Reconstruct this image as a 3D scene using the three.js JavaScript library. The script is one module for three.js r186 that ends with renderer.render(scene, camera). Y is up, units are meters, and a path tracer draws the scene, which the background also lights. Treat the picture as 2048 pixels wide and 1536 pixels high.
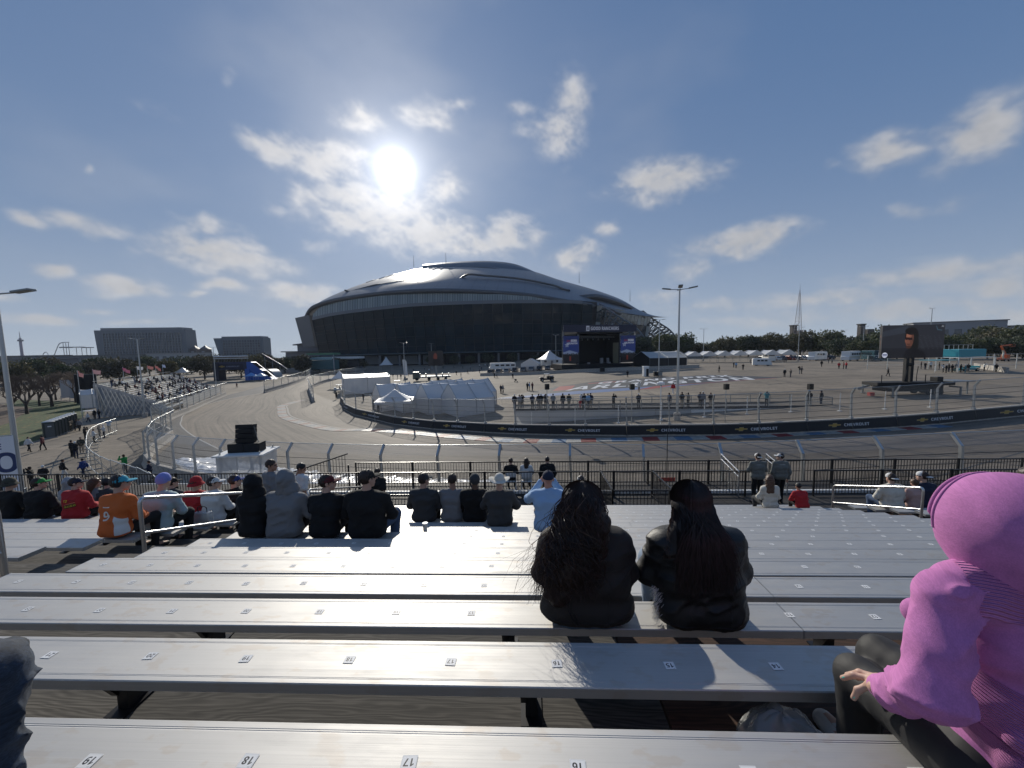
import * as THREE from 'three';
import { mergeGeometries, mergeVertices } from 'three/addons/utils/BufferGeometryUtils.js';
import { RoundedBoxGeometry } from 'three/addons/geometries/RoundedBoxGeometry.js';
import { DecalGeometry } from 'three/addons/geometries/DecalGeometry.js';

// ---------- camera ----------
const D2R = Math.PI / 180;
const scene = new THREE.Scene();
const camera = new THREE.PerspectiveCamera(89.85, 4 / 3, 0.05, 6000);
camera.position.set(0, 8.5, 0);
camera.rotation.set(-5.05 * D2R, 0, -1.0 * D2R, 'YXZ');

// ---------- surveyed positions (metres) ----------
const CLOUDS=[[-32.2,24.3,2.3,1.2,0.9],[-29.4,23.6,3.82,1.81,1],[-25.0,23.4,4.77,2.36,1],[-22.2,20.3,5.32,2.48,1],[-25.2,19.3,2.98,1.53,0.8],[-18.9,17.7,7.24,2.33,1.1],[-12.0,16.3,8.5,2.71,1],[-5.7,14.8,5.88,1.67,1],[-19.6,28.2,3.56,1.52,0.9],[-10.8,29.2,4.27,1.45,0.8],[-9.4,21.9,3.24,1.96,0.9],[-21.9,24.9,2.82,1.19,0.7],[-7.6,31.0,3.27,0.95,0.6],[-15.9,20.0,5.45,2.59,0.9],[8.4,30.3,3.06,2.4,1],[6.3,27.6,4.05,2.37,1],[2.1,30.1,2.23,1.09,0.6],[20.1,21.0,6.21,2.0,1.05],[15.5,21.0,2.76,1.03,0.6],[0.1,16.1,4.84,2.36,1],[9.4,13.0,3.04,1.81,1],[13.9,15.8,2.24,1.35,0.8],[30.0,12.6,5.26,1.35,1],[32.9,12.3,2.6,0.83,0.8],[49.5,18.9,2.83,2.6,1.05],[43.8,19.0,2.43,2.03,0.9],[45.7,13.4,1.59,0.98,0.6],[48.5,13.2,1.9,0.93,0.5],[24.0,10.1,2.79,1.7,0.6],[-36.7,12.0,5.13,1.7,1.1],[-38.8,12.7,2.63,1.43,1],[-34.4,10.9,4.72,1.53,1],[-36.7,14.7,2.78,1.12,0.9],[-32.2,12.5,2.08,1.08,0.6],[-47.1,13.2,2.96,0.95,1],[-50.8,12.8,1.27,0.66,0.9],[-49.7,8.2,1.45,0.74,1],[-43.9,7.5,2.83,0.94,1],[-35.4,8.2,2.23,0.77,1],[-28.2,8.0,4.0,1.15,0.9],[-38.4,7.1,1.8,0.51,0.7],[-49.9,3.6,2.88,0.47,0.9],[-45.9,4.8,1.41,0.41,0.7],[-51.9,5.7,1.38,0.45,0.7],[-28.3,6.5,2.28,0.58,0.6],[47.3,6.9,6.74,1.28,0.75],[50.8,5.0,3.51,1.29,0.8],[38.8,5.1,7.17,1.25,0.7],[45.0,3.4,9.6,1.14,0.8],[28.2,5.3,6.91,1.16,0.6],[50.3,2.5,4.81,1.03,0.7],[34.7,3.1,9.02,0.85,0.6],[-42.8,3.6,3.16,0.43,0.6],[-33.8,3.9,3.56,0.49,0.5],[-34.4,29.0,1.05,0.8,0.45],[-46.1,17.6,0.3,0.42,0.55],[-40.0,24.9,2.46,1.27,0.35],[27.7,21.9,1.15,0.7,0.4],[39.9,18.5,1.06,0.73,0.35],[-25.6,13.8,2.98,0.89,0.5],[-29.8,17.3,2.18,0.71,0.45],[20.9,7.1,3.89,0.95,0.5],[8.0,24.3,2.92,0.9,0.3]];
const NEAR=[[24.85,-16.04],[22.57,-16.06],[19.58,-16.31],[16.37,-16.54],[12.99,-16.63],[9.65,-17.01],[6.33,-17.67],[3.02,-18.72],[-0.55,-19.65],[-3.96,-20.52],[-7.41,-21.5],[-10.99,-22.74],[-14.14,-23.86],[-17.4,-25.2],[-20.5,-26.6],[-23.5,-27.9],[-26.4,-29.4],[-29.2,-31],[-31.7,-32.9],[-34.3,-35.2],[-36.8,-38.2],[-38.9,-41.2],[-40.8,-44.4],[-42.9,-47.8]];
const FAR=[[-29.47,-67.3],[-24.45,-59.66],[-19.97,-54.6],[-15.15,-49.09],[-12.11,-46.51],[-9.11,-44.06],[-6.14,-42.34],[-2.88,-40.25],[0.28,-38.54],[3.59,-37.08],[6.86,-35.78],[10.39,-34.54],[13.9,-33.68],[17.27,-32.66],[20.77,-32.08],[24.61,-31.87],[28.28,-31.8],[32.06,-31.88],[35.92,-32.27],[39.95,-33.02],[45.7,-34.1],[51.52,-35.54]];
const ST_GLASS=[[-175.72,38.02,-345.0],[-169.53,38.64,-341.57],[-163.43,39.24,-338.14],[-157.42,39.83,-334.71],[-151.67,40.26,-331.62],[-146.16,40.55,-328.88],[-140.73,40.83,-326.12],[-135.36,41.1,-323.38],[-130.23,41.33,-321.0],[-125.31,41.52,-319.0],[-120.44,41.71,-317.0],[-115.62,41.9,-315.0],[-110.85,42.08,-313.0],[-106.14,42.26,-311.0],[-101.62,42.44,-309.42],[-97.27,42.63,-308.25],[-92.95,42.82,-307.08],[-88.67,43.01,-305.92],[-84.41,43.2,-304.75],[-80.19,43.38,-303.58],[-76.06,43.5,-302.67],[-72.02,43.54,-302.0],[-68.0,43.59,-301.33],[-63.99,43.64,-300.67],[-60.0,43.68,-300.0],[-56.03,43.73,-299.33],[-52.11,43.76,-298.83],[-48.23,43.78,-298.5],[-44.36,43.8,-298.17],[-40.49,43.82,-297.83],[-36.64,43.84,-297.5],[-32.79,43.86,-297.17],[-28.97,43.88,-297.0],[-25.16,43.91,-297.0],[-21.36,43.94,-297.0],[-17.56,43.97,-297.0],[-13.75,44.0,-297.0],[-9.95,44.03,-297.0],[-6.15,44.04,-297.17],[-2.35,44.05,-297.5],[1.46,44.05,-297.83],[5.28,44.06,-298.17],[9.1,44.06,-298.5],[12.94,44.07,-298.83],[16.79,44.08,-299.33],[20.67,44.09,-300.0],[24.56,44.1,-300.67],[28.47,44.12,-301.33],[32.4,44.13,-302.0],[36.35,44.14,-302.67],[40.35,44.14,-303.62],[44.42,44.12,-304.88],[48.52,44.11,-306.12],[52.66,44.09,-307.38],[56.87,44.03,-308.86],[61.16,43.93,-310.57],[65.5,43.84,-312.29],[69.88,43.73,-314.0]];
const ST_EAVE=[[-175.5,41.52,-345.0],[-169.07,46.01,-341.57],[-162.85,48.73,-338.14],[-156.83,49.72,-334.71],[-151.08,50.42,-331.62],[-145.58,50.83,-328.88],[-140.14,51.22,-326.12],[-134.79,51.6,-323.38],[-129.66,51.89,-321.0],[-124.75,52.09,-319.0],[-119.89,52.27,-317.0],[-115.09,52.46,-315.0],[-110.33,52.63,-313.0],[-105.63,52.8,-311.0],[-101.12,52.93,-309.42],[-96.79,53.02,-308.25],[-92.49,53.1,-307.08],[-88.22,53.19,-305.92],[-83.98,53.27,-304.75],[-79.78,53.35,-303.58],[-75.66,53.35,-302.67],[-71.64,53.28,-302.0],[-67.63,53.21,-301.33],[-63.64,53.14,-300.67],[-59.67,53.07,-300.0],[-55.72,53.0,-299.33],[-51.81,52.89,-298.83],[-47.94,52.75,-298.5],[-44.08,52.6,-298.17],[-40.23,52.46,-297.83],[-36.39,52.31,-297.5],[-32.56,52.16,-297.17],[-28.75,52.0,-297.0],[-24.96,51.81,-297.0],[-21.18,51.62,-297.0],[-17.39,51.43,-297.0],[-13.6,51.24,-297.0],[-9.81,51.05,-297.0],[-6.02,50.79,-297.17],[-2.23,50.46,-297.5],[1.56,50.13,-297.83],[5.37,49.8,-298.17],[9.18,49.47,-298.5],[13.01,49.14,-298.83],[16.85,48.71,-299.33],[20.72,48.2,-300.0],[24.6,47.69,-300.67],[28.5,47.17,-301.33],[32.42,46.65,-302.0],[36.36,46.13,-302.67],[40.36,45.7,-303.62],[44.43,45.35,-304.88],[48.53,45.0,-306.12],[52.66,44.64,-307.38],[56.87,44.39,-308.86],[61.16,44.24,-310.57],[65.5,44.09,-312.29],[69.88,43.93,-314.0]];
const ST_BASE=[[-173.08,-2.5,-352.0],[-166.99,-2.5,-348.57],[-160.98,-2.5,-345.14],[-155.06,-2.5,-341.71],[-149.39,-2.5,-338.62],[-143.97,-2.5,-335.88],[-138.62,-2.5,-333.12],[-133.33,-2.5,-330.38],[-128.28,-2.5,-328.0],[-123.43,-2.5,-326.0],[-118.63,-2.5,-324.0],[-113.89,-2.5,-322.0],[-109.19,-2.5,-320.0],[-104.55,-2.5,-318.0],[-100.1,-2.5,-316.42],[-95.81,-2.5,-315.25],[-91.56,-2.5,-314.08],[-87.34,-2.5,-312.92],[-83.14,-2.5,-311.75],[-78.99,-2.5,-310.58],[-74.92,-2.5,-309.67],[-70.94,-2.5,-309.0],[-66.98,-2.5,-308.33],[-63.03,-2.5,-307.67],[-59.1,-2.5,-307.0],[-55.19,-2.5,-306.33],[-51.33,-2.5,-305.83],[-47.51,-2.5,-305.5],[-43.69,-2.5,-305.17],[-39.88,-2.5,-304.83],[-36.09,-2.5,-304.5],[-32.3,-2.5,-304.17],[-28.54,-2.5,-304.0],[-24.78,-2.5,-304.0],[-21.04,-2.5,-304.0],[-17.3,-2.5,-304.0],[-13.54,-2.5,-304.0],[-9.8,-2.5,-304.0],[-6.06,-2.5,-304.17],[-2.31,-2.5,-304.5],[1.44,-2.5,-304.83],[5.2,-2.5,-305.17],[8.96,-2.5,-305.5],[12.75,-2.5,-305.83],[16.54,-2.5,-306.33],[20.36,-2.5,-307.0],[24.19,-2.5,-307.67],[28.04,-2.5,-308.33],[31.91,-2.5,-309.0],[35.8,-2.5,-309.67],[39.74,-2.5,-310.62],[43.75,-2.5,-311.88],[47.79,-2.5,-313.12],[51.87,-2.5,-314.38],[56.02,-2.5,-315.86],[60.24,-2.5,-317.57],[64.52,-2.5,-319.29],[68.83,-2.5,-321.0]];
const ST_E=[[-184.98,41.4,-352.0],[-176.92,48.2,-346.0],[-156.33,52.47,-334.0],[-132.41,54.36,-323.0],[-94.63,55.56,-308.0],[-57.49,55.09,-299.0],[-23.1,53.6,-298.0],[15.04,50.56,-301.0],[42.64,46.36,-306.0],[63.84,43.84,-314.0],[81.91,42.05,-330.0],[98.12,40.34,-350.0]];
const ST_R=[[-187.58,43.31,-358.0],[-181.3,56.66,-372.0],[-159.43,72.19,-390.0],[-128.57,83.49,-396.0],[-88.38,92.57,-398.0],[-45.38,94.31,-398.0],[-15.09,93.3,-398.0],[20.21,88.25,-398.0],[50.24,77.96,-396.0],[89.71,65.28,-392.0],[113.08,54.27,-386.0],[132.64,39.42,-382.0]];
const ST_SEAM=[[-147.66,63.54,-350.0],[-107.85,66.98,-338.0],[-50.7,63.43,-330.0],[3.93,59.07,-332.0],[51.44,54.5,-338.0]];
const ST_RIDGE_LO=[[-85.31,88.66,-384.0],[-67.88,88.43,-382.0],[-43.49,88.75,-381.0],[-19.31,88.34,-381.0],[4.85,85.49,-383.0],[28.38,81.37,-386.0]];
const ST_RIDGE_HI=[[-87.81,95.59,-396.0],[-70.18,97.01,-396.0],[-45.03,98.05,-396.0],[-19.93,97.87,-396.0],[5.12,94.49,-396.0],[29.98,83.84,-394.0]];
const ST_ARCH=[[-85.31,88.66,-384.0],[-19.07,86.83,-376.0],[9.38,79.5,-372.0],[32.61,70.99,-368.0],[48.45,64.1,-364.0],[62.57,54.93,-352.0],[74.35,46.87,-338.0]];
const LEG_N_T=[[72.59,46.38,-330.0],[80.67,40.71,-325.0],[89.74,33.55,-320.0],[100.65,24.86,-314.0],[106.73,15.38,-309.0],[109.77,6.58,-306.0]];
const LEG_N_B=[[73.9,27.51,-330.0],[77.81,24.65,-325.0],[82.4,21.85,-320.0],[88.18,16.64,-314.0],[92.81,10.06,-309.0],[97.14,2.06,-306.0]];
const LEG_F_T=[[139.81,47.13,-412.0],[150.35,39.95,-416.0],[160.69,34.15,-419.0],[170.78,28.21,-421.0],[176.73,22.76,-422.0],[182.78,14.56,-423.0]];
const LEG_F_B=[[135.74,33.59,-412.0],[145.73,25.71,-416.0],[152.23,22.53,-419.0],[158.45,18.72,-421.0],[164.34,14.86,-422.0],[171.36,10.95,-423.0]];
const END_WALL=[[69.88,43.73,-314.0],[66.13,-8.46,-321.0],[148.86,42.79,-412.0],[142.04,-2.5,-412.0]];
const LEFT_END=[[-197.18,41.04,-356.0],[-179.05,42.54,-346.0],[-177.5,14.72,-350.0],[-193.75,14.63,-360.0]];
const VISOR=[[54.44,52.93,-330.0],[72.61,55.13,-336.0],[91.31,53.28,-350.0],[110.78,50.0,-370.0],[136.81,42.94,-400.0]];
const LOT_PEOPLE=[[-54.52,-2.01,-42.64,"white","black","walk"],[-53.58,-1.99,-43.17,"maroon","black","walk"],[-46.1,-1.85,-39.52,"black","black","stand"],[-44.86,-1.82,-38.79,"black","navy","stand"],[-46.73,-1.87,-40.98,"olive","tan","stand"],[-37.22,-1.63,-31.14,"black","white","walk"],[-36.08,-1.6,-31.6,"blue","navy","walk"],[-37.49,-1.64,-29.21,"black","black","stand"],[-36.96,-1.62,-29.58,"black","black","stand"],[-63.24,-2.13,-55.22,"black","black","walk"],[-62.81,-2.12,-55.16,"grey","black","walk"],[-63.98,-2.14,-54.97,"tan","black","stand"],[-69.92,-2.19,-62.77,"white","navy","walk"],[-72.15,-2.21,-65.84,"black","black","stand"],[-71.85,-2.21,-66.28,"black","navy","stand"],[-54.62,-2.01,-48.46,"black","black","stand"],[-51.23,-1.95,-46.39,"white","black","stand"],[-54.95,-2.02,-50.51,"black","black","stand"],[-53.14,-1.99,-49.37,"white","navy","stand"],[-57.35,-2.05,-54.03,"lightblue","tan","stand"],[3.13,0.17,-77.95,"black","black","stand"],[3.53,0.19,-77.69,"lightblue","black","stand"],[4.11,0.22,-77.3,"maroon","navy","stand"],[0.26,0.01,-111.87,"black","black","walk"],[-2.23,-0.12,-76.42,"navy","black","stand"],[-1.82,-0.1,-76.17,"grey","navy","walk"],[28.16,1.33,-93.52,"black","black","stand"],[51.99,1.97,-96.41,"black","navy","walk"],[66.06,2.16,-114.46,"navy","black","stand"],[64.65,2.14,-110.87,"lightblue","navy","stand"],[61.67,2.11,-102.52,"black","black","stand"],[21.19,1.05,-63.93,"white","tan","stand"],[25.11,1.22,-59.71,"red","white","walk"],[55.34,2.02,-77.9,"black","black","stand"],[56.26,2.04,-77.48,"black","navy","stand"],[63.35,2.13,-84.56,"black","grey","stand"],[63.68,2.13,-84.41,"navy","black","stand"],[86.55,2.3,-107.45,"black","black","walk"],[104.0,2.35,-126.33,"black","navy","stand"],[103.45,2.35,-124.28,"grey","black","stand"],[82.56,2.28,-97.04,"red","black","stand"],[83.42,2.29,-96.65,"maroon","black","stand"],[83.87,2.29,-96.44,"red","navy","stand"],[97.54,2.34,-137.88,"black","black","stand"],[98.03,2.34,-137.57,"navy","black","stand"],[84.19,2.29,-135.71,"black","navy","stand"],[71.74,2.21,-73.22,"black","black","walk"],[89.16,2.31,-79.38,"white","black","stand"],[88.21,2.31,-77.99,"black","black","stand"],[91.41,2.32,-80.37,"black","navy","stand"],[90.48,2.32,-78.91,"black","black","stand"],[92.44,2.32,-79.99,"grey","black","stand"],[91.71,2.32,-78.46,"black","black","stand"],[90.93,2.32,-77.02,"teal","teal","stand"],[94.26,2.33,-79.32,"black","grey","stand"],[99.73,2.34,-81.09,"white","black","stand"],[98.26,2.34,-77.9,"black","black","stand"],[96.79,2.34,-90.88,"black","black","stand"],[95.7,2.33,-88.97,"black","navy","stand"],[98.34,2.34,-90.24,"white","black","stand"],[95.6,2.33,-86.77,"black","black","stand"],[96.23,2.33,-86.53,"black","black","stand"],[-18.06,-0.91,-136.32,"black","navy","stand"],[-5.54,-0.29,-122.33,"black","black","stand"],[-4.79,-0.25,-121.61,"grey","black","walk"],[-43.06,-1.78,-149.17,"black","black","stand"],[-44.68,-1.82,-150.06,"grey","navy","stand"],[-38.62,-1.67,-84.03,"black","black","stand"],[-30.24,-1.41,-77.69,"black","navy","stand"],[-23.04,-1.13,-63.46,"black","black","stand"],[-21.76,-1.08,-61.94,"grey","black","stand"],[-46.78,-1.87,-151.18,"black","black","stand"],[-89.87,-2.31,-125.33,"maroon","black","walk"]];
const PLATFORM_PEOPLE=[[0.26,-44.5,"black"],[0.83,-44.5,"grey"],[1.15,-44.8,"black"],[2.33,-44.5,"navy"],[3.11,-44.95,"black"],[3.37,-44.8,"black"],[3.89,-44.5,"black"],[4.75,-44.5,"grey"],[5.89,-44.5,"black"],[6.6,-44.5,"olive"],[8.15,-44.95,"white"],[8.38,-44.5,"black"],[8.81,-44.5,"lightblue"],[9.18,-44.8,"navy"],[11.8,-44.5,"black"],[14.72,-44.5,"black"],[18.29,-44.5,"navy"],[19.78,-44.5,"black"],[20.5,-44.5,"tan"],[22.11,-44.95,"navy"],[22.38,-44.8,"grey"],[23.13,-44.5,"black"],[29.66,-44.5,"teal"],[34.66,-44.5,"black"],[36.02,-44.5,"black"]];
const SUN_DIR=[-0.2485,0.3978,-0.8832];

// ---------- seeded random and noise ----------
function rng(seed) { let s = seed >>> 0; return () => { s = (s + 0x6D2B79F5) | 0; let t = Math.imul(s ^ (s >>> 15), 1 | s); t = (t + Math.imul(t ^ (t >>> 7), 61 | t)) ^ t; return ((t ^ (t >>> 14)) >>> 0) / 4294967296; }; }
const HT = new Float32Array(65536); { const r = rng(77); for (let i = 0; i < 65536; i++) HT[i] = r(); }
const hsh = (x, y, z) => HT[(Math.imul(x, 374761) ^ Math.imul(y, 668265) ^ Math.imul(z, 974711)) & 65535];
function noise3(x, y, z) {
  const xi = Math.floor(x), yi = Math.floor(y), zi = Math.floor(z); let a = x - xi, b = y - yi, c = z - zi;
  a = a * a * (3 - 2 * a); b = b * b * (3 - 2 * b); c = c * c * (3 - 2 * c);
  const l = (p, q, t) => p + (q - p) * t;
  return l(l(l(hsh(xi, yi, zi), hsh(xi + 1, yi, zi), a), l(hsh(xi, yi + 1, zi), hsh(xi + 1, yi + 1, zi), a), b),
    l(l(hsh(xi, yi, zi + 1), hsh(xi + 1, yi, zi + 1), a), l(hsh(xi, yi + 1, zi + 1), hsh(xi + 1, yi + 1, zi + 1), a), b), c);
}
function fbm(x, y, z, n) { let s = 0, w = 0.5, t = 0; for (let i = 0; i < n; i++) { s += w * noise3(x, y, z); t += w; w *= 0.52; x = x * 2.03 + 17.1; y = y * 2.03 + 5.7; z = z * 2.03 + 9.3; } return s / t; }
const clamp = (x, a, b) => x < a ? a : x > b ? b : x;
const sstep = (a, b, x) => { x = clamp((x - a) / (b - a), 0, 1); return x * x * (3 - 2 * x); };
const lerp = (a, b, t) => a + (b - a) * t;

// ---------- sky: clear air, sun aureole, scattered cumulus ----------
const sunDir = new THREE.Vector3(...SUN_DIR).normalize();
{
  const W = 3072, H = 1536, data = new Float32Array(W * H * 4);
  const Z = [0.042, 0.112, 0.268], Mi = [0.074, 0.196, 0.425], Ho = [0.44, 0.51, 0.585];
  for (let j = 0; j < H; j++) {
    const el = ((j + 0.5) / H - 0.5) * Math.PI, sy = Math.sin(el), cy = Math.cos(el), eld = el / D2R;
    for (let i = 0; i < W; i++) {
      const ang = ((i + 0.5) / W - 0.5) * 2 * Math.PI, x = Math.cos(ang) * cy, z = Math.sin(ang) * cy, o = (j * W + i) * 4;
      data[o + 3] = 1;
      const e = Math.max(eld, 0);
      const t1 = Math.exp(-e / 12), t2 = 1 - Math.exp(-e / 34);
      const g = Math.acos(clamp(x * sunDir.x + sy * sunDir.y + z * sunDir.z, -1, 1)) / D2R;
      const au = 0.15 * Math.exp(-g / 30) + 0.42 * Math.exp(-g / 7) + 10 * Math.exp(-Math.pow(g / 1.1, 2)) + 2.2 * Math.exp(-g / 1.6);
      let r = lerp(lerp(Mi[0], Z[0], t2), Ho[0], t1) + au * 1.0, gg = lerp(lerp(Mi[1], Z[1], t2), Ho[1], t1) + au * 0.99, b = lerp(lerp(Mi[2], Z[2], t2), Ho[2], t1) + au * 0.97;
      if (eld > -0.5 && eld < 75) {
        let az = Math.atan2(x, -z) / D2R, m = 0;
        const wx = (fbm(x * 9, sy * 16, z * 9, 3) - 0.5) * 5, wy = (fbm(x * 9 + 31, sy * 16, z * 9 + 7, 3) - 0.5) * 2.6;
        const azw = az + wx, elw = eld + wy;
        let inside = Math.abs(az) < 62 && eld < 48;
        if (Math.abs(az) < 62) for (const c of CLOUDS) {
          const dx = (azw - c[0]) / (c[2] * 0.9), dy = (elw - c[1]) / (c[3] * 0.92), q = dx * dx + dy * dy;
          if (q < 5) m = Math.max(m, (c[4] + (c[1] < 13 ? 0.16 : 0.04)) * Math.exp(-q * 0.55));
        }
        const nv = fbm(x * 30 + wx * 0.22, sy * 50 + wy * 0.5 + x * 9, z * 30 + wx * 0.2, 5);
        const hf = fbm(x * 110 + 3, sy * 150, z * 110, 3); let dens = sstep(0.06, 1.08, m * (0.28 + 1.15 * nv + 0.30 * hf) - (1 - nv) * 0.30);
        // the rest of the sky carries the same scattered clouds
        const out = sstep(56, 72, Math.abs(az)) * sstep(60, 40, eld);
        if (out > 0) { const q = fbm(x * 5, sy * 11, z * 5, 5); dens = Math.max(dens, out * sstep(0.56, 0.74, q) * 0.85); }
        // thin veil
        const veil = 0.16 * sstep(0.45, 0.8, fbm(x * 3.2 + 4, sy * 7, z * 3.2, 4));
        const lum = (0.34 + 0.20 * nv + 0.08 * hf) + 0.36 * Math.exp(-g / 34) + 0.36 * Math.exp(-g / 9) - 0.05 * sstep(0.75, 1, dens);
        const k = Math.min(1, dens * 0.84 + veil * (0.4 + 0.6 * Math.exp(-g / 40)));
        const core = 1.6 * Math.exp(-g / 2) + 10 * Math.exp(-Math.pow(g / 1.1, 2));
        const hz = Math.exp(-e / 5) * 0.35;
        r = lerp(r, lerp(lum * 1.01 + core, r, hz), k); gg = lerp(gg, lerp(lum + core * 0.98, gg, hz), k); b = lerp(b, lerp(lum * 1.0 + core * 0.92, b, hz), k);
      }
      data[o] = r * 0.93; data[o + 1] = gg * 0.93; data[o + 2] = b * 0.94;
    }
  }
  const tx = new THREE.DataTexture(data, W, H, THREE.RGBAFormat, THREE.FloatType);
  tx.mapping = THREE.EquirectangularReflectionMapping; tx.magFilter = THREE.LinearFilter; tx.minFilter = THREE.LinearFilter; tx.needsUpdate = true;
  scene.background = tx; scene.environment = tx;
}
// ---------- sun ----------
const sun = new THREE.DirectionalLight(new THREE.Color().setRGB(1, 0.94, 0.83), 3.9);
sun.position.copy(sunDir).multiplyScalar(300); sun.castShadow = true;
sun.shadow.mapSize.set(4096, 4096); Object.assign(sun.shadow.camera, { left: -160, right: 160, top: 160, bottom: -160, near: 1, far: 900 });
scene.add(sun); scene.add(sun.target);
const renderer = new THREE.WebGLRenderer({ antialias: true });
renderer.toneMapping = THREE.LinearToneMapping; renderer.toneMappingExposure = 1.0; renderer.shadowMap.enabled = true;
// ---------- helpers ----------
const V = (x, y, z) => new THREE.Vector3(x, y, z);
const names = {};
function numbered(n) { const k = names[n] = (names[n] ?? -1) + 1; return k ? n + '_' + String(k).padStart(3, '0') : n; }
function tag(o, label, category, group) { o.userData = { label, category }; if (group) o.userData.group = group; return o; }
function thing(name, label, category, p = [0, 0, 0], turn = 0, group) {
  const o = new THREE.Group(); o.name = numbered(name); o.position.set(p[0], p[1], p[2]); o.rotation.y = turn; scene.add(o); return tag(o, label, category, group);
}
function mesh(name, geo, mat, parent) { const m = new THREE.Mesh(geo, mat); m.name = name; m.castShadow = m.receiveShadow = true; if (parent) parent.add(m); return m; }
function solo(name, geo, mat, label, category, p, turn = 0, group) { const m = mesh(numbered(name), geo, mat, scene); if (p) m.position.set(p[0], p[1], p[2]); m.rotation.y = turn; return tag(m, label, category, group); }
function structure(name, geo, mat) { const m = mesh(numbered(name), geo, mat, scene); m.userData = { kind: 'structure' }; return m; }
function copyOf(src, p, turn, label, group) { const c = src.clone(); c.name = numbered(src.name.replace(/_\d{3}$/, '')); c.position.set(p[0], p[1], p[2]); c.rotation.y = turn; c.userData = { ...src.userData }; if (label) c.userData.label = label; if (group) c.userData.group = group; scene.add(c); return c; }
const TENS = ['', '', 'twenty', 'thirty'], ONES = ['zeroth', 'first', 'second', 'third', 'fourth', 'fifth', 'sixth', 'seventh', 'eighth', 'ninth', 'tenth', 'eleventh', 'twelfth', 'thirteenth', 'fourteenth', 'fifteenth', 'sixteenth', 'seventeenth', 'eighteenth', 'nineteenth', 'twentieth'];
const nth = n => n <= 20 ? ONES[n] : n === 30 ? 'thirtieth' : TENS[Math.floor(n / 10)] + ' ' + ONES[n % 10];
const gy = x => 2.4 * Math.tanh(x / 45);

// geometry
function box(w, h, d, x = 0, y = 0, z = 0, rx = 0, ry = 0, rz = 0) {
  const g = new THREE.BoxGeometry(w, h, d), u = g.attributes.uv, s = [[d, h], [d, h], [w, d], [w, d], [w, h], [w, h]];
  for (let f = 0; f < 6; f++) for (let i = 0; i < 4; i++) { const k = f * 4 + i; u.setXY(k, u.getX(k) * s[f][0], u.getY(k) * s[f][1]); }
  if (rx || ry || rz) g.applyMatrix4(new THREE.Matrix4().makeRotationFromEuler(new THREE.Euler(rx, ry, rz)));
  g.translate(x, y, z); return g;
}
const rbox = (w, h, d, r, x = 0, y = 0, z = 0) => new RoundedBoxGeometry(w, h, d, 2, r).translate(x, y, z);
const UPV = V(0, 1, 0);
function bar(a, b, r0, r1 = r0, seg = 7, open = false) {
  a = a.isVector3 ? a : V(...a); b = b.isVector3 ? b : V(...b);
  const d = b.clone().sub(a), L = d.length(), g = new THREE.CylinderGeometry(r1, r0, L, seg, 1, open);
  g.applyQuaternion(new THREE.Quaternion().setFromUnitVectors(UPV, d.normalize())); g.translate((a.x + b.x) / 2, (a.y + b.y) / 2, (a.z + b.z) / 2); return g;
}
function beam(a, b, w, h) {   // square section between two points
  a = a.isVector3 ? a : V(...a); b = b.isVector3 ? b : V(...b);
  const d = b.clone().sub(a), L = d.length(), g = box(w, h, L), m = new THREE.Matrix4().lookAt(V(0, 0, 0), d, Math.abs(d.y) > 0.99 * L ? V(1, 0, 0) : UPV);
  g.applyMatrix4(m); g.translate((a.x + b.x) / 2, (a.y + b.y) / 2, (a.z + b.z) / 2); return g;
}
function tube(pts, r, seg = 24, rad = 7, tension = 0.5) { return new THREE.TubeGeometry(new THREE.CatmullRomCurve3(pts.map(p => p.isVector3 ? p : V(...p)), false, 'catmullrom', tension), seg, r, rad, false); }
function path(pts, r, rad = 8) { // straight runs with mitred corners by short bends
  const c = new THREE.CurvePath(), P = pts.map(p => V(...p)); let prev = P[0];
  for (let i = 1; i < P.length; i++) {
    if (i < P.length - 1) {
      const a = P[i].clone().add(P[i - 1].clone().sub(P[i]).setLength(0.09)), b = P[i].clone().add(P[i + 1].clone().sub(P[i]).setLength(0.09));
      c.add(new THREE.LineCurve3(prev, a)); c.add(new THREE.QuadraticBezierCurve3(a, P[i], b)); prev = b;
    } else c.add(new THREE.LineCurve3(prev, P[i]));
  }
  const q = []; for (const s of c.curves) { const n = s.isLineCurve3 ? 1 : 5; for (let k = q.length ? 1 : 0; k <= n; k++) q.push(s.getPoint(k / n)); }
  const parts = []; for (let i = 0; i + 1 < q.length; i++) parts.push(bar(q[i], q[i + 1], r, r, rad, true));
  for (let i = 1; i + 1 < q.length; i++) parts.push(new THREE.SphereGeometry(r, rad, 4).translate(q[i].x, q[i].y, q[i].z));
  return merge(parts);
}
function merge(list) {
  for (const g of list) { for (const k of Object.keys(g.attributes)) if (!['position', 'normal', 'uv'].includes(k)) g.deleteAttribute(k); if (!g.attributes.uv) g.setAttribute('uv', new THREE.BufferAttribute(new Float32Array(g.attributes.position.count * 2), 2)); g.morphAttributes = {}; }
  const ix = list.some(g => !g.index); return mergeGeometries(ix ? list.map(g => g.index ? g.toNonIndexed() : g) : list, false);
}
function quads(P, uv) { // [a,b,c,d] corner lists
  const pos = [], u = [], ix = []; P.forEach((q, i) => { q.forEach((p, k) => { pos.push(...p); u.push(...(uv ? uv[i][k] : [[0, 0], [1, 0], [1, 1], [0, 1]][k])); }); ix.push(4 * i, 4 * i + 1, 4 * i + 2, 4 * i, 4 * i + 2, 4 * i + 3); });
  const g = new THREE.BufferGeometry(); g.setAttribute('position', new THREE.Float32BufferAttribute(pos, 3)); g.setAttribute('uv', new THREE.Float32BufferAttribute(u, 2)); g.setIndex(ix); g.computeVertexNormals(); return g;
}
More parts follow.
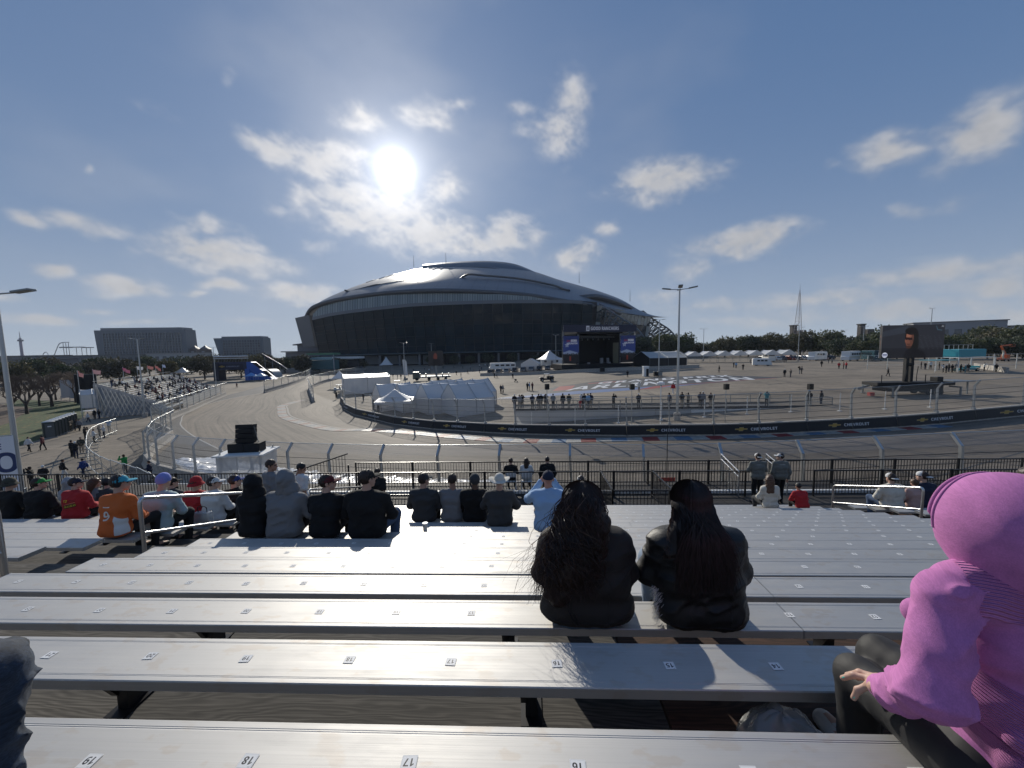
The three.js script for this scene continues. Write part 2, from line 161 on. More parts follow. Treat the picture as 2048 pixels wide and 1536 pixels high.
function sheet(rows, closeUv = true) { // grid of points rows[i][j] -> surface
  const n = rows.length, m = rows[0].length, pos = [], uv = [], ix = [];
  for (let i = 0; i < n; i++) for (let j = 0; j < m; j++) { pos.push(...rows[i][j]); uv.push(j / (m - 1), i / (n - 1)); }
  for (let i = 0; i + 1 < n; i++) for (let j = 0; j + 1 < m; j++) { const a = i * m + j; ix.push(a, a + 1, a + m + 1, a, a + m + 1, a + m); }
  const g = new THREE.BufferGeometry(); g.setAttribute('position', new THREE.Float32BufferAttribute(pos, 3)); g.setAttribute('uv', new THREE.Float32BufferAttribute(uv, 2)); g.setIndex(ix); g.computeVertexNormals(); return g;
}
function ground2(poly, lift, cell = 4, uvs = 1) { // strip between two polylines poly.a / poly.b laid on the terrain
  const n = poly.a.length, m = poly.m || 6, rows = []; for (let i = 0; i < n; i++) { const r = []; for (let j = 0; j <= m; j++) { const x = lerp(poly.a[i][0], poly.b[i][0], j / m), z = lerp(poly.a[i][1], poly.b[i][1], j / m); r.push([x, gy(x) + lift, z]); } rows.push(r); }
  const g = sheet(rows), p = g.attributes.position, u = g.attributes.uv; let s = 0;
  for (let i = 0; i < n; i++) { if (i) s += Math.hypot(poly.a[i][0] - poly.a[i - 1][0], poly.a[i][1] - poly.a[i - 1][1]); for (let j = 0; j <= m; j++) { const k = i * (m + 1) + j; u.setXY(k, s * uvs, j / m); } }
  if (g.attributes.normal.getY(0) < 0) { const ix = g.index.array; for (let i = 0; i < ix.length; i += 3) { const t = ix[i]; ix[i] = ix[i + 1]; ix[i + 1] = t; } g.computeVertexNormals(); }
  return g;
}
function smoothPts(pts, n) { const c = new THREE.CatmullRomCurve3(pts.map(p => V(p[0], 0, p[1])), false, 'catmullrom', 0.5); return c.getSpacedPoints(n).map(p => [p.x, p.z]); }

// textures
function texOf(w, h, fn, srgb = true) { const d = new Uint8Array(w * h * 4); for (let j = 0; j < h; j++) for (let i = 0; i < w; i++) { const c = fn(i / w, j / h, i, j), o = (j * w + i) * 4; d[o] = clamp(c[0], 0, 255); d[o + 1] = clamp(c[1], 0, 255); d[o + 2] = clamp(c[2], 0, 255); d[o + 3] = c[3] ?? 255; } const t = new THREE.DataTexture(d, w, h); t.wrapS = t.wrapT = THREE.RepeatWrapping; t.magFilter = THREE.LinearFilter; t.minFilter = THREE.LinearMipmapLinearFilter; if (srgb) t.colorSpace = THREE.SRGBColorSpace; t.needsUpdate = true; return t; }
function pn(u, v, fu, fv, seed) { // tileable value noise
  const x = u * fu, y = v * fv, xi = Math.floor(x), yi = Math.floor(y); let a = x - xi, b = y - yi; a = a * a * (3 - 2 * a); b = b * b * (3 - 2 * b);
  const h = (p, q) => hsh(((p % fu) + fu) % fu, ((q % fv) + fv) % fv, seed); return lerp(lerp(h(xi, yi), h(xi + 1, yi), a), lerp(h(xi, yi + 1), h(xi + 1, yi + 1), a), b);
}
function pf(u, v, fu, fv, seed, n) { let s = 0, w = 0.5, t = 0; for (let i = 0; i < n; i++) { s += w * pn(u, v, fu << i, fv << i, seed + i); t += w; w *= 0.55; } return s / t; }
function canvasTex(w, h, draw) { const c = document.createElement('canvas'); c.width = w; c.height = h; draw(c.getContext('2d'), w, h); const t = new THREE.CanvasTexture(c); t.colorSpace = THREE.SRGBColorSpace; return t; }
const rep = (t, x, y) => { const c = t.clone(); c.wrapS = c.wrapT = THREE.RepeatWrapping; c.repeat.set(x, y); c.needsUpdate = true; return c; };
const col = (r, g, b) => new THREE.Color().setRGB(r, g, b);
function mat(r, g, b, rough = 0.7, metal = 0, o = {}) { return new THREE.MeshPhysicalMaterial({ color: col(r, g, b), roughness: rough, metalness: metal, side: THREE.DoubleSide, ...o }); }

const T = {};
T.concrete = texOf(1024, 1024, (u, v) => { const a = pf(u, v, 6, 6, 3, 6), b = pf(u, v, 48, 48, 21, 4), s = pf(u, v, 3, 40, 40, 4), sp = pn(u, v, 512, 512, 5); let k = 168 + (a - 0.5) * 70 + (b - 0.5) * 34 + (s - 0.5) * 46 + (sp - 0.5) * 26; const st = sstep(0.68, 0.8, pf(u, v, 8, 8, 60, 5)); k -= st * 26; return [k * 1.0, k * 0.925, k * 0.825]; });
T.track = texOf(1024, 512, (u, v) => { const lineA = Math.exp(-Math.pow((v - 0.58) / 0.16, 2)), a = pf(u, v, 4, 10, 71, 6), st = pf(u, v, 2, 96, 72, 4), b = pf(u, v, 40, 40, 73, 4), sp = pn(u, v, 512, 256, 5); let k = 150 + (a - 0.5) * 44 + (st - 0.5) * 56 + (b - 0.5) * 26 + (sp - 0.5) * 24 - lineA * 18; const mk = sstep(0.66, 0.72, pf(u, v, 3, 64, 81, 3)); k -= mk * 24; return [k, k * 0.915, k * 0.81]; });
T.asphalt = texOf(512, 512, (u, v) => { const a = pf(u, v, 5, 5, 91, 5), b = pn(u, v, 256, 256, 92), s = pf(u, v, 2, 40, 93, 4); const k = 118 + (a - 0.5) * 50 + (b - 0.5) * 40 + (s - 0.5) * 40; return [k, k * 0.985, k * 0.97]; });
T.grey = texOf(512, 512, (u, v) => { const a = pf(u, v, 5, 5, 101, 6), b = pn(u, v, 200, 200, 102), s = sstep(0.62, 0.75, pf(u, v, 14, 4, 103, 5)); const k = 205 + (a - 0.5) * 70 + (b - 0.5) * 26 - s * 34; return [k, k * 0.98, k * 0.95]; });
T.bump = texOf(512, 512, (u, v) => { const k = 255 * (0.5 * pf(u, v, 24, 24, 111, 4) + 0.5 * pn(u, v, 256, 256, 112)); return [k, k, k]; }, false);
T.metal = texOf(2048, 256, (u, v) => { const s = pf(u, v, 3, 128, 121, 3), a = pf(u, v, 30, 4, 122, 5), d = sstep(0.60, 0.72, pf(u, v, 60, 6, 123, 5)) * sstep(0.45, 0.6, pf(u, v, 6, 1, 124, 3)), sc = sstep(0.86, 0.9, pf(u, v, 10, 120, 125, 2)); const k = 232 + (s - 0.5) * 9 + (a - 0.5) * 8 - d * 4 - sc * 6; return [k, k * 0.992 - d * 4, k * 0.98 - d * 8]; });
T.metalRough = texOf(1024, 256, (u, v) => { const s = pf(u, v, 2, 100, 131, 3), a = pf(u, v, 30, 6, 132, 5), d = sstep(0.58, 0.7, pf(u, v, 40, 6, 133, 5)); const k = 158 + (s - 0.5) * 34 + (a - 0.5) * 22 + d * 5; return [k, k, k]; }, false);
T.wood = texOf(1024, 512, (u, v) => { const w = pf(u, v, 3, 6, 141, 4), g = Math.sin((v * 26 + w * 9) * 6.283) * 0.5 + 0.5, f = pf(u, v, 6, 160, 142, 4), p = pf(u, v, 4, 4, 143, 5); const k = 128 + (g - 0.5) * 36 + (f - 0.5) * 70 + (p - 0.5) * 60; return [k, k * 0.97, k * 0.93]; });
T.cloth = texOf(256, 256, (u, v) => { const k = 128 + 60 * Math.sin(u * 6.283 * 64) * Math.sin(v * 6.283 * 64) + 60 * (pn(u, v, 128, 128, 151) - 0.5); return [k, k, k]; }, false);
T.link = texOf(256, 256, (u, v) => { const s = 4, a = Math.abs(((u * s + v * s) % 1 + 1) % 1 - 0.5), b = Math.abs(((u * s - v * s) % 1 + 1) % 1 - 0.5), w = 0.062; const k = (a < w || b < w) ? 255 : 0; return [k, k, k]; }, false);
T.grass = texOf(512, 512, (u, v) => { const a = pf(u, v, 8, 8, 161, 6), b = pn(u, v, 256, 256, 162), d = sstep(0.55, 0.7, pf(u, v, 5, 5, 163, 5)); const k = 0.6 + 0.5 * a + 0.3 * (b - 0.5); return [(96 + d * 50) * k, (112 + d * 10) * k, (56 + d * 8) * k]; });

const M = {
  concrete: mat(0.62, 0.60, 0.57, 0.85, 0, { map: T.grey, bumpMap: T.bump, bumpScale: 0.004 }),
  galv: mat(0.46, 0.48, 0.49, 0.42, 0.85, {}), cable: mat(0.05, 0.052, 0.055, 0.6, 0.4), galvDark: mat(0.25, 0.27, 0.28, 0.5, 0.8), steel: mat(0.62, 0.62, 0.62, 0.3, 0.95),
  black: mat(0.012, 0.012, 0.013, 0.45, 0.2), blackMatte: mat(0.010, 0.010, 0.011, 0.75), blackFrame: mat(0.02, 0.02, 0.022, 0.4, 0.3),
  white: mat(0.78, 0.78, 0.77, 0.5), whiteVinyl: mat(0.74, 0.74, 0.74, 0.5, 0, { transmission: 0.32, thickness: 0 }), whitePaint: mat(0.74, 0.74, 0.72, 0.55), tarp: mat(0.80, 0.79, 0.78, 0.22, 0, { clearcoat: 0.4, clearcoatRoughness: 0.2 }),
  scrim: mat(0.62, 0.63, 0.63, 0.7, 0, { transmission: 0.35, thickness: 0 }), red: mat(0.42, 0.04, 0.03, 0.55), blue: mat(0.02, 0.10, 0.40, 0.5), navy: mat(0.012, 0.018, 0.06, 0.55), gold: mat(0.45, 0.32, 0.08, 0.5),
  teal: mat(0.03, 0.28, 0.34, 0.35), orange: mat(0.55, 0.12, 0.03, 0.5), rubber: mat(0.02, 0.02, 0.02, 0.85), chrome: mat(0.7, 0.7, 0.72, 0.15, 1), darkGlass: mat(0.02, 0.025, 0.03, 0.05, 0, { specularIntensity: 1 }), grey: mat(0.25, 0.25, 0.26, 0.6), cream: mat(0.62, 0.58, 0.48, 0.55),
  link: new THREE.MeshStandardMaterial({ color: col(0.42, 0.43, 0.43), roughness: 0.5, metalness: 0.7, alphaMap: T.link, alphaTest: 0.5, side: THREE.DoubleSide }),
};
// ---------- terrain ----------
{
  const xs = [], zs = []; for (let x = -1200; x <= 1200;) { xs.push(x); const a = Math.abs(x + (x < 0 ? -0.001 : 0.001)); x += a > 400 ? 200 : a > 150 ? 40 : 4; } for (let z = 160; z >= -1400;) { zs.push(z); z -= z < -400 ? 200 : z < -160 ? 30 : 8; }
  const g = sheet(zs.map(z => xs.map(x => [x, gy(x) + (z < -420 ? -1.5 : 0), z]))), p = g.attributes.position, uv = g.attributes.uv, c = [];
  for (let i = 0; i < p.count; i++) { const x = p.getX(i), z = p.getZ(i); uv.setXY(i, x / 23, z / 23); const n = fbm(x * 0.05, 3, z * 0.05, 4), k = 0.80 + 0.4 * n; c.push(k, k * (0.99 + 0.02 * n), k * (0.97 + 0.04 * n)); }
  g.setAttribute('color', new THREE.Float32BufferAttribute(c, 3));
  if (g.attributes.normal.getY(0) < 0) { const ix = g.index.array; for (let i = 0; i < ix.length; i += 3) { const t = ix[i]; ix[i] = ix[i + 1]; ix[i + 1] = t; } g.computeVertexNormals(); }
  structure('ground', g, new THREE.MeshStandardMaterial({ color: col(0.47, 0.455, 0.435), map: T.concrete, bumpMap: T.bump, bumpScale: 0.004, roughness: 0.88, vertexColors: true, side: THREE.DoubleSide }));
}
// the race track surface between the walls
const outerWall = NEAR.concat([[-46, -50.5], [-49.2, -53.3], [-52.7, -55.6]]);
{
  const a = smoothPts([...NEAR.slice(0, -1), [-50, -55], [-57, -64], [-66, -82], [-75, -100], [-88, -138], [-110, -198]], 90);
  const b = smoothPts([...FAR.slice().reverse(), [-33, -75], [-40, -84], [-50, -98], [-62, -118], [-70, -141], [-82, -185]], 90);
  structure('race_track', ground2({ a, b, m: 12 }, 0.006, 4, 1 / 42), new THREE.MeshStandardMaterial({ color: col(0.52, 0.51, 0.50), map: T.track, bumpMap: T.bump, bumpScale: 0.003, roughness: 0.8, side: THREE.DoubleSide }));
  // dark asphalt lane outside the white line
  const wl = smoothPts([[-20, -30.5], [-24.2, -34], [-29.3, -38.4], [-37.7, -45.6], [-43.8, -51.1], [-50.4, -57.6], [-54, -62], [-58.1, -67.1], [-62.6, -74.8], [-67.1, -84.9], [-69.7, -96.2], [-69.6, -107.6], [-72, -125]], 50);
  const ol = smoothPts([[-20.4, -27.2], [-26.2, -30], [-31.4, -33.6], [-36.4, -38.8], [-40.4, -45], [-46, -51.4], [-51.5, -56], [-57, -64.6], [-60.6, -71.4], [-67, -83.6], [-75.9, -101.6], [-79, -112], [-86, -132]], 50);
  structure('asphalt_lane', ground2({ a: ol, b: wl, m: 5 }, 0.011, 4, 1 / 12), new THREE.MeshStandardMaterial({ color: col(0.42, 0.42, 0.43), map: T.asphalt, bumpMap: T.bump, bumpScale: 0.003, roughness: 0.8, side: THREE.DoubleSide }));
  const off = (pts, d) => pts.map((p, i) => { const q = pts[Math.min(i + 1, pts.length - 1)], r = pts[Math.max(i - 1, 0)], dx = q[0] - r[0], dz = q[1] - r[1], L = Math.hypot(dx, dz); return [p[0] - dz / L * d, p[1] + dx / L * d]; });
  const paint = new THREE.MeshStandardMaterial({ color: col(0.62, 0.62, 0.60), map: T.grey, roughness: 0.6, side: THREE.DoubleSide });
  structure('white_line', ground2({ a: wl, b: off(wl, 0.16), m: 1 }, 0.016), paint);
  // painted kerb along the inside wall: each painted block is a piece of its own
  const kc = smoothPts([[-47.8, -86], [-47, -77], [-43.4, -70.5], [-37.3, -61], [-29.6, -53], [-22.7, -47.1], [-17.8, -45.6], [-11.9, -42.2], [-7.1, -39], [-1.2, -35.4], [3.3, -33.75], [7.6, -32.9], [11.7, -32.1], [16, -31.3], [20.2, -30.9], [24.4, -30.8], [29, -30.7], [36, -31]], 84), ko = off(kc, -1.35);
  const kerb = new THREE.Group(); kerb.name = 'painted_kerb'; kerb.userData = { kind: 'structure' }; scene.add(kerb);
  const km = [paint, new THREE.MeshStandardMaterial({ color: col(0.40, 0.05, 0.05), map: T.grey, roughness: 0.6, side: THREE.DoubleSide }), paint, new THREE.MeshStandardMaterial({ color: col(0.16, 0.30, 0.50), map: T.grey, roughness: 0.6, side: THREE.DoubleSide })];
  const [wp0, wp1, wp2] = [[0.40, 0.38, 0.36], [0.30, 0.15, 0.13], [0.26, 0.29, 0.33]].map(c => new THREE.MeshStandardMaterial({ color: col(...c), map: T.grey, roughness: 0.75, side: THREE.DoubleSide }));
  for (let i = 0; i + 1 < kc.length; i++) { const A = kc[i], B = kc[i + 1], C = ko[i + 1], D = ko[i], h = 0.03, P = (p, l) => [p[0], gy(p[0]) + l, p[1]]; const wornPaint = [wp0, wp1, wp0, wp2]; mesh('kerb_block', quads([[P(A, h + 0.01), P(B, h + 0.01), P(C, 0.014), P(D, 0.014)], [P(A, 0), P(B, 0), P(B, h + 0.01), P(A, h + 0.01)]]), (i < 40 ? wornPaint : km)[i % 4], kerb); }
  const k2 = off(kc, -1.5), k3 = off(kc, -1.75); structure('white_line', ground2({ a: k2, b: k3, m: 1 }, 0.016), wp0);
}
// grass verge and mulch on the far side of the toilets
structure('grass', ground2({ a: smoothPts([[-57, -39], [-59.7, -45.3], [-64.5, -53.5], [-77.3, -68.5], [-95.7, -85.6], [-104, -93]], 16), b: smoothPts([[-84, -38], [-88, -48], [-94, -60], [-104, -74], [-120, -90], [-132, -102]], 16), m: 8 }, 0.012, 4, 1 / 6), new THREE.MeshStandardMaterial({ color: col(0.62, 0.66, 0.6), map: rep(T.grass, 1, 6), roughness: 0.95, side: THREE.DoubleSide }));
structure('bare_earth', ground2({ a: smoothPts([[-76, -50], [-84, -63], [-94, -73], [-104, -83]], 12), b: smoothPts([[-112, -56], [-122, -72], [-134, -88], [-148, -104]], 12), m: 6 }, 0.02, 4, 1 / 6), new THREE.MeshStandardMaterial({ color: col(0.16, 0.11, 0.075), map: rep(T.grey, 1, 5), roughness: 0.95, side: THREE.DoubleSide }));
// expansion joints in the concrete
{ const L = [[[-3, -24], [6, -39]], [[-30, -36], [-12, -47]], [[30, -20], [24, -30]], [[-46, -60], [-22, -52]], [[-8, -22.5], [14, -30.8]], [[16, -18], [52, -31]], [[-12, -80], [60, -64]], [[-5, -100], [70, -96]], [[20, -45], [30, -110]], [[44, -45], [58, -110]], [[70, -50], [76, -120]], [[-20, -110], [40, -112]]]; const gr = new THREE.Group(); gr.name = 'expansion_joints'; gr.userData = { kind: 'structure' }; scene.add(gr); for (const [a, b] of L) { const n = 14, dx = b[0] - a[0], dz = b[1] - a[1], l = Math.hypot(dx, dz), w = 0.045, A = [], B = []; for (let i = 0; i <= n; i++) { const x = lerp(a[0], b[0], i / n), z = lerp(a[1], b[1], i / n); A.push([x - dz / l * w, z + dx / l * w]); B.push([x + dz / l * w, z - dx / l * w]); } mesh('joint', ground2({ a: A, b: B, m: 1 }, 0.0135), M.cable, gr); } }
// painted event graphic on the infield
{
  const tx = canvasTex(2048, 1024, (c, w, h) => {
    c.fillStyle = '#3d3f44'; c.beginPath(); c.moveTo(0, 900); c.lineTo(300, 330); c.lineTo(620, 60); c.lineTo(1700, 60); c.lineTo(2048, 560); c.lineTo(1500, 760); c.lineTo(500, 980); c.closePath(); c.fill();
    c.fillStyle = '#5a78a8'; c.beginPath(); c.moveTo(0, 900); c.lineTo(500, 790); c.lineTo(1400, 800); c.lineTo(900, 950); c.lineTo(200, 1000); c.closePath(); c.fill();
    c.fillStyle = '#a4413c'; c.fillRect(330, 330, 130, 330); c.fillRect(560, 210, 300, 60); c.beginPath(); c.moveTo(900, 950); c.lineTo(1050, 780); c.lineTo(1200, 780); c.lineTo(1000, 950); c.fill();
    c.strokeStyle = '#a4413c'; c.lineWidth = 20; c.beginPath(); c.moveTo(1050, 830); c.lineTo(1980, 590); c.stroke();
    c.fillStyle = '#e4e5e6'; c.save(); c.transform(1, -0.03, -0.18, 1, 140, 0); c.font = 'bold 220px sans-serif'; c.textBaseline = 'middle'; c.scale(0.98, 1.05); c.fillText('GRAND PRIX', 560, 270, 1180); c.font = 'bold 330px sans-serif'; c.fillText('ARLINGTON', 420, 560, 1420); c.restore();
  });
  const g = sheet([...Array(9)].map((_, i) => [...Array(25)].map((_, j) => { const u = j / 24, v = i / 8; const x = lerp(lerp(-4, 54, u), lerp(4, 56, u), v), z = lerp(lerp(-66, -66, u), lerp(-89, -92, u), v); return [x, gy(x) + 0.013, z]; })));
  { const ix = g.index.array; if (g.attributes.normal.getY(0) < 0) { for (let i = 0; i < ix.length; i += 3) { const t = ix[i]; ix[i] = ix[i + 1]; ix[i + 1] = t; } g.computeVertexNormals(); } }
  structure('painted_ground_marking', g, new THREE.MeshStandardMaterial({ map: tx, transparent: true, alphaTest: 0.5, roughness: 0.7, color: col(0.75, 0.75, 0.75), side: THREE.DoubleSide }));
}

// ---------- race barriers with catch fence ----------
const bannerTex = canvasTex(2048, 256, (c, w, h) => {
  c.fillStyle = '#101319'; c.fillRect(0, 0, w, h);
  c.save(); c.translate(620, 128); c.transform(1, 0, -0.28, 1, 0, 0);
  const bow = (s, f) => { c.fillStyle = f; c.beginPath(); const P = [[-110, -14], [-38, -14], [-38, -40], [38, -40], [38, -14], [110, -14], [110, 14], [38, 14], [38, 40], [-38, 40], [-38, 14], [-110, 14]]; P.forEach((p, i) => { const x = p[0] * s, y = p[1] * s; i ? c.lineTo(x, y) : c.moveTo(x, y); }); c.closePath(); c.fill(); };
  bow(1.3, '#8d8a80'); c.scale(0.93, 0.86); bow(1.3, '#a8893a'); c.restore();
  c.fillStyle = '#c9ccd0'; c.font = 'bold 104px sans-serif'; c.textBaseline = 'middle'; c.fillText('CHEVROLET', 830, 134, 700);
});
const bannerMat = new THREE.MeshStandardMaterial({ map: bannerTex, roughness: 0.6, side: THREE.DoubleSide }), bannerPlain = mat(0.011, 0.013, 0.018, 0.6);
const blockShape = new THREE.Shape([[-0.30, 0], [0.30, 0], [0.30, 0.12], [0.17, 0.42], [0.145, 0.985], [0.13, 1.0], [-0.13, 1.0], [-0.145, 0.985], [-0.17, 0.42], [-0.30, 0.12]].map(p => new THREE.Vector2(...p)));
function barrier(a, b, o) { // one concrete block with its post, cables and mesh; side = +1: track on the block's +z side
  const ya = gy(a[0]), yb = gy(b[0]), dx = b[0] - a[0], dz = b[1] - a[1], L = Math.hypot(dx, dz), t = thing(o.name || 'barrier_block', o.label, 'barrier', [a[0], ya, a[1]], Math.atan2(-dz, dx), o.group), tilt = Math.atan2(yb - ya, L);
  const s = o.side || 1, k = new THREE.Matrix4().makeRotationZ(tilt), H = o.h || 2.55, add = (n, g, m) => mesh(n, g.applyMatrix4(k), m, t);
  const g = new THREE.ExtrudeGeometry(blockShape, { depth: L - 0.02, bevelEnabled: false }); g.rotateY(Math.PI / 2); add('concrete_block', g, M.concrete);
  if (o.banner) { const q = quads([[[0.01, 0.13, s * 0.315], [L - 0.01, 0.13, s * 0.315], [L - 0.01, 0.91, s * 0.168], [0.01, 0.91, s * 0.168]]]); { const u = q.attributes.uv; for (let i = 0; i < 4; i++) u.setX(i, (u.getX(i) + (o.half || 0)) / 2); } add('banner', q, o.banner === 1 ? bannerMat : bannerPlain); }
  if (o.fence !== false) {
    const lean = s * (o.lean || 0.42), top = 1 + H;
    add('post', merge([box(0.11, H - 0.5, 0.13, 0.05, 1 + (H - 0.5) / 2, 0), beam([0.05, top - 0.52, 0], [0.05, top, lean], 0.11, 0.12), box(0.2, 0.16, 0.24, 0.05, 1.08, 0), box(0.03, 0.05, 0.14, 0.05, 2.3, 0.02)]), M.galv);
    for (const y of [1.25, 1.75, 2.25, 2.7, 3.05]) if (y < top - 0.5) add('cable', bar([0, y, s * 0.08], [L, y, s * 0.08], 0.017, 0.017, 5), M.cable);
    add('top_cable', bar([0, top - 0.02, lean], [L, top - 0.02, lean], 0.022, 0.022, 5), M.galv);
    const q = quads([[[0, 1.02, s * 0.09], [L, 1.02, s * 0.09], [L, top - 0.52, s * 0.09], [0, top - 0.52, s * 0.09]], [[0, top - 0.52, s * 0.09], [L, top - 0.52, s * 0.09], [L, top - 0.02, lean], [0, top - 0.02, lean]]], [[[0, 0], [L * 4, 0], [L * 4, 8], [0, 8]], [[0, 8], [L * 4, 8], [L * 4, 10.4], [0, 10.4]]]);
    add('wire_mesh', q, M.link);
  }
  return t;
}
NEAR.forEach((p, i) => { if (i) barrier(NEAR[i - 1], p, { side: 1, label: 'near catch fence block on bare concrete, ' + nth(i) + ' from the pink hood side', group: 'catch fence blocks along the near edge of the track' }); });
outerWall.slice(NEAR.length - 1).forEach((p, i, A) => { if (i) barrier(A[i - 1], p, { side: 1, label: 'outer bend catch fence block, ' + nth(i) + ' toward the distant grandstand', group: 'catch fence blocks around the outer bend' }); });
{
  const F = FAR.slice().reverse(); // from the near end of the straight to the nose
  F.forEach((p, i) => { if (i) barrier(p, F[i - 1], { side: 1, banner: 1, half: i % 2, lean: 0.3, label: 'black bannered barrier block with emblem or lettering, ' + nth(F.length - i) + ' from the white tents end', group: 'bannered blocks along the inside of the bend' }); });
  [[-29.47, -67.3], [-32.2, -73.2], [-35.3, -79]].forEach((p, i, A) => { if (i) barrier(p, A[i - 1], { side: 1, banner: 2, label: 'plain black wrapped barrier block at the nose, ' + nth(i) + ' after the bannered ones', group: 'wrapped blocks at the inner nose' }); });
}
// far outer walls
const gsLine = [[-52.7, -55.6], [-54.9, -59.9], [-57.1, -64.1], [-58.8, -67.6], [-60.4, -71], [-62.5, -75], [-64.6, -79], [-66.8, -83.1], [-69, -87.6], [-71.2, -92.1], [-73.4, -96.6], [-75.7, -101.2]];
gsLine.forEach((p, i, A) => { if (i) barrier(A[i - 1], p, { side: 1, label: 'fenced barrier block beside the distant grandstand, ' + nth(i) + ' from its near end', group: 'barrier blocks beside the distant grandstand' }); });
const out2 = []; for (let i = 0; i <= 12; i++) { const t = i / 12; out2.push([lerp(-68.5, -104, t) - Math.sin(t * 3.14) * -3, lerp(-106, -199, t)]); }
out2.forEach((p, i, A) => { if (i) barrier(A[i - 1], p, { side: 1, label: 'far straight barrier block with fence, ' + nth(i) + ' toward the stadium', group: 'barrier blocks on the far straight' }); });
const inn = []; for (let i = 0; i <= 11; i++) { const t = i / 11; const P = [[-41.6, -80.1], [-51, -97], [-61, -115], [-68.5, -140], [-74, -170], [-79, -205]], k = Math.min(4, Math.floor(t * 5)), f = t * 5 - k; inn.push([lerp(P[k][0], P[k + 1][0], f), lerp(P[k][1], P[k + 1][1], f)]); }
inn.forEach((p, i, A) => { if (i) barrier(A[i - 1], p, { side: -1, label: 'barrier block with fence between tents and far straight, ' + nth(i) + ' from the near end', group: 'barrier blocks behind the infield' }); });
// low concrete wall before the stage
{
  const P = [[-11.2, -137.6], [4.3, -126.4], [20, -122.4], [36, -118], [57, -117]]; const S = smoothPts(P, 18);
  S.forEach((p, i) => { if (i) barrier(S[i - 1], p, { fence: false, name: 'concrete_block_wall', label: 'low concrete block before the stage, ' + nth(i) + ' from the stadium screen truck', group: 'concrete blocks before the stage' }); });
}
// vinyl wrapped tyre barrier on the track side of the near wall
{
  const c = smoothPts([[1.5, -20.3], [-3.9, -21.9], [-7.4, -22.9], [-11, -24.1], [-14.1, -25.3], [-20.4, -28.1], [-26, -31], [-30.5, -34.3]], 60);
  const prof = [[-0.5, 0.02], [-0.45, 0.4], [-0.2, 0.62], [0.4, 0.62], [0.9, 0.4], [1.5, 0.25], [2.3, 0.2], [3.1, 0.12], [3.9, 0.03]];
  const fine = []; for (let i = 0; i + 1 < prof.length; i++) for (let k = 0; k < 4; k++) fine.push([lerp(prof[i][0], prof[i + 1][0], k / 4), lerp(prof[i][1], prof[i + 1][1], k / 4)]);
  const rows = []; for (let i = 0; i < 480; i++) { const t = i / 479 * 60, k = Math.min(59, Math.floor(t)), f = t - k, x = lerp(c[k][0], c[k + 1][0], f), z = lerp(c[k][1], c[k + 1][1], f); let dx = c[k + 1][0] - c[k][0], dz = c[k + 1][1] - c[k][1]; const L = Math.hypot(dx, dz); dx /= L; dz /= L; rows.push(fine.map(q => { const n = (fbm(i * 0.13, q[0] * 3.1 + 3, q[1] * 3.1, 4) - 0.5), n2 = fbm(i * 0.5, q[0] * 7, q[1] * 7, 2) - 0.5, h = Math.max(0.012, q[1] + (n * 0.34 + n2 * 0.1) * Math.min(1, q[1] * 2 + 0.3)), w = q[0] + n * 0.2; return [x - dz * w, gy(x) + h, z + dx * w]; })); }
  solo('tarp_covered_tyre_barrier', sheet(rows), M.tarp, 'long crinkled white tarp laid over the tyres inside the near catch fence', 'tyre barrier');
}
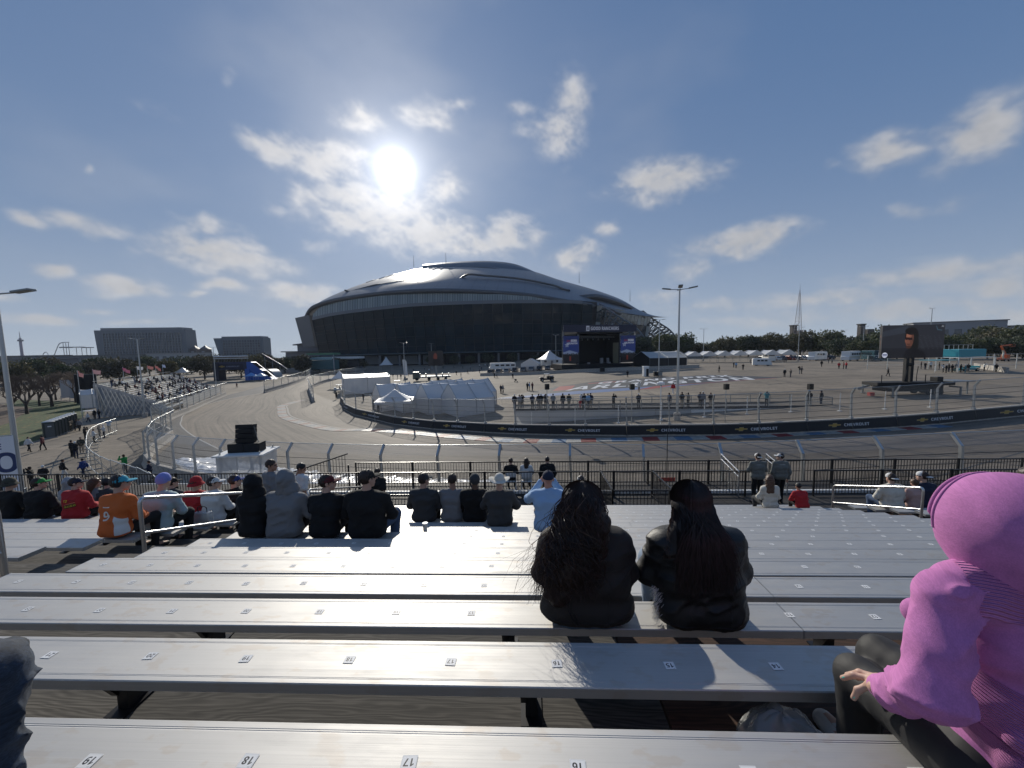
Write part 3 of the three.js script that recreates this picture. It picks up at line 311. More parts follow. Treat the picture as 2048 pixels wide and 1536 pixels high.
// ---------- stadium ----------
const P3 = a => V(a[0], a[1], a[2]);
{
  const st = thing('domed_stadium', 'huge domed stadium with dark glass facade and silver roof filling the horizon', 'stadium');
  const roofTex = texOf(512, 512, (u, v) => { const seam = Math.abs((v * 40) % 1 - 0.5) > 0.46 ? -16 : 0, sm = Math.abs((u * 24) % 1 - 0.5) > 0.475 ? -12 : 0, k = 215 + seam + sm + (pf(u, v, 12, 12, 201, 5) - 0.5) * 30; return [k, k, k]; });
  const roofM = mat(0.27, 0.29, 0.32, 0.42, 0.7, { map: roofTex }), fascia = mat(0.10, 0.105, 0.115, 0.5, 0.3), dark = mat(0.045, 0.05, 0.055, 0.6), panel = mat(0.16, 0.165, 0.175, 0.6), truss = mat(0.16, 0.175, 0.185, 0.55, 0.3);
  const glassM = [0, 1, 2].map(i => mat(0.008 + i * 0.002, 0.020 + i * 0.004, 0.028 + i * 0.005, 0.06 + i * 0.03, 0, { ior: 1.5, specularIntensity: 0.6 })), frost = [0, 1, 2].map(i => mat(0.20 + i * 0.03, 0.25 + i * 0.03, 0.27 + i * 0.03, 0.3, 0, { ior: 1.5 }));
  const r = rng(5), n = ST_GLASS.length;
  // roof shell, near eave -> ridge -> far eave
  const E = new THREE.CatmullRomCurve3(ST_E.map(P3)), R = new THREE.CatmullRomCurve3(ST_R.map(P3)), rows = [], S = 60, K = 22;
  const eP = [], rP = []; { const m = ST_E.length - 1; for (let i = 0; i <= S; i++) { const t = i / S * m, k = Math.min(m - 1, Math.floor(t)), f = t - k; eP.push(E.getPoint((k + f) / m)); rP.push(R.getPoint((k + f) / m)); } }
  for (let i = 0; i <= S; i++) { const e = eP[i], q = rP[i], row = []; for (let j = 0; j <= K; j++) { let f = j / K * 2, h; const g = f <= 1 ? f : 2 - f; h = g * (1.3 - 0.3 * g); row.push([lerp(e.x, q.x, f), lerp(e.y, q.y, h), lerp(e.z, q.z, f)]); } rows.push(row); }
  const roof = mesh('roof', sheet(rows), roofM, st);
  mesh('roof_edge', merge([tube(eP.map(p => V(p.x, p.y - 0.6, p.z)), 1.8, 90, 8)]), fascia, roof);
  // seam ridge and raised centre roof
  const sm = new THREE.CatmullRomCurve3(ST_SEAM.map(P3)).getPoints(30).map(p => { // lay on the shell
    let best = 1e9, y = p.y; for (const row of rows) for (let j = 0; j < 12; j++) { const d = (row[j][0] - p.x) ** 2 + (row[j][2] - p.z) ** 2; if (d < best) { best = d; y = row[j][1]; } } return V(p.x, y + 0.5, p.z); });
  mesh('roof_seam', tube(sm, 0.9, 60, 6), fascia, roof);
  const lo = new THREE.CatmullRomCurve3(ST_RIDGE_LO.map(P3)).getPoints(30), hi = new THREE.CatmullRomCurve3(ST_RIDGE_HI.map(P3)).getPoints(30);
  mesh('raised_roof', sheet(lo.map((p, i) => { const q = hi[i]; return [[p.x, p.y - 2.5, p.z], [p.x, p.y, p.z], [lerp(p.x, q.x, 0.5), lerp(p.y, q.y, 0.62), lerp(p.z, q.z, 0.5)], [q.x, q.y, q.z], [q.x, q.y - 1, q.z - 20], [q.x, p.y - 6, q.z - 45]]; })), roofM, st);
  const arch = new THREE.CatmullRomCurve3(ST_ARCH.map(P3)).getPoints(40); mesh('roof_arch', tube(arch.map(p => V(p.x, p.y - 1.0, p.z)), 1.4, 80, 6), dark, st);
  const logoBars = []; for (let i = 0; i < 16; i++) { const k = 15 + Math.floor(i * 0.75), a = rows[k][8], b = rows[k + (i % 2)][9 + (i % 3 ? 1 : 0)], f = 0.3 + 0.5 * r(); logoBars.push(beam([a[0], a[1] + 0.35, a[2]], [lerp(a[0], b[0], f), lerp(a[1], b[1], f) + 0.35, lerp(a[2], b[2], f)], 1.6, 0.5)); }
  mesh('roof_lettering', merge(logoBars), mat(0.55, 0.56, 0.58, 0.25, 0.9), roof).userData = { kind: 'stuff' };
  for (const i of [21, 25, 46, 55]) { const p = rP[i]; mesh('roof_mast', bar([p.x, p.y, p.z + 10], [p.x, p.y + 11, p.z + 10], 0.25, 0.1, 5), fascia, st); }
  // facade: glass bays, mullions, clerestory panes
  const gp = i => ST_GLASS[i], bp = i => ST_BASE[i], tier = [0.20, 0.46, 0.73, 1.0];
  for (let i = 0; i + 2 < n; i += 2) {
    for (let k = 0; k < 3; k++) { const f0 = tier[k] + 0.004, f1 = tier[k + 1] - 0.004, w = (r() - 0.5) * 0.5, L = (a, b, f) => [lerp(a[0], b[0], f), lerp(a[1], b[1], f), lerp(a[2], b[2], f) + w]; mesh('glass_pane', quads([[L(bp(i), gp(i), f0), L(bp(i + 2), gp(i + 2), f0), L(bp(i + 2), gp(i + 2), f1), L(bp(i), gp(i), f1)]]), glassM[Math.floor(r() * 3)], st); }
    mesh('mullion', beam(bp(i), [gp(i)[0], gp(i)[1], gp(i)[2] + 0.4], 0.5, 0.5), mat(0.016, 0.026, 0.032, 0.5), st);
  }
  const hz = []; for (let q = 0; q < 4; q++) { const f = 0.33 + q * 0.17; hz.push(tube(ST_GLASS.map((g, i) => [lerp(bp(i)[0], g[0], f), lerp(bp(i)[1], g[1], f), lerp(bp(i)[2], g[2], f) + 0.35]), 0.09, 60, 4)); } mesh('transoms', merge(hz), mat(0.055, 0.062, 0.068, 0.6), st).userData = { kind: 'stuff' };
  for (let i = 0; i + 1 < n; i++) {
    const a = ST_GLASS[i], b = ST_GLASS[i + 1], c = ST_EAVE[i + 1], d = ST_EAVE[i]; if (d[1] - a[1] < 0.4) continue; const l3 = 2.4;
    mesh('clerestory_sill', quads([[[a[0], a[1] - 0.2, a[2] + 0.6], [b[0], b[1] - 0.2, b[2] + 0.6], [b[0], b[1] + l3, b[2] + 0.2], [a[0], a[1] + l3, a[2] + 0.2]]]), panel, st);
    for (let k = 0; k < 2; k++) { const u = f => [lerp(a[0], b[0], f), lerp(a[1] + l3, b[1] + l3, f), lerp(a[2], b[2], f) - 0.4], w = f => [lerp(d[0], c[0], f), lerp(d[1], c[1], f) + 1.2, lerp(d[2], c[2], f) - 0.4]; if (w(0.5)[1] > u(0.5)[1]) mesh('clerestory_pane', quads([[u(k / 2 + 0.03), u(k / 2 + 0.47), w(k / 2 + 0.47), w(k / 2 + 0.03)]]), frost[Math.floor(r() * 3)], st); }
  }
  // ground floor: canopy, columns, wall
  const fl = f => ST_GLASS.map((g, i) => V(lerp(bp(i)[0], g[0], f), lerp(bp(i)[1], g[1], f), lerp(bp(i)[2], g[2], f)));
  mesh('facade_backing', sheet([ST_GLASS.map((g, i) => [bp(i)[0], bp(i)[1], bp(i)[2] - 1.6]), ST_GLASS.map(g => [g[0], g[1] + 0.5, g[2] - 1.6]), ST_EAVE.map(g => [g[0], g[1] + 2, g[2] - 2.4])]), mat(0.012, 0.014, 0.016, 0.8), st);
  const c0 = fl(0.2); mesh('podium_wall', sheet([c0.map(p => [p.x, -4, p.z - 5]), c0.map(p => [p.x, p.y, p.z - 5])]), panel, st);
  mesh('canopy', sheet([c0.map(p => [p.x, p.y, p.z - 5]), c0.map(p => [p.x, p.y + 0.6, p.z + 1]), c0.map(p => [p.x, p.y + 1, p.z + 12]), c0.map(p => [p.x, p.y, p.z + 12]), c0.map(p => [p.x, p.y - 0.6, p.z + 1])]), mat(0.12, 0.15, 0.155, 0.5, 0.2), st);
  for (let i = 1; i < n; i += 4) mesh('column', box(1.6, c0[i].y + 4, 1.6, c0[i].x, (c0[i].y - 4) / 2, c0[i].z + 9), panel, st);
  for (let i = 2; i < 26; i += 4) mesh('podium_panel', box(14, 7, 0.5, c0[i].x + 4, 2, c0[i].z + 1), mat(0.20, 0.22, 0.23, 0.6), st);
  // ends
  const slab = (q, back, m, nm) => { const b = q.map(p => [p[0] + back[0], p[1] + back[1], p[2] + back[2]]); mesh(nm, quads([q, [b[1], b[0], b[3], b[2]], [q[0], b[0], b[1], q[1]], [q[1], b[1], b[2], q[2]], [q[2], b[2], b[3], q[3]], [q[3], b[3], b[0], q[0]]]), m, st); };
  slab(LEFT_END, [-6, 0, -90], panel, 'side_wall');
  { const [nt, nb, ft, fb] = END_WALL, L = (a, b, f) => [lerp(a[0], b[0], f), lerp(a[1], b[1], f), lerp(a[2], b[2], f)];
    for (let i = 0; i < 14; i++) for (let k = 0; k < 4; k++) { const u0 = i / 14, u1 = (i + 0.94) / 14, T0 = L(nt, ft, u0), B0 = L(nb, fb, u0), T1 = L(nt, ft, u1), B1 = L(nb, fb, u1); mesh('end_pane', quads([[L(B0, T0, k / 4), L(B1, T1, k / 4), L(B1, T1, (k + 0.95) / 4), L(B0, T0, (k + 0.95) / 4)]]), r() < 0.2 ? frost[Math.floor(r() * 3)] : glassM[Math.floor(r() * 3)], st); }
    mesh('end_frame', quads([[[nb[0] - 1, nb[1], nb[2] - 1], [fb[0] - 1, fb[1], fb[2] - 1], [ft[0] - 1, ft[1], ft[2] - 1], [nt[0] - 1, nt[1], nt[2] - 1]], [[ft[0], ft[1], ft[2]], [fb[0], fb[1], fb[2]], [fb[0] - 40, fb[1], fb[2] - 8], [ft[0] - 40, ft[1], ft[2] - 8]]]), dark, st); }
  const vis = new THREE.CatmullRomCurve3(VISOR.map(P3)).getPoints(20); mesh('roof_visor', sheet(vis.map(p => [[p.x - 4, p.y + 1.5, p.z - 12], [p.x, p.y, p.z], [p.x + 1, p.y - 4.5, p.z + 2], [p.x - 6, p.y - 6, p.z - 8]])), fascia, st);
  const lat = (A, B, k, rr) => { const a = new THREE.CatmullRomCurve3(A.map(P3)), b = new THREE.CatmullRomCurve3(B.map(P3)), out = [], dz = V(-7, 0.5, -7), N = 11; const o = p => p.clone().add(dz); out.push(tube(a.getPoints(20), rr * 1.7, 30, 6), tube(b.getPoints(20), rr * 1.7, 30, 6), tube(a.getPoints(20).map(o), rr * 1.5, 30, 6), tube(b.getPoints(20).map(o), rr * 1.5, 30, 6)); for (let i = 0; i <= N; i++) { const p = a.getPoint(i / N), q = b.getPoint(i / N), p2 = a.getPoint(Math.min(1, (i + 1) / N)); out.push(bar(p, q, rr, rr, 5), bar(q, p2, rr, rr, 5), bar(o(p), o(q), rr, rr, 5), bar(o(q), o(p2), rr, rr, 5), bar(p, o(p), rr, rr, 5), bar(q, o(q), rr, rr, 5), bar(p, o(p2), rr * 0.8, rr * 0.8, 5)); } mesh('arch_leg', merge(out), truss, st); };
  lat(LEG_N_T, LEG_N_B, 0, 0.42); lat(LEG_F_T, LEG_F_B, 0, 0.5);
  mesh('arch_footing', merge([box(22, 14, 16, 172, 3, -424), box(14, 10, 14, 106, 2, -307)]), panel, st);
  mesh('plinth_slope', quads([[[112, -2, -318], [196, -2, -400], [190, 10, -404], [112, 16, -330]]]), mat(0.10, 0.13, 0.13, 0.6), st);
  // sign above the end glass
  const sign = canvasTex(512, 96, (c, w, h) => { c.fillStyle = '#2b2730'; c.fillRect(0, 0, w, h); c.fillStyle = '#b79a9a'; c.font = 'bold 74px sans-serif'; c.textBaseline = 'middle'; c.fillText('AT&T STADIUM', 12, 50, 488); });
  mesh('name_sign', quads([[[72.5, 40.5, -322], [90, 35.5, -334], [89.6, 40.5, -334], [73, 45.5, -322]]]), new THREE.MeshStandardMaterial({ map: sign, roughness: 0.5, side: THREE.DoubleSide }), st);
}
// building half hidden behind the stadium's end
{ const t = thing('stepped_building', 'low stepped building peeking out behind the end wall of the stadium', 'building', [-205, -2, -400]);
  mesh('wall', merge([box(40, 12, 30, 0, 6, 0), box(30, 9, 26, 6, 16, 0)]), mat(0.22, 0.22, 0.23, 0.7), t); mesh('roof', merge([box(46, 1, 36, 0, 12.6, 0), box(36, 1, 32, 6, 21.4, 0, 0, 0, 0.12)]), mat(0.14, 0.14, 0.15, 0.6), t); }
// ---------- far buildings ----------
function slabBuilding(name, label, p, w, h, d, turn, lean, o) {
  const t = thing(name, label, 'building', p, turn), r = rng(o.seed), body = mat(...o.body, 0.6), glass = [0, 1, 2].map(i => mat(o.glass[0] * (0.8 + i * 0.25), o.glass[1] * (0.8 + i * 0.25), o.glass[2] * (0.8 + i * 0.25), 0.15));
  const g = box(w, h, d, 0, h / 2, 0), q = g.attributes.position; for (let i = 0; i < q.count; i++) { const f = q.getY(i) / h; q.setX(i, q.getX(i) + (q.getX(i) < 0 ? -lean * f : o.leanR * f)); } g.computeVertexNormals(); mesh('wall', g, body, t);
  const nx = o.nx, ny = o.ny, cw = (w * 0.86) / nx, ch = (h * 0.84) / ny;
  for (let i = 0; i < nx; i++) for (let k = 0; k < ny; k++) { const x = -w * 0.43 + (i + 0.5) * cw, y = h * 0.07 + (k + 0.5) * ch; mesh('window', box(cw * 0.62, ch * 0.74, 0.3, x, y, d / 2 + 0.1), glass[Math.floor(r() * 3)], t); }
  for (let i = 0; i <= nx; i++) mesh('fin', box(cw * 0.22, h * 0.86, 0.9, -w * 0.43 + i * cw, h * 0.49, d / 2 + 0.3), mat(...o.fin, 0.6), t);
  mesh('roof_edge', box(w * 0.9, h * 0.07, d * 1.02, 0, h + h * 0.03, 0), mat(...o.fin, 0.6), t); return t;
}
slabBuilding('hotel_slab', 'wide pale grey hotel slab with vertical fins on the horizon', [-553, -2, -592], 124, 50, 22, 0.1, 3, { seed: 3, leanR: -2, body: [0.13, 0.145, 0.165], glass: [0.035, 0.045, 0.06], fin: [0.19, 0.205, 0.225], nx: 26, ny: 11 });
slabBuilding('wedge_building', 'blue grey wedge shaped building with slanted end on the horizon', [-411, -2, -600], 64, 36, 20, 0.05, 9, { seed: 4, leanR: 0, body: [0.11, 0.135, 0.16], glass: [0.055, 0.07, 0.09], fin: [0.12, 0.145, 0.17], nx: 14, ny: 8 });
{
  const low = (name, label, p, w, h, d, c, turn = 0) => { const t = thing(name, label, 'building', p, turn); mesh('wall', box(w, h, d, 0, h / 2, 0), mat(...c, 0.7), t); mesh('roof', box(w + 2, 0.8, d + 2, 0, h + 0.3, 0), mat(c[0] * 0.6, c[1] * 0.6, c[2] * 0.6, 0.6), t); const n = Math.floor(w / 9); for (let i = 0; i < n; i++) mesh('window', box(5, h * 0.35, 0.3, -w / 2 + (i + 0.5) * w / n, h * 0.55, d / 2 + 0.1), mat(0.05, 0.06, 0.07, 0.15), t); return t; };
  low('podium_building', 'long dark low building at the foot of the hotel slab', [-560, -2, -545], 250, 13, 30, [0.12, 0.13, 0.14]);
  low('retail_building', 'pale low building with a square portal frame beside the hotel', [-455, -2, -530], 70, 14, 24, [0.34, 0.34, 0.34]);
  low('brick_hall', 'dark brick hall with gabled towers to the side of the hotel', [-720, -2, -560], 120, 14, 40, [0.10, 0.09, 0.085]);
  low('flat_store', 'long flat roofed store behind the bare trees', [-640, -2, -470], 190, 9, 30, [0.13, 0.13, 0.135]);
  low('office_block', 'wide grey office block above the treeline behind the video screen', [455, 2, -400], 66, 27, 24, [0.24, 0.25, 0.27], -0.5);
  low('lower_office_wing', 'lower grey wing stepping down beside the office block', [525, 2, -402], 70, 22, 24, [0.20, 0.21, 0.22], -0.5);
  for (const [x, l] of [[-482, 'first small gabled tower next to the hotel'], [-466, 'second small gabled tower next to the hotel, nearer the wedge building']]) { const t = thing('gabled_tower', l, 'tower', [x - 5, -2, -596]); mesh('shaft', box(11, 20, 10, 0, 10, 0), mat(0.13, 0.10, 0.09, 0.8), t); const g = new THREE.ConeGeometry(8, 6, 4); g.rotateY(Math.PI / 4); g.translate(0, 23, 0); mesh('roof', g, mat(0.08, 0.08, 0.085, 0.6), t); mesh('opening', box(4, 8, 0.4, 0, 13, 5.1), mat(0.30, 0.31, 0.33, 0.4), t); }
  for (const [x, z, l] of [[262, -360, 'slim dark twin chimney towers rising from the treeline'], [325, -360, 'stubby dark tower rising from the treeline']]) { const t = thing('dark_tower', l, 'tower', [x, 2, z]); mesh('shaft', box(4, 24, 4, 0, 12, 0), mat(0.06, 0.05, 0.045, 0.8), t); mesh('shaft', box(6, 20, 5, 7, 10, 0), mat(0.06, 0.05, 0.045, 0.8), t); mesh('cap', box(5, 1, 5, 0, 24.5, 0), mat(0.04, 0.04, 0.04, 0.8), t); }
}
// roller coaster track and drop tower on the skyline
{ const t = thing('roller_coaster', 'pale roller coaster loop and platform on the far skyline', 'ride', [-742, -2, -640]); t.scale.set(0.55, 0.92, 1);
  mesh('track', tube([[-50, 8, 0], [-30, 14, 0], [-18, 26, 0], [-8, 36, 0], [6, 39, 0], [22, 39, 0]], 0.7, 60, 6), mat(0.4, 0.42, 0.44, 0.5), t); mesh('track', tube([[-56, 10, 3], [-52, 19, 3], [-42, 22, 3], [-36, 14, 3]], 0.6, 40, 6), mat(0.4, 0.42, 0.44, 0.5), t);
  for (const x of [4, 12, 20]) mesh('support', bar([x, 0, 0], [x, 38, 0], 0.6, 0.5, 6), M.grey, t); mesh('platform', box(26, 2, 8, 12, 30, 0), M.grey, t); mesh('platform', box(24, 1.5, 8, 50, 30, 0), M.grey, t); mesh('platform', box(20, 1.5, 8, 78, 29, 0), M.grey, t); for (const x of [42, 58, 72, 84]) mesh('support', bar([x, 0, 0], [x, 29, 0], 0.5, 0.5, 6), M.grey, t); }
{ const t = thing('drop_tower', 'thin lattice drop tower on the far skyline above the bare trees', 'tower', [-860, -2, -680]); mesh('shaft', bar([0, 0, 0], [0, 46, 0], 2.2, 1.8, 8), mat(0.35, 0.33, 0.38, 0.6), t); mesh('spire', bar([0, 46, 0], [0, 58, 0], 0.7, 0.2, 6), M.grey, t); mesh('gondola', box(5, 3, 5, 0, 42, 0), M.grey, t); }
// lattice radio mast
{ const t = thing('radio_mast', 'tall slim lattice radio mast rising over the treeline', 'mast', [222, 2.4, -300]), out = [], H = 52; const c = (k, y) => { const w = lerp(4.2, 0.5, Math.min(1, y / 46)), a = k * 2.094; return [Math.cos(a) * w, y, Math.sin(a) * w]; }; for (let k = 0; k < 3; k++) { out.push(bar(c(k, 0), c(k, 46), 0.16, 0.12, 5)); for (let y = 0; y < 46; y += 3) out.push(bar(c(k, y), c((k + 1) % 3, y + 3), 0.07, 0.07, 4), bar(c(k, y), c((k + 1) % 3, y), 0.06, 0.06, 4)); } mesh('lattice', merge(out), mat(0.30, 0.27, 0.27, 0.6), t); mesh('antenna', bar([0, 44, 0], [0, 53, 0], 0.14, 0.06, 5), M.grey, t); for (const y of [12, 17]) mesh('antenna', box(0.6, 2.4, 0.6, 4.2, y, 0), M.white, t); }

// ---------- trees ----------
function leafyGeo(seed, n, W, H, leaf) {
  const r = rng(seed), pos = [], nor = [], ix = [], blobs = []; for (let i = 0; i < 13; i++) { const a = r() * 6.283, q = Math.sqrt(r()) * 0.62; blobs.push([Math.cos(a) * q * W, H * (0.38 + 0.52 * r() * (1 - q * 0.4)), Math.sin(a) * q * W, W * (0.30 + 0.24 * r())]); }
  for (let i = 0; i < n; i++) { const b = blobs[Math.floor(r() * blobs.length)]; let x, y, z, l; do { x = r() * 2 - 1; y = r() * 2 - 1; z = r() * 2 - 1; l = Math.hypot(x, y, z); } while (l > 1 || l < 0.05); const k = (0.55 + 0.5 * r()) / l; const c = V(b[0] + x * b[3] * k, b[1] + y * b[3] * 0.8 * k, b[2] + z * b[3] * k); if (c.y < H * 0.12) c.y = H * 0.12 + r() * H * 0.1; const u = V(r() - 0.5, r() - 0.5, r() - 0.5).normalize(), w = V(r() - 0.5, r() - 0.5, r() - 0.5).cross(u).normalize(), s = leaf * (0.6 + 0.8 * r()), nn = u.clone().cross(w), o = pos.length / 3; const A = c.clone().addScaledVector(u, s), B = c.clone().addScaledVector(w, s * 0.55), C = c.clone().addScaledVector(u, -s), D = c.clone().addScaledVector(w, -s * 0.55); for (const p of [A, B, C, D]) { pos.push(p.x, p.y, p.z); nor.push(nn.x, nn.y, nn.z); } ix.push(o, o + 1, o + 2, o, o + 2, o + 3); }
  const g = new THREE.BufferGeometry(); g.setAttribute('position', new THREE.Float32BufferAttribute(pos, 3)); g.setAttribute('normal', new THREE.Float32BufferAttribute(nor, 3)); g.setIndex(ix); return g;
}
function twigGeo(seed, H, depth, thin) {
  const r = rng(seed), out = []; (function grow(p, d, L, rad, n) { const q = p.clone().addScaledVector(d, L); out.push(bar(p, q, rad, rad * 0.68, n > depth - 2 ? 6 : 3, true)); if (n <= 0) return; const k = n > depth - 1 ? 5 : 2 + Math.floor(r() * 2.4); for (let i = 0; i < k; i++) { const a = r() * 6.283, e = V(Math.cos(a), 0.25 + r() * 0.5, Math.sin(a)).multiplyScalar(0.8 + 0.3 * r()), nd = d.clone().multiplyScalar(0.85).add(e.multiplyScalar(0.75)).normalize(); grow(p.clone().addScaledVector(d, L * (0.65 + 0.35 * r())), nd, L * (0.68 + 0.14 * r()), Math.max(thin, rad * 0.58), n - 1); } })(V(0, 0, 0), V(0, 1, 0), H * 0.24, H * 0.028, depth); return out;
}
const crownM = [[0.050, 0.068, 0.020], [0.068, 0.078, 0.024], [0.040, 0.055, 0.020], [0.085, 0.078, 0.032], [0.060, 0.055, 0.028]].map(c => mat(...c, 0.9, 0, { transmission: 0.3, thickness: 0 })), barkM = mat(0.045, 0.035, 0.028, 0.9);
const crowns = [0, 1, 2, 3].map(i => leafyGeo(300 + i, 2600, 6.4, 9.5, 0.42)), trunkG = merge([bar([0, 0, 0], [0, 3.4, 0], 0.32, 0.22), bar([0, 3, 0], [1.8, 6, 0.5], 0.2, 0.08), bar([0, 3, 0], [-1.6, 6.4, -0.8], 0.2, 0.08), bar([0, 3, 0], [0.3, 7, 1], 0.2, 0.06)]);
function leafy(x, y, z, s, k, m, label, group, sy = 1) { const t = thing('leafy_tree', label, 'tree', [x, y, z], (x * 7 + z) % 6, group); t.scale.set(s, s * sy, s); mesh('crown', crowns[k % 4], crownM[m % 5], t); mesh('trunk', trunkG, barkM, t); }
{
  const r = rng(9);
  for (let i = 0; i < 46; i++) { const f = i / 45, az = lerp(17.5, 57, f) * D2R, d = (i % 3 === 0 ? 265 : i % 3 === 1 ? 238 : 300) + r() * 22, x = Math.sin(az) * d, z = -Math.cos(az) * d; leafy(x, 2.2, z, 0.8 + r() * 0.75 + f * 0.12, i, Math.floor(r() * 4), 'green tree in the belt of trees beyond the car park', 'trees beyond the car park'); }
  for (let i = 0; i < 18; i++) { const f = i / 17, az = lerp(40, 57, f) * D2R, d = 205 + r() * 16, x = Math.sin(az) * d, z = -Math.cos(az) * d; leafy(x, 2.2, z, 0.72 + r() * 0.25, i + 1, Math.floor(r() * 3), 'rounded lower tree at the front of the belt beyond the car park', 'lower trees at the front of the belt'); }
  for (let i = 0; i < 26; i++) { const f = i / 25, az = lerp(-56, -27, f) * D2R, d = 215 + (i % 3) * 34 + r() * 20, x = Math.sin(az) * d, z = -Math.cos(az) * d; leafy(x, -2.4, z, 0.85 + r() * 0.4, i, 2 + Math.floor(r() * 3), 'brownish tree in the belt behind the distant grandstand', 'trees behind the distant grandstand'); }
  for (let i = 0; i < 10; i++) { const x = lerp(-60, 70, i / 9) + r() * 6; leafy(x, -1, -272 + r() * 8, 0.62 + r() * 0.3, i, 2, 'small dark tree standing at the foot of the stadium glass', 'small trees along the stadium'); }
  for (let i = 0; i < 8; i++) leafy(lerp(-150, -92, i / 7), -2.4, -215 - r() * 20, 0.7 + r() * 0.3, i, 3, 'shrubby tree beyond the blue footbridge', 'trees beyond the footbridge');
  const twigs = [0, 1, 2].map(i => { const o = twigGeo(410 + i, 9.2, 6, 0.013); return [merge([o[0]]), merge(o.slice(1))]; }), twigM = mat(0.12, 0.09, 0.072, 0.9);
  const bare = [[-98.5, -75.1, 'bare tree nearest the picture edge with its trunk on brown earth'], [-95, -74.7, 'bare tree with the thickest trunk standing behind the toilets'], [-103.4, -85.9, 'bare tree nearest the pale display panels'], [-107.8, -87.2, 'bare tree behind the thickest trunk in the grove'], [-105.5, -92.5, 'bare tree close to the black sheeted wall'], [-116, -88.3, 'bare tree farther back at the picture edge'], [-118, -99, 'bare tree farther back behind the display panels'], [-126.6, -100.5, 'bare tree deepest in the middle of the grove'], [-121.7, -104, 'farthest bare tree of the grove']];
  bare.forEach(([x, z, l], i) => { const t = thing('bare_tree', l, 'tree', [x, -2.35, z], i * 1.7, 'bare trees in the grove'); t.scale.setScalar(0.95 + (i % 3) * 0.12); mesh('trunk', twigs[i % 3][0], barkM, t); mesh('crown', twigs[i % 3][1], twigM, t); });
}
// ---------- lamp posts ----------
function lampPost(p, h, heads, label, turn = 0, base = true) {
  const t = thing('lamp_post', label, 'lamp post', p, turn, 'tall car park lamp posts'); mesh('pole', bar([0, 0, 0], [0, h, 0], h * 0.0105, h * 0.006, 10), M.galv, t);
  if (base) mesh('concrete_base', bar([0, -0.3, 0], [0, 0.75, 0], 0.34, 0.34, 14), M.concrete, t);
  for (let k = 0; k < heads; k++) { const a = k * 6.283 / heads + 0.35, d = [Math.cos(a), Math.sin(a)]; const q = mesh('arm', bar([0, h - 0.05, 0], [d[0] * 0.9, h + 0.02, d[1] * 0.9], 0.045, 0.04, 6), M.galv, t); mesh('lamp_head', rbox(0.85, 0.11, 0.42, 0.03).applyMatrix4(new THREE.Matrix4().makeRotationFromEuler(new THREE.Euler(0, -a, 0.16))).translate(d[0] * 1.25, h + 0.1, d[1] * 1.25), M.galvDark, t); }
  return t;
}
lampPost([17.25, 0.88, -39.9], 13.5, 4, 'nearest tall lamp post with four heads standing behind the bannered wall');
lampPost([-41.2, -1.7, -148], 13.6, 2, 'thin lamp post in front of the stadium glass beside the feather banner', 1.2);
lampPost([-64.2, -2.1, -66.6], 13.6, 2, 'lamp post rising before the far grandstand', 0.2);
lampPost([-104, -2.35, -135], 13.6, 2, 'lamp post next to the blue footbridge', 0.4);
lampPost([110, 2.36, -148], 12.8, 2, 'lamp post standing before the lattice mast', 0.1);
lampPost([83, 2.28, -167], 13.8, 2, 'lamp post behind the row of white tents', 0.2);
lampPost([36.7, 1.6, -96], 13.7, 2, 'lamp post between the stage and the white kiosk', 0.7);
lampPost([184, 2.4, -170], 21, 2, 'tall lamp post rising behind the big video screen', 0.6);
lampPost([152, 2.39, -167], 13.5, 2, 'lamp post by the motorhomes short of the video screen', 0.1);
lampPost([-47, -1.9, -227], 15, 2, 'distant thin lamp post against the stadium by the small screen', 0.5);
lampPost([18.4, 0.9, -160], 13.4, 2, 'lamp post by the office cabin next to the stage', 1);
lampPost([176, 2.4, -205], 13.5, 2, 'faint distant lamp post over the trees short of the video screen', 0.3);
lampPost([222, 2.4, -150], 13.5, 2, 'lamp post near the orange lift at the far edge', 0.3);
{ const t = lampPost([-25.6, gy(-25.6), -19.5], 13.0, 2, 'lamp post at the picture edge carrying a white banner with a blue letter', 0.45);
  const tx = canvasTex(256, 512, (c, w, h) => { c.fillStyle = '#dfe3ea'; c.fillRect(0, 0, w, h); c.fillStyle = '#31406a'; c.font = 'bold 74px sans-serif'; c.fillText('THE', 40, 120); c.font = 'bold 250px sans-serif'; c.fillText('O', 96, 330); c.fillRect(20, 400, 220, 16); c.fillStyle = '#8b98b5'; c.fillRect(60, 440, 170, 30); });
  mesh('banner', box(1.35, 2.9, 0.02, -0.62, 4.4, 0.2), new THREE.MeshStandardMaterial({ map: tx, roughness: 0.7, side: THREE.DoubleSide }), t); const u = t.children[t.children.length - 1].geometry.attributes.uv; for (let i = 0; i < u.count; i++) u.setXY(i, u.getX(i) > 0.02 && u.getX(i) > 0.5 ? 1 : 0, u.getY(i) > 0.5 ? 1 : 0);
  mesh('banner_arm', bar([0, 5.85, 0.2], [-1.35, 5.85, 0.2], 0.025), M.galv, t); mesh('banner_arm', bar([0, 2.95, 0.2], [-1.35, 2.95, 0.2], 0.025), M.galv, t); mesh('pole_sleeve', bar([0, 0.4, 0], [0, 3, 0], 0.2, 0.19, 12), M.galv, t); }

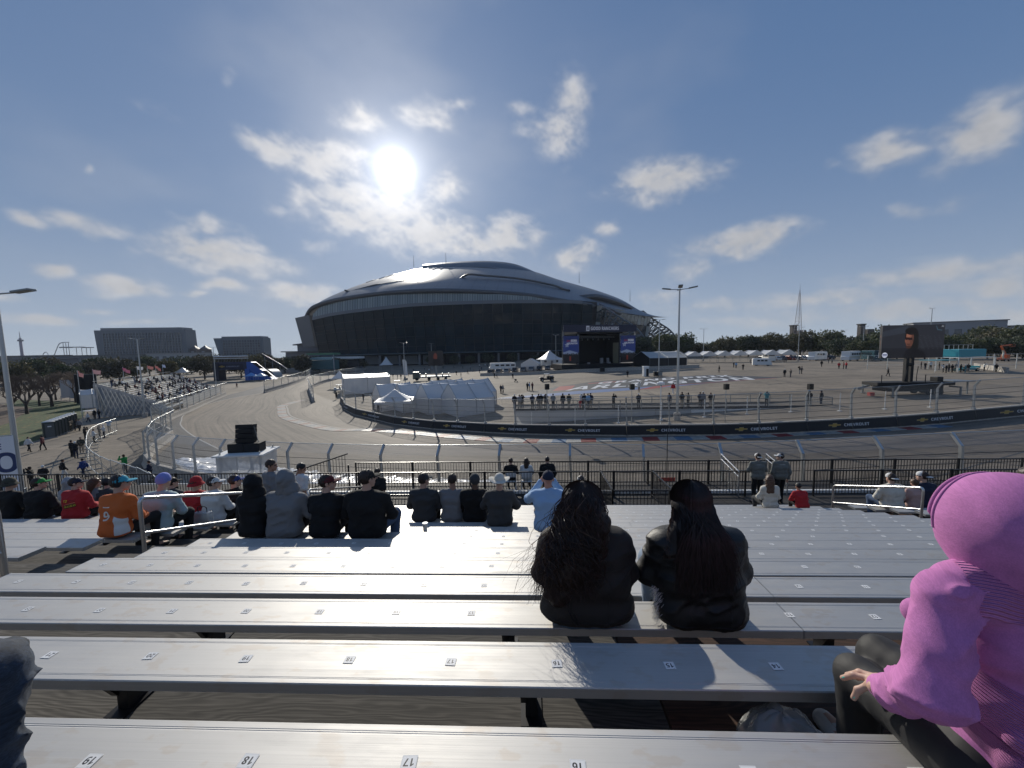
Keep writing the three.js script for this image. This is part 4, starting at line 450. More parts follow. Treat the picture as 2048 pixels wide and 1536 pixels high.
// ---------- tents ----------
function gableTent(label, p, w, L, eave, ridge, turn, o = {}) { // ridge along x
  const t = thing(o.name || 'white_tent', label, 'tent', p, turn, o.group), N = 14, bays = o.bays || 2, rows = [];
  for (let i = 0; i <= N * bays; i++) { const x = -L / 2 + L * i / (N * bays), f = Math.abs(((i / N) % 1) - 0.5) * 2, sag = (1 - f * f) * 0.16; rows.push([...Array(15)].map((_, j) => { const v = j / 14 * 2 - 1, a = Math.abs(v); return [x, lerp(ridge, eave, a) - sag * (1 - a * 0.3) - 0.12 * Math.sin(a * 3.14), v * w / 2]; })); }
  mesh('roof', sheet(rows), o.mat || M.whiteVinyl, t);
  for (const s of [-1, 1]) { mesh('gable_end', merge([...(o.open && s > 0 ? [] : o.open ? [quads([[[s * L / 2, eave - 0.35, -w / 2], [s * L / 2, eave - 0.35, w / 2], [s * L / 2, eave, w / 2], [s * L / 2, eave, -w / 2]]])] : [quads([[[s * L / 2, 0, -w / 2], [s * L / 2, 0, w / 2], [s * L / 2, eave, w / 2], [s * L / 2, eave, -w / 2]]])]), quads([[[s * L / 2, eave, -w / 2], [s * L / 2, eave, w / 2], [s * L / 2, ridge, 0], [s * L / 2, ridge, 0]]])]), o.mat || M.whiteVinyl, t);
    if (!o.open) for (let b = 0; b < bays; b++) { const x0 = -L / 2 + L * b / bays, x1 = x0 + L / bays; mesh('side_wall', sheet([...Array(4)].map((_, i) => [...Array(17)].map((_, j) => [lerp(x0, x1, j / 16), eave * i / 3, s * (w / 2 + 0.05 * Math.sin(j * 1.7 + b) * (1 - i / 3.5))]))), o.mat || M.whiteVinyl, t); }
    for (let b = 0; b <= bays; b++) { const x = -L / 2 + L * b / bays; mesh('frame_leg', bar([x, 0, s * w / 2], [x, eave, s * w / 2], 0.05), M.galvDark, t); mesh('rafter', bar([x, eave + 0.03, s * (w / 2 + 0.01)], [x, ridge + 0.05, 0], 0.05), M.galv, t); } }
  return t;
}
function popup(label, p, w, h, peak, turn, m, o = {}) {
  const t = thing('canopy_tent', label, 'tent', p, turn, o.group), N = 16; const rows = []; for (let i = 0; i <= N; i++) rows.push([...Array(N + 1)].map((_, j) => { const u = i / N * 2 - 1, v = j / N * 2 - 1, a = Math.max(Math.abs(u), Math.abs(v)), q = Math.pow(1 - a, 1.5); return [u * w / 2, h + (peak - h) * q - 0.12 * (1 - Math.max(0, Math.abs(Math.abs(u) - Math.abs(v)) < 0.1 ? 1 : 0)) * a * (1 - a), v * w / 2]; }));
  mesh('canopy', sheet(rows), m, t); const v = []; for (const [a, b, c, d] of [[-1, -1, 1, -1], [1, -1, 1, 1], [1, 1, -1, 1], [-1, 1, -1, -1]]) v.push([[a * w / 2, h - 0.3, b * w / 2], [c * w / 2, h - 0.3, d * w / 2], [c * w / 2, h, d * w / 2], [a * w / 2, h, b * w / 2]]); mesh('valance', quads(v), m, t);
  for (const s of [-1, 1]) for (const q of [-1, 1]) mesh('leg', bar([s * w / 2 * 0.98, 0, q * w / 2 * 0.98], [s * w / 2 * 0.98, h, q * w / 2 * 0.98], 0.03), M.galv, t); return t;
}
const yG = (x, z, l = 0) => [x, gy(x) + l, z];
{ const tl = [[-6.4, -54.7, 'nearest white gable tent of the infield cluster, closest to the viewing platform'], [-11.0, -58.2, 'second white gable tent of the infield cluster, right behind the small peaked canopy'], [-15.6, -61.7, 'third white gable tent of the infield cluster, toward the boxy tent'], [-6.4, -62.0, 'rear white gable tent of the cluster showing its roof over the nearest tent'], [-11.2, -65.6, 'rear white gable tent of the cluster in the middle'], [-20.2, -65.2, 'last white gable tent of the cluster, nearest the boxy tent']]; for (const [x, z, l] of tl) gableTent(l, yG(x, z), 5.5, 5.7, 2.35, 4.3, 0.57, { group: 'white gable tents in the infield' }); }
popup('small white peaked canopy tent right behind the curved barrier', yG(-16.5, -53.8), 5, 2.7, 4.2, 0.2, M.whiteVinyl);
popup('small white peaked canopy tent by the parked carts behind the curved barrier', yG(-52, -116), 4.6, 3, 5.2, 0.3, M.whiteVinyl);
popup('white pagoda tent far off before the stadium glass', yG(-66, -203), 6, 4.2, 8.5, 0.2, M.whiteVinyl);
gableTent('boxy white tent with low rounded roof standing alone before the far straight', yG(-38.5, -101), 10.5, 11, 4.0, 4.7, 0.45, { bays: 2 });
gableTent('white gable tent by the trailers next to the concert stage', yG(7.6, -150), 7, 6, 2.7, 4.6, 1.35);
popup('white tent roof peeking out from behind the side of the concert stage', [17, 0.9, -172], 9, 3.2, 7.2, 0.4, M.whiteVinyl);
for (let i = 0; i < 9; i++) { const x = lerp(62, 104, i / 8), z = lerp(-158, -147, i / 8); gableTent(['first', 'second', 'third', 'fourth', 'fifth', 'sixth', 'seventh', 'eighth', 'last'][i] + ' white tent counted from the stage in the row before the trees', [x, gy(x), z], 5.6, 5.2, 2.9, 4.5, Math.PI / 2 + 0.05, { open: true, bays: 1, group: 'row of white tents before the trees' }); }
gableTent('black walled tent with pale grey roof beside the stage', [50, 2.0, -131], 13, 12.5, 3.1, 5.2, 0.1, { name: 'black_tent', mat: mat(0.014, 0.014, 0.015, 0.6) }).children[0].material = mat(0.42, 0.42, 0.40, 0.6);
popup('blue canopy tent at the foot of the blue stair', [-107, -2.36, -158], 4, 2.3, 3.6, 0.3, mat(0.12, 0.30, 0.62, 0.5)); popup('pale blue canopy tent with lettering at the foot of the blue stair', [-102.5, -2.36, -157], 4, 2.2, 3.4, 0.3, mat(0.40, 0.50, 0.62, 0.5));
popup('white canopy tent top behind the distant grandstand', [-152, -2.4, -178], 6, 3.4, 5.6, 0.3, M.whiteVinyl);
gableTent('plain white tent beside the end of the distant grandstand', [-91.5, -2.32, -83.5], 3.4, 3.6, 2.9, 4.0, 0.8);

// ---------- concert stage ----------
{
  const t = thing('concert_stage', 'black concert stage with blue side screens and a lettered sign above', 'stage', [31.5, 1.4, -139], 0.22), W = 27, w2 = 8.4;
  mesh('deck', box(W + 2, 1.6, 12, 0, 0.8, -5), M.blackMatte, t); mesh('roof', box(17.5, 1.2, 13, 0, 13.0, -5.5), M.blackMatte, t); mesh('back_wall', box(17, 11.5, 0.4, 0, 7.2, -10.8), M.blackMatte, t);
  for (const s of [-1, 1]) { mesh('wing_wall', box(0.4, 11.4, 10, s * 8.4, 7.2, -5.6), M.blackMatte, t); for (const x of [7.9, 13.6]) { const out = []; for (let y = 1.6; y < 13; y += 1.2) out.push(beam([s * x, y, 0.4], [s * (x + 0.5), y + 1.2, 0.4], 0.07, 0.07), beam([s * (x + 0.5), y, 0.4], [s * x, y + 1.2, 0.4], 0.07, 0.07)); out.push(box(0.1, 11.4, 0.1, s * x, 7.2, 0.4), box(0.1, 11.4, 0.1, s * (x + 0.5), 7.2, 0.4)); mesh('truss_tower', merge(out), M.galvDark, t); } }
  const scr = (s) => canvasTex(384, 640, (c, w, h) => { const g = ['#20316e', '#2a3f86']; c.fillStyle = g[0]; c.fillRect(0, 0, w, h); c.fillStyle = g[1]; c.fillRect(0, 120, w, 260); c.fillStyle = '#8fa0c4'; c.beginPath(); c.moveTo(0, 380); c.lineTo(150, 330); c.lineTo(w, 400); c.lineTo(w, 440); c.lineTo(0, 440); c.fill(); c.fillStyle = '#1b1a20'; c.fillRect(0, 430, w, 210); c.fillStyle = '#8d3a2c'; c.fillRect(150, 470, 40, 110); c.fillStyle = '#141318'; for (let i = 0; i < 9; i++) { c.beginPath(); c.arc(20 + i * 44, 430 - (i % 3) * 9, 18, 0, 7); c.fill(); }
    c.fillStyle = '#b9333a'; c.font = 'italic bold 60px serif'; c.fillText('Java', 80, 130); c.fillStyle = '#dfe3ee'; c.fillRect(185, 85, 150, 44); c.fillStyle = '#20316e'; c.font = 'bold 30px sans-serif'; c.fillText('GRAND PRIX', 190, 118, 140); c.fillStyle = '#e8ecf4'; c.font = 'bold 54px sans-serif'; c.fillText('ARLINGTON', 100, 190, 250); c.strokeStyle = '#cfd8ec'; c.lineWidth = 7; c.beginPath(); for (let i = 0; i <= 5; i++) { const a = -1.57 + i * 2.513; const x = 90 + 50 * Math.cos(a), y = 210 + 50 * Math.sin(a); i ? c.lineTo(x, y) : c.moveTo(x, y); } c.stroke(); });
  const tx = scr(); for (const s of [-1, 1]) { const m = mesh('screen', box(w2 - 2.6, 9.6, 0.3, s * 11, 6.8, 0.8), new THREE.MeshStandardMaterial({ map: tx, emissiveMap: tx, emissive: col(0.20, 0.20, 0.20), roughness: 0.5, color: col(0.4, 0.4, 0.4) }), t), u = m.geometry.attributes.uv; for (let f = 0; f < 6; f++) for (let i = 0; i < 4; i++) u.setXY(f * 4 + i, i % 2, i < 2 ? 1 : 0); }
  const sg = canvasTex(1024, 96, (c, w, h) => { c.fillStyle = '#131a38'; c.fillRect(0, 0, w, h); c.fillStyle = '#d5dbea'; c.font = 'bold 64px sans-serif'; c.textBaseline = 'middle'; c.fillText('GOOD RANCHERS', 370, 50, 400); c.fillRect(310, 14, 44, 68); c.fillStyle = '#131a38'; c.font = 'bold 54px serif'; c.fillText('R', 314, 52); });
  { const m = mesh('header_sign', box(W + 1, 2.5, 0.4, 0, 14.2, 1.2), new THREE.MeshStandardMaterial({ map: sg, emissiveMap: sg, emissive: col(0.16, 0.16, 0.16), roughness: 0.5, color: col(0.5, 0.5, 0.5) }), t), u = m.geometry.attributes.uv; for (let f = 0; f < 6; f++) for (let i = 0; i < 4; i++) u.setXY(f * 4 + i, i % 2, i < 2 ? 1 : 0); }
  for (let i = 0; i < 6; i++) { const m = mesh('stage_light', bar([-5.5 + i * 2.1, 10.6, -2.4], [-5.5 + i * 2.1, 10.2, -2.1], 0.22, 0.26, 8), M.galvDark, t); m.userData.label = 'small stage light hung from the roof'; }
  mesh('light_truss', merge([box(15, 0.08, 0.08, 0, 11, -2.4), box(15, 0.08, 0.08, 0, 11.5, -2.4), ...[...Array(20)].map((_, i) => beam([-7.4 + i * 0.74, 11, -2.4], [-7.03 + i * 0.74, 11.5, -2.4], 0.05, 0.05))]), M.galvDark, t);
  for (const [x, w, h] of [[2.4, 1.1, 2], [4.9, 0.8, 2]]) mesh('equipment_case', box(w, h, 0.8, x, 1.6 + h / 2, -3), M.grey, t); mesh('drape', box(0.3, 7.5, 2.6, 7.3, 5.4, -1.4, 0, 0.3), mat(0.20, 0.19, 0.13, 0.8), t); for (const s of [-1, 1]) mesh('stage_monitor', rbox(0.9, 0.6, 0.7, 0.05, s * 4, 1.9, 0), M.grey, t);
}
// small truck borne screen before the stadium
{ const t = thing('screen_truck', 'truck carrying a small video screen far off in front of the stadium', 'truck', [-26.2, -1.25, -131], 0.15);
  mesh('flatbed', box(10.5, 0.5, 2.4, 0, 1.2, 0), M.galvDark, t); mesh('cab', rbox(2.2, 2.4, 2.4, 0.2, -6.2, 1.7, 0), mat(0.10, 0.12, 0.10, 0.4), t); for (const x of [-6, -2, 1, 3.6]) for (const s of [-1, 1]) mesh('wheel', bar([x, 0.5, s * 0.9], [x, 0.5, s * 1.2], 0.5, 0.5, 14), M.rubber, t); mesh('mast', box(0.7, 5, 0.7, 0.5, 3.4, 0), M.galvDark, t); for (const x of [-5, -3, 2.5, 4.6]) mesh('outrigger', box(0.2, 1.4, 3.6, x, 1.6, 0), M.galvDark, t);
  const tx = canvasTex(128, 128, (c, w, h) => { c.fillStyle = '#2a2b30'; c.fillRect(0, 0, w, h); c.fillStyle = '#8d4a3d'; c.beginPath(); c.ellipse(60, 52, 16, 34, 0, 0, 7); c.fill(); c.fillStyle = '#1c1c20'; c.fillRect(40, 70, 60, 58); }); mesh('screen', box(5, 5, 0.3, 0.5, 7.4, 0.4), new THREE.MeshStandardMaterial({ map: tx, emissiveMap: tx, emissive: col(0.15, 0.15, 0.15), color: col(0.3, 0.3, 0.3), roughness: 0.5 }), t); { const u = t.children[t.children.length - 1].geometry.attributes.uv; for (let f = 0; f < 6; f++) for (let i = 0; i < 4; i++) u.setXY(f * 4 + i, i % 2, i < 2 ? 1 : 0); } }
// ---------- big video screen on a trailer ----------
{
  const t = thing('video_screen_trailer', 'large dark video screen raised on a flat trailer in the infield', 'screen trailer', [51.2, 1.94, -49.0], -0.06);
  mesh('trailer_bed', rbox(9.2, 0.42, 2.4, 0.05, -0.6, 1.45, 0), M.blackMatte, t); mesh('skirt', box(6.6, 0.8, 2.2, -0.6, 0.9, 0), mat(0.02, 0.022, 0.024, 0.5), t); mesh('drawbar', merge([beam([-5.2, 1.2, 0], [-6.4, 0.9, 0], 0.16, 0.2), box(0.5, 0.3, 0.4, -6.5, 0.85, 0)]), M.galvDark, t);
  for (const x of [1.2, 2.3]) for (const s of [-1, 1]) mesh('wheel', bar([x, 0.42, s * 0.9], [x, 0.42, s * 1.15], 0.42, 0.42, 16), M.rubber, t); for (const x of [-4.2, 3.6]) for (const s of [-1, 1]) mesh('outrigger', merge([box(0.16, 0.16, 1.4, x, 1.1, s * 1.6), box(0.14, 1.1, 0.14, x, 0.55, s * 2.2), box(0.5, 0.06, 0.5, x, 0.04, s * 2.2)]), M.galvDark, t);
  for (const x of [-4.6, 0.6]) mesh('rail_post', bar([x, 1.6, 1], [x, 2.6, 1], 0.05), M.blackFrame, t); mesh('generator', rbox(0.7, 0.6, 1.0, 0.06, 2.9, 1.95, 0), M.black, t); mesh('tail_platform', box(2.6, 0.12, 2.2, 5.1, 1.7, 0), M.galvDark, t); mesh('tail_platform_leg', box(0.12, 1.6, 0.12, 5.8, 0.9, 0.8), M.galvDark, t); mesh('red_block', box(0.5, 0.4, 0.5, -5.6, 0.2, 0.8), M.red, t);
  mesh('mast', merge([box(0.34, 3.2, 0.4, -0.9, 3.1, 0), box(0.34, 3.2, 0.4, -0.3, 3.1, 0), box(0.9, 0.3, 0.5, -0.6, 3.9, 0), beam([-1.3, 1.6, 0.3], [-0.9, 3.6, 0.2], 0.14, 0.14)]), M.blackMatte, t); mesh('hose', tube([[0.3, 1.7, 0.2], [0.2, 2.6, 0.3], [0.4, 3.6, 0.2]], 0.04, 16, 6), M.rubber, t);
  const tx = canvasTex(1024, 576, (c, w, h) => { c.fillStyle = '#26272d'; c.fillRect(0, 0, w, h); c.fillStyle = '#2f333c'; c.beginPath(); c.moveTo(0, 110); c.lineTo(420, 10); c.lineTo(420, 130); c.lineTo(0, 200); c.fill(); c.fillStyle = '#1d1d22'; c.fillRect(0, 400, w, 176); c.fillStyle = '#34363d'; for (let i = 0; i < 60; i++) c.fillRect(620 + (i * 97) % 400, 180 + (i * 53) % 240, 26, 9); c.strokeStyle = '#3f5866'; c.lineWidth = 12; c.beginPath(); c.moveTo(880, 20); c.lineTo(905, 90); c.lineTo(980, 100); c.stroke(); c.fillStyle = '#8b9098'; c.font = 'bold 40px sans-serif'; c.fillText('AI', 965, 44);
    const E = (f, x, y, rx, ry, t = 0) => { c.fillStyle = f; c.beginPath(); c.ellipse(x, y, rx, ry, t, 0, 7); c.fill(); };
    E('#15110f', 490, 190, 112, 150); E('#15130f', 520, 330, 90, 210); E('#5a382c', 458, 250, 66, 150, 0.05); E('#7d5140', 440, 190, 44, 78, 0.05); E('#8d5e4b', 432, 165, 30, 40); E('#6b4335', 430, 300, 34, 60); E('#744a3a', 400, 262, 18, 46, 0.1); E('#452a21', 440, 335, 30, 10); E('#3d261e', 446, 384, 44, 26);
    c.fillStyle = '#1c0e0d'; c.beginPath(); c.moveTo(386, 214); c.lineTo(500, 222); c.lineTo(500, 258); c.lineTo(440, 264); c.lineTo(430, 244); c.lineTo(418, 262); c.lineTo(388, 254); c.closePath(); c.fill(); E('#301512', 408, 238, 14, 9); E('#301512', 462, 240, 20, 10); E('#15100e', 470, 110, 96, 62, 0.1); E('#4a2f25', 512, 262, 12, 30); c.fillStyle = '#121013'; c.beginPath(); c.moveTo(360, 576); c.lineTo(410, 440); c.lineTo(560, 400); c.lineTo(700, 470); c.lineTo(760, 576); c.closePath(); c.fill();
    c.fillStyle = '#c9cede'; c.beginPath(); c.arc(62, 520, 46, 0, 7); c.fill(); c.fillStyle = '#2a3566'; c.fillRect(24, 500, 76, 14); c.fillRect(24, 524, 76, 14); });
  const m = mesh('screen', box(7.4, 4.15, 0.35, -0.55, 6.75, 0.1), new THREE.MeshStandardMaterial({ map: tx, emissiveMap: tx, emissive: col(0.8, 0.8, 0.8), color: col(0.25, 0.25, 0.25), roughness: 0.6 }), t), u = m.geometry.attributes.uv; for (let f = 0; f < 6; f++) for (let i = 0; i < 4; i++) u.setXY(f * 4 + i, i % 2, i < 2 ? 1 : 0);
}
// ---------- viewing platform ----------
{
  const t = thing('viewing_platform', 'long low viewing platform with grey railings behind the bannered wall', 'platform', [0.2, 1.62, -43.4], 0), L = 36.2;
  const dk = []; for (let i = 0; i < 15; i++) { const x0 = i * L / 15; mesh('deck_panel', box(L / 15 - 0.03, 0.12, 3.4, x0 + L / 30, -0.06 - x0 * 0.006, -1.7), mat(0.10, 0.095, 0.09, 0.8), t); mesh('support_leg', box(0.1, 1.6, 0.1, x0 + 0.1, -0.9, -0.2), M.galvDark, t); }
  for (const z of [0, -3.4]) { for (let i = 0; i <= 15; i++) mesh('rail_post', box(0.07, 1.1, 0.07, i * L / 15, 0.55 - i * 0.014, z), M.galvDark, t); for (const y of [1.08, 0.6]) mesh('rail', beam([0, y, z], [L, y - 0.21, z], 0.05, 0.05), M.galvDark, t); mesh('toe_board', beam([0, 0.12, z], [L, -0.1, z], 0.03, 0.2), M.blackMatte, t); }
  for (let i = 0; i < 9; i++) { const x0 = i * L / 9; mesh('scrim_panel', sheet([...Array(4)].map((_, a) => [...Array(11)].map((_, b) => [x0 + b * (L / 9 - 0.05) / 10, -0.05 - x0 * 0.006 - a * 0.52, 0.12 + 0.03 * Math.sin(b * 1.3 + i)]))), i < 5 ? M.scrim : M.whitePaint, t); }
  mesh('end_rail', merge([box(0.05, 0.05, 3.4, L, 0.88, -1.7), ...[...Array(14)].map((_, i) => box(0.02, 0.9, 0.02, L, 0.42, -0.2 - i * 0.24))]), M.galvDark, t);
}
for (let i = 0; i < 10; i++) { const x = 2 + i * 4.6, z = -40.6 + Math.abs(i - 5) * 0.1; solo('bollard_pole', merge([bar([0, 0, 0], [0, 1.9, 0], 0.04, 0.04, 7), box(0.3, 0.06, 0.3, 0, 0.03, 0)]), M.whitePaint, 'slim pale post behind the bannered wall, ' + nth(i + 1) + ' from the white tents', 'post', yG(Math.min(x, 52), z + (x > 34 ? 0.6 : 0)), 0, 'slim posts behind the bannered wall'); }
for (const [x, y, l] of [[3.4, 4.88, 'black loudspeaker on a pole nearest the white tents'], [11.7, 4.73, 'black loudspeaker on a pole next to the person in white'], [20.9, 4.57, 'black loudspeaker on a pole just beyond the nearest lamp post'], [29.1, 4.43, 'black loudspeaker on a pole nearest the video screen']]) { const t = thing('pole_speaker', l, 'loudspeaker', yG(x, -37.4), 0.1, 'loudspeakers on poles'); const h = y - gy(x); mesh('pole', bar([0, 0, 0], [0, h, 0], 0.035), M.galv, t); mesh('cabinet', rbox(0.42, 0.56, 0.36, 0.03, 0, h, 0.05), M.blackMatte, t); mesh('grille', rbox(0.36, 0.48, 0.02, 0.008, 0, h, 0.24), M.black, t); }
{ const t = thing('camera_pole', 'white remote camera on a pole behind the bannered wall', 'camera', yG(13.6, -35)); const h = 5.0 - gy(13.6); mesh('pole', bar([0, 0, 0], [0, h, 0], 0.05, 0.045), M.whitePaint, t); mesh('camera', merge([rbox(0.62, 0.26, 0.26, 0.06, 0, h + 0.2, 0), bar([-0.3, h + 0.2, 0], [-0.42, h + 0.18, 0], 0.1, 0.12, 10)]), M.white, t); mesh('bracket', box(0.14, 0.12, 0.14, 0, h + 0.04, 0), M.galvDark, t); }
{ const t = thing('dark_flag_pole', 'thin dark pole with a small red sign standing at the near catch fence', 'pole', [7.1, 2.2, -17.4]); mesh('pole', bar([0, -2, 0], [0, 2.6, 0], 0.022, 0.018, 6), M.blackFrame, t); mesh('red_sign', box(0.75, 0.18, 0.02, 0, 0.2, 0.03), M.red, t); }
// line array on scaffold
{ const t = thing('speaker_stack', 'stacked black line array speakers on a white sheeted scaffold by the fence', 'speaker', [-16.6, -0.85, -23.6], 0.1);
  const sh = []; for (let i = 0; i < 4; i++) { const a = i * Math.PI / 2; mesh('scaffold_leg', box(0.07, 3.5, 0.07, Math.cos(a + 0.785) * 1.6, 1.75, Math.sin(a + 0.785) * 1.1), M.galv, t); }
  mesh('brace', merge([beam([-1.1, 0.2, 0.8], [1.1, 3.2, 0.8], 0.05, 0.05), beam([1.1, 0.2, 0.8], [-1.1, 3.2, 0.8], 0.05, 0.05), beam([1.1, 0.2, 0.8], [1.1, 3.2, -0.8], 0.05, 0.05)]), M.galv, t);
  mesh('white_sheet', merge([sheet([...Array(6)].map((_, i) => [...Array(13)].map((_, j) => [-1.3 + j * 0.217, 3.2 - i * 0.64, 0.9 + 0.04 * Math.sin(j * 1.9 + i)]))), sheet([...Array(6)].map((_, i) => [...Array(9)].map((_, j) => [1.3 + 0.04 * Math.sin(j * 2 + i), 3.2 - i * 0.64, 0.9 - j * 0.23]))), sheet([...Array(6)].map((_, i) => [...Array(9)].map((_, j) => [-1.3 + 0.03 * Math.sin(j * 2 + i), 3.2 - i * 0.64, 0.9 - j * 0.23])))]), mat(0.72, 0.73, 0.74, 0.5, 0, { transmission: 0.45, thickness: 0 }), t); mesh('deck', box(2.9, 0.1, 2.1, 0, 3.3, 0), M.whitePaint, t);
  mesh('subwoofer', rbox(0.92, 0.55, 0.8, 0.03, -0.46, 3.63, 0), M.blackMatte, t); mesh('subwoofer', rbox(0.92, 0.55, 0.8, 0.03, 0.47, 3.63, 0), M.blackMatte, t);
  for (let i = 0; i < 4; i++) mesh('line_array_box', rbox(1.02, 0.26, 0.5, 0.02).rotateX(-0.04 * i).translate(0, 4.06 + i * 0.28, -0.03 * i), M.blackMatte, t); mesh('strut', merge([bar([-0.7, 3.9, 0], [-0.5, 4.9, 0], 0.02), bar([0.7, 3.9, 0], [0.5, 4.9, 0], 0.02)]), M.galvDark, t); }
// ---------- vehicles ----------
function wheels(t, xs, zs, r, w) { for (const x of xs) for (const s of [-1, 1]) { const q = mesh('wheel', bar([x, r, s * zs - w / 2], [x, r, s * zs + w / 2], r, r, 16), M.rubber, t); mesh('rim', bar([x, r, s * (zs + w / 2) - 0.01], [x, r, s * (zs + w / 2) + 0.01], r * 0.55, r * 0.55, 12), M.galv, q); } }
{ const t = thing('utility_buggy', 'black open utility buggy with white roof driving across the infield', 'buggy', yG(8.8, -96.5), 0.08); wheels(t, [-1.25, 1.2], 0.7, 0.36, 0.28);
  mesh('body', merge([rbox(3.3, 0.4, 1.3, 0.1, 0, 0.62, 0), rbox(1.0, 0.35, 1.2, 0.12, -1.35, 0.9, 0), rbox(1.15, 0.35, 1.3, 0.06, 1.15, 1.0, 0)]), M.black, t); mesh('roll_cage', merge([bar([-0.95, 0.9, 0.6], [-0.5, 1.85, 0.55], 0.04), bar([-0.95, 0.9, -0.6], [-0.5, 1.85, -0.55], 0.04), bar([0.6, 0.9, 0.6], [0.5, 1.85, 0.55], 0.04), bar([0.6, 0.9, -0.6], [0.5, 1.85, -0.55], 0.04)]), M.blackFrame, t); mesh('roof', rbox(1.3, 0.08, 1.25, 0.03, 0, 1.9, 0), M.whitePaint, t); mesh('seat', rbox(0.5, 0.7, 1.2, 0.1, 0.25, 1.05, 0), M.blackMatte, t); mesh('cargo', rbox(0.9, 0.3, 1, 0.05, 1.15, 1.32, 0), M.grey, t); }
function vanLike(name, label, p, turn, L, H, W, body, o = {}) { const t = thing(name, label, o.category || 'van', p, turn); wheels(t, [-L * 0.33, L * 0.3], W / 2 - 0.15, H * 0.16, 0.25); const s = new THREE.Shape([[-L / 2, H * 0.14], [L / 2, H * 0.14], [L / 2, H * 0.97], [L * 0.47, H], [-L * (o.nose || 0.36), H], [-L * 0.46, H * 0.55], [-L / 2, H * 0.45]].map(q => new THREE.Vector2(...q))), g = new THREE.ExtrudeGeometry(s, { depth: W - 0.2, bevelEnabled: true, bevelSize: 0.08, bevelThickness: 0.1, bevelSegments: 2 }); g.translate(0, 0, -W / 2 + 0.1); mesh('body', g, body, t); for (const q of [-1, 1]) { for (let i = 0; i < (o.windows || 3); i++) mesh('window', box(L * 0.14, H * 0.2, 0.04, -L * 0.2 + i * L * 0.2, H * 0.72, q * (W / 2 + 0.03)), M.darkGlass, t); mesh('headlight', rbox(0.06, 0.16, 0.3, 0.02, -L / 2 - 0.08, H * 0.36, q * W * 0.33), M.white, t); } mesh('windscreen', box(0.05, H * 0.34, W * 0.85, -L * 0.43, H * 0.74, 0, 0, 0, -0.3), M.darkGlass, t); if (o.stripe) mesh('stripe', box(L * 0.9, H * 0.14, W + 0.24, 0, H * 0.42, 0), o.stripe, t); return t; }
vanLike('white_van', 'white van parked in the open car park before the trees', [78.6, 2.26, -121], 2.7, 4.9, 2.2, 2, M.whitePaint);
vanLike('motorhome', 'beige and white motorhome parked beyond the infield', [124, 2.38, -141], 0.5, 9, 3.5, 2.5, M.whitePaint, { category: 'motorhome', stripe: M.cream, windows: 4, nose: 0.44 });
vanLike('coach', 'dark teal coach parked facing the infield next to the motorhome', [131, 2.38, -140], 1.2, 10, 3.6, 2.6, mat(0.02, 0.06, 0.08, 0.25), { category: 'coach', windows: 5, nose: 0.47 });
vanLike('motorhome', 'white motorhome half hidden short of the coach', [119, 2.38, -150], 0.4, 8, 3.3, 2.5, M.whitePaint, { category: 'motorhome', nose: 0.44 });
vanLike('motorhome', 'white motorhome just beside the big video screen', [139, 2.38, -146], 0.2, 9, 3.3, 2.5, M.whitePaint, { category: 'motorhome', windows: 4, nose: 0.44 });
vanLike('box_truck', 'small white box truck in the line of parked vehicles by the trees', [100, 2.3, -150], 1.4, 6, 3.1, 2.3, M.whitePaint, { category: 'truck' });
vanLike('tour_trailer', 'white trailer parked by the stage next to the white gable tent', [-4, -0.2, -163], 0.1, 11, 3.3, 2.6, M.whitePaint, { category: 'trailer', windows: 4, nose: 0.46 });
{ const r = rng(31); const C = [[0.02, 0.02, 0.022], [0.3, 0.3, 0.31], [0.5, 0.5, 0.5], [0.03, 0.04, 0.08], [0.12, 0.02, 0.02]]; const lab = ['black', 'grey', 'silver', 'navy', 'dark red']; for (let i = 0; i < 11; i++) { const k = i % 5, x = 104 + i * 2.6; vanLike('parked_car', lab[k] + ' car, ' + ['first', 'second', 'third', 'fourth', 'fifth', 'sixth', 'seventh', 'eighth', 'ninth', 'tenth', 'last'][i] + ' of the line parked under the trees', [x, 2.35, -160 + r() * 2], 1.5 + r() * 0.1, 4.6, 1.65, 1.85, mat(...C[k], 0.25, 0.3), { category: 'car', nose: 0.2, windows: 2 }).userData.group = 'cars parked under the trees'; } }
{ const r = rng(33); for (let i = 0; i < 9; i++) vanLike('parked_car', ['grey', 'black', 'silver'][i % 3] + ' car ' + ['first', 'second', 'third', 'fourth', 'fifth', 'sixth', 'seventh', 'eighth', 'ninth'][i] + ' in the dark line by the stage trailers', [-8 + i * 3.1, gy(-8 + i * 3.1), -147 + r()], 1.4, 4.5, 1.7, 1.85, mat(0.02 + 0.1 * (i % 3), 0.02 + 0.1 * (i % 3), 0.022 + 0.1 * (i % 3), 0.3, 0.3), { category: 'car', nose: 0.2, windows: 2 }).userData.group = 'cars parked by the stage trailers'; }
{ const t = thing('office_cabin', 'grey white office cabin with two windows by the stage', 'cabin', [18.5, 0.9, -180], 0.1); mesh('wall', box(9.5, 3.2, 3, 0, 1.9, 0), M.whitePaint, t); mesh('roof', box(9.8, 0.2, 3.2, 0, 3.6, 0), M.grey, t); for (const x of [-3, 2.4]) mesh('window', box(1.1, 0.9, 0.08, x, 2.1, 1.52), M.darkGlass, t); mesh('door', box(0.9, 2, 0.08, 0, 1.4, 1.52), M.grey, t); }
{ const t = thing('white_kiosk', 'tall white kiosk with a dark front standing alone in the infield', 'kiosk', [32.6, 1.49, -93.7], 0.1); mesh('cabinet', rbox(1.25, 2.3, 1.1, 0.06, 0, 1.15, 0), M.whitePaint, t); mesh('dark_front', box(0.6, 1.8, 0.04, 0.22, 1.0, 0.56), M.black, t); mesh('top', rbox(1.4, 0.22, 1.2, 0.05, 0, 2.4, 0), M.white, t); }
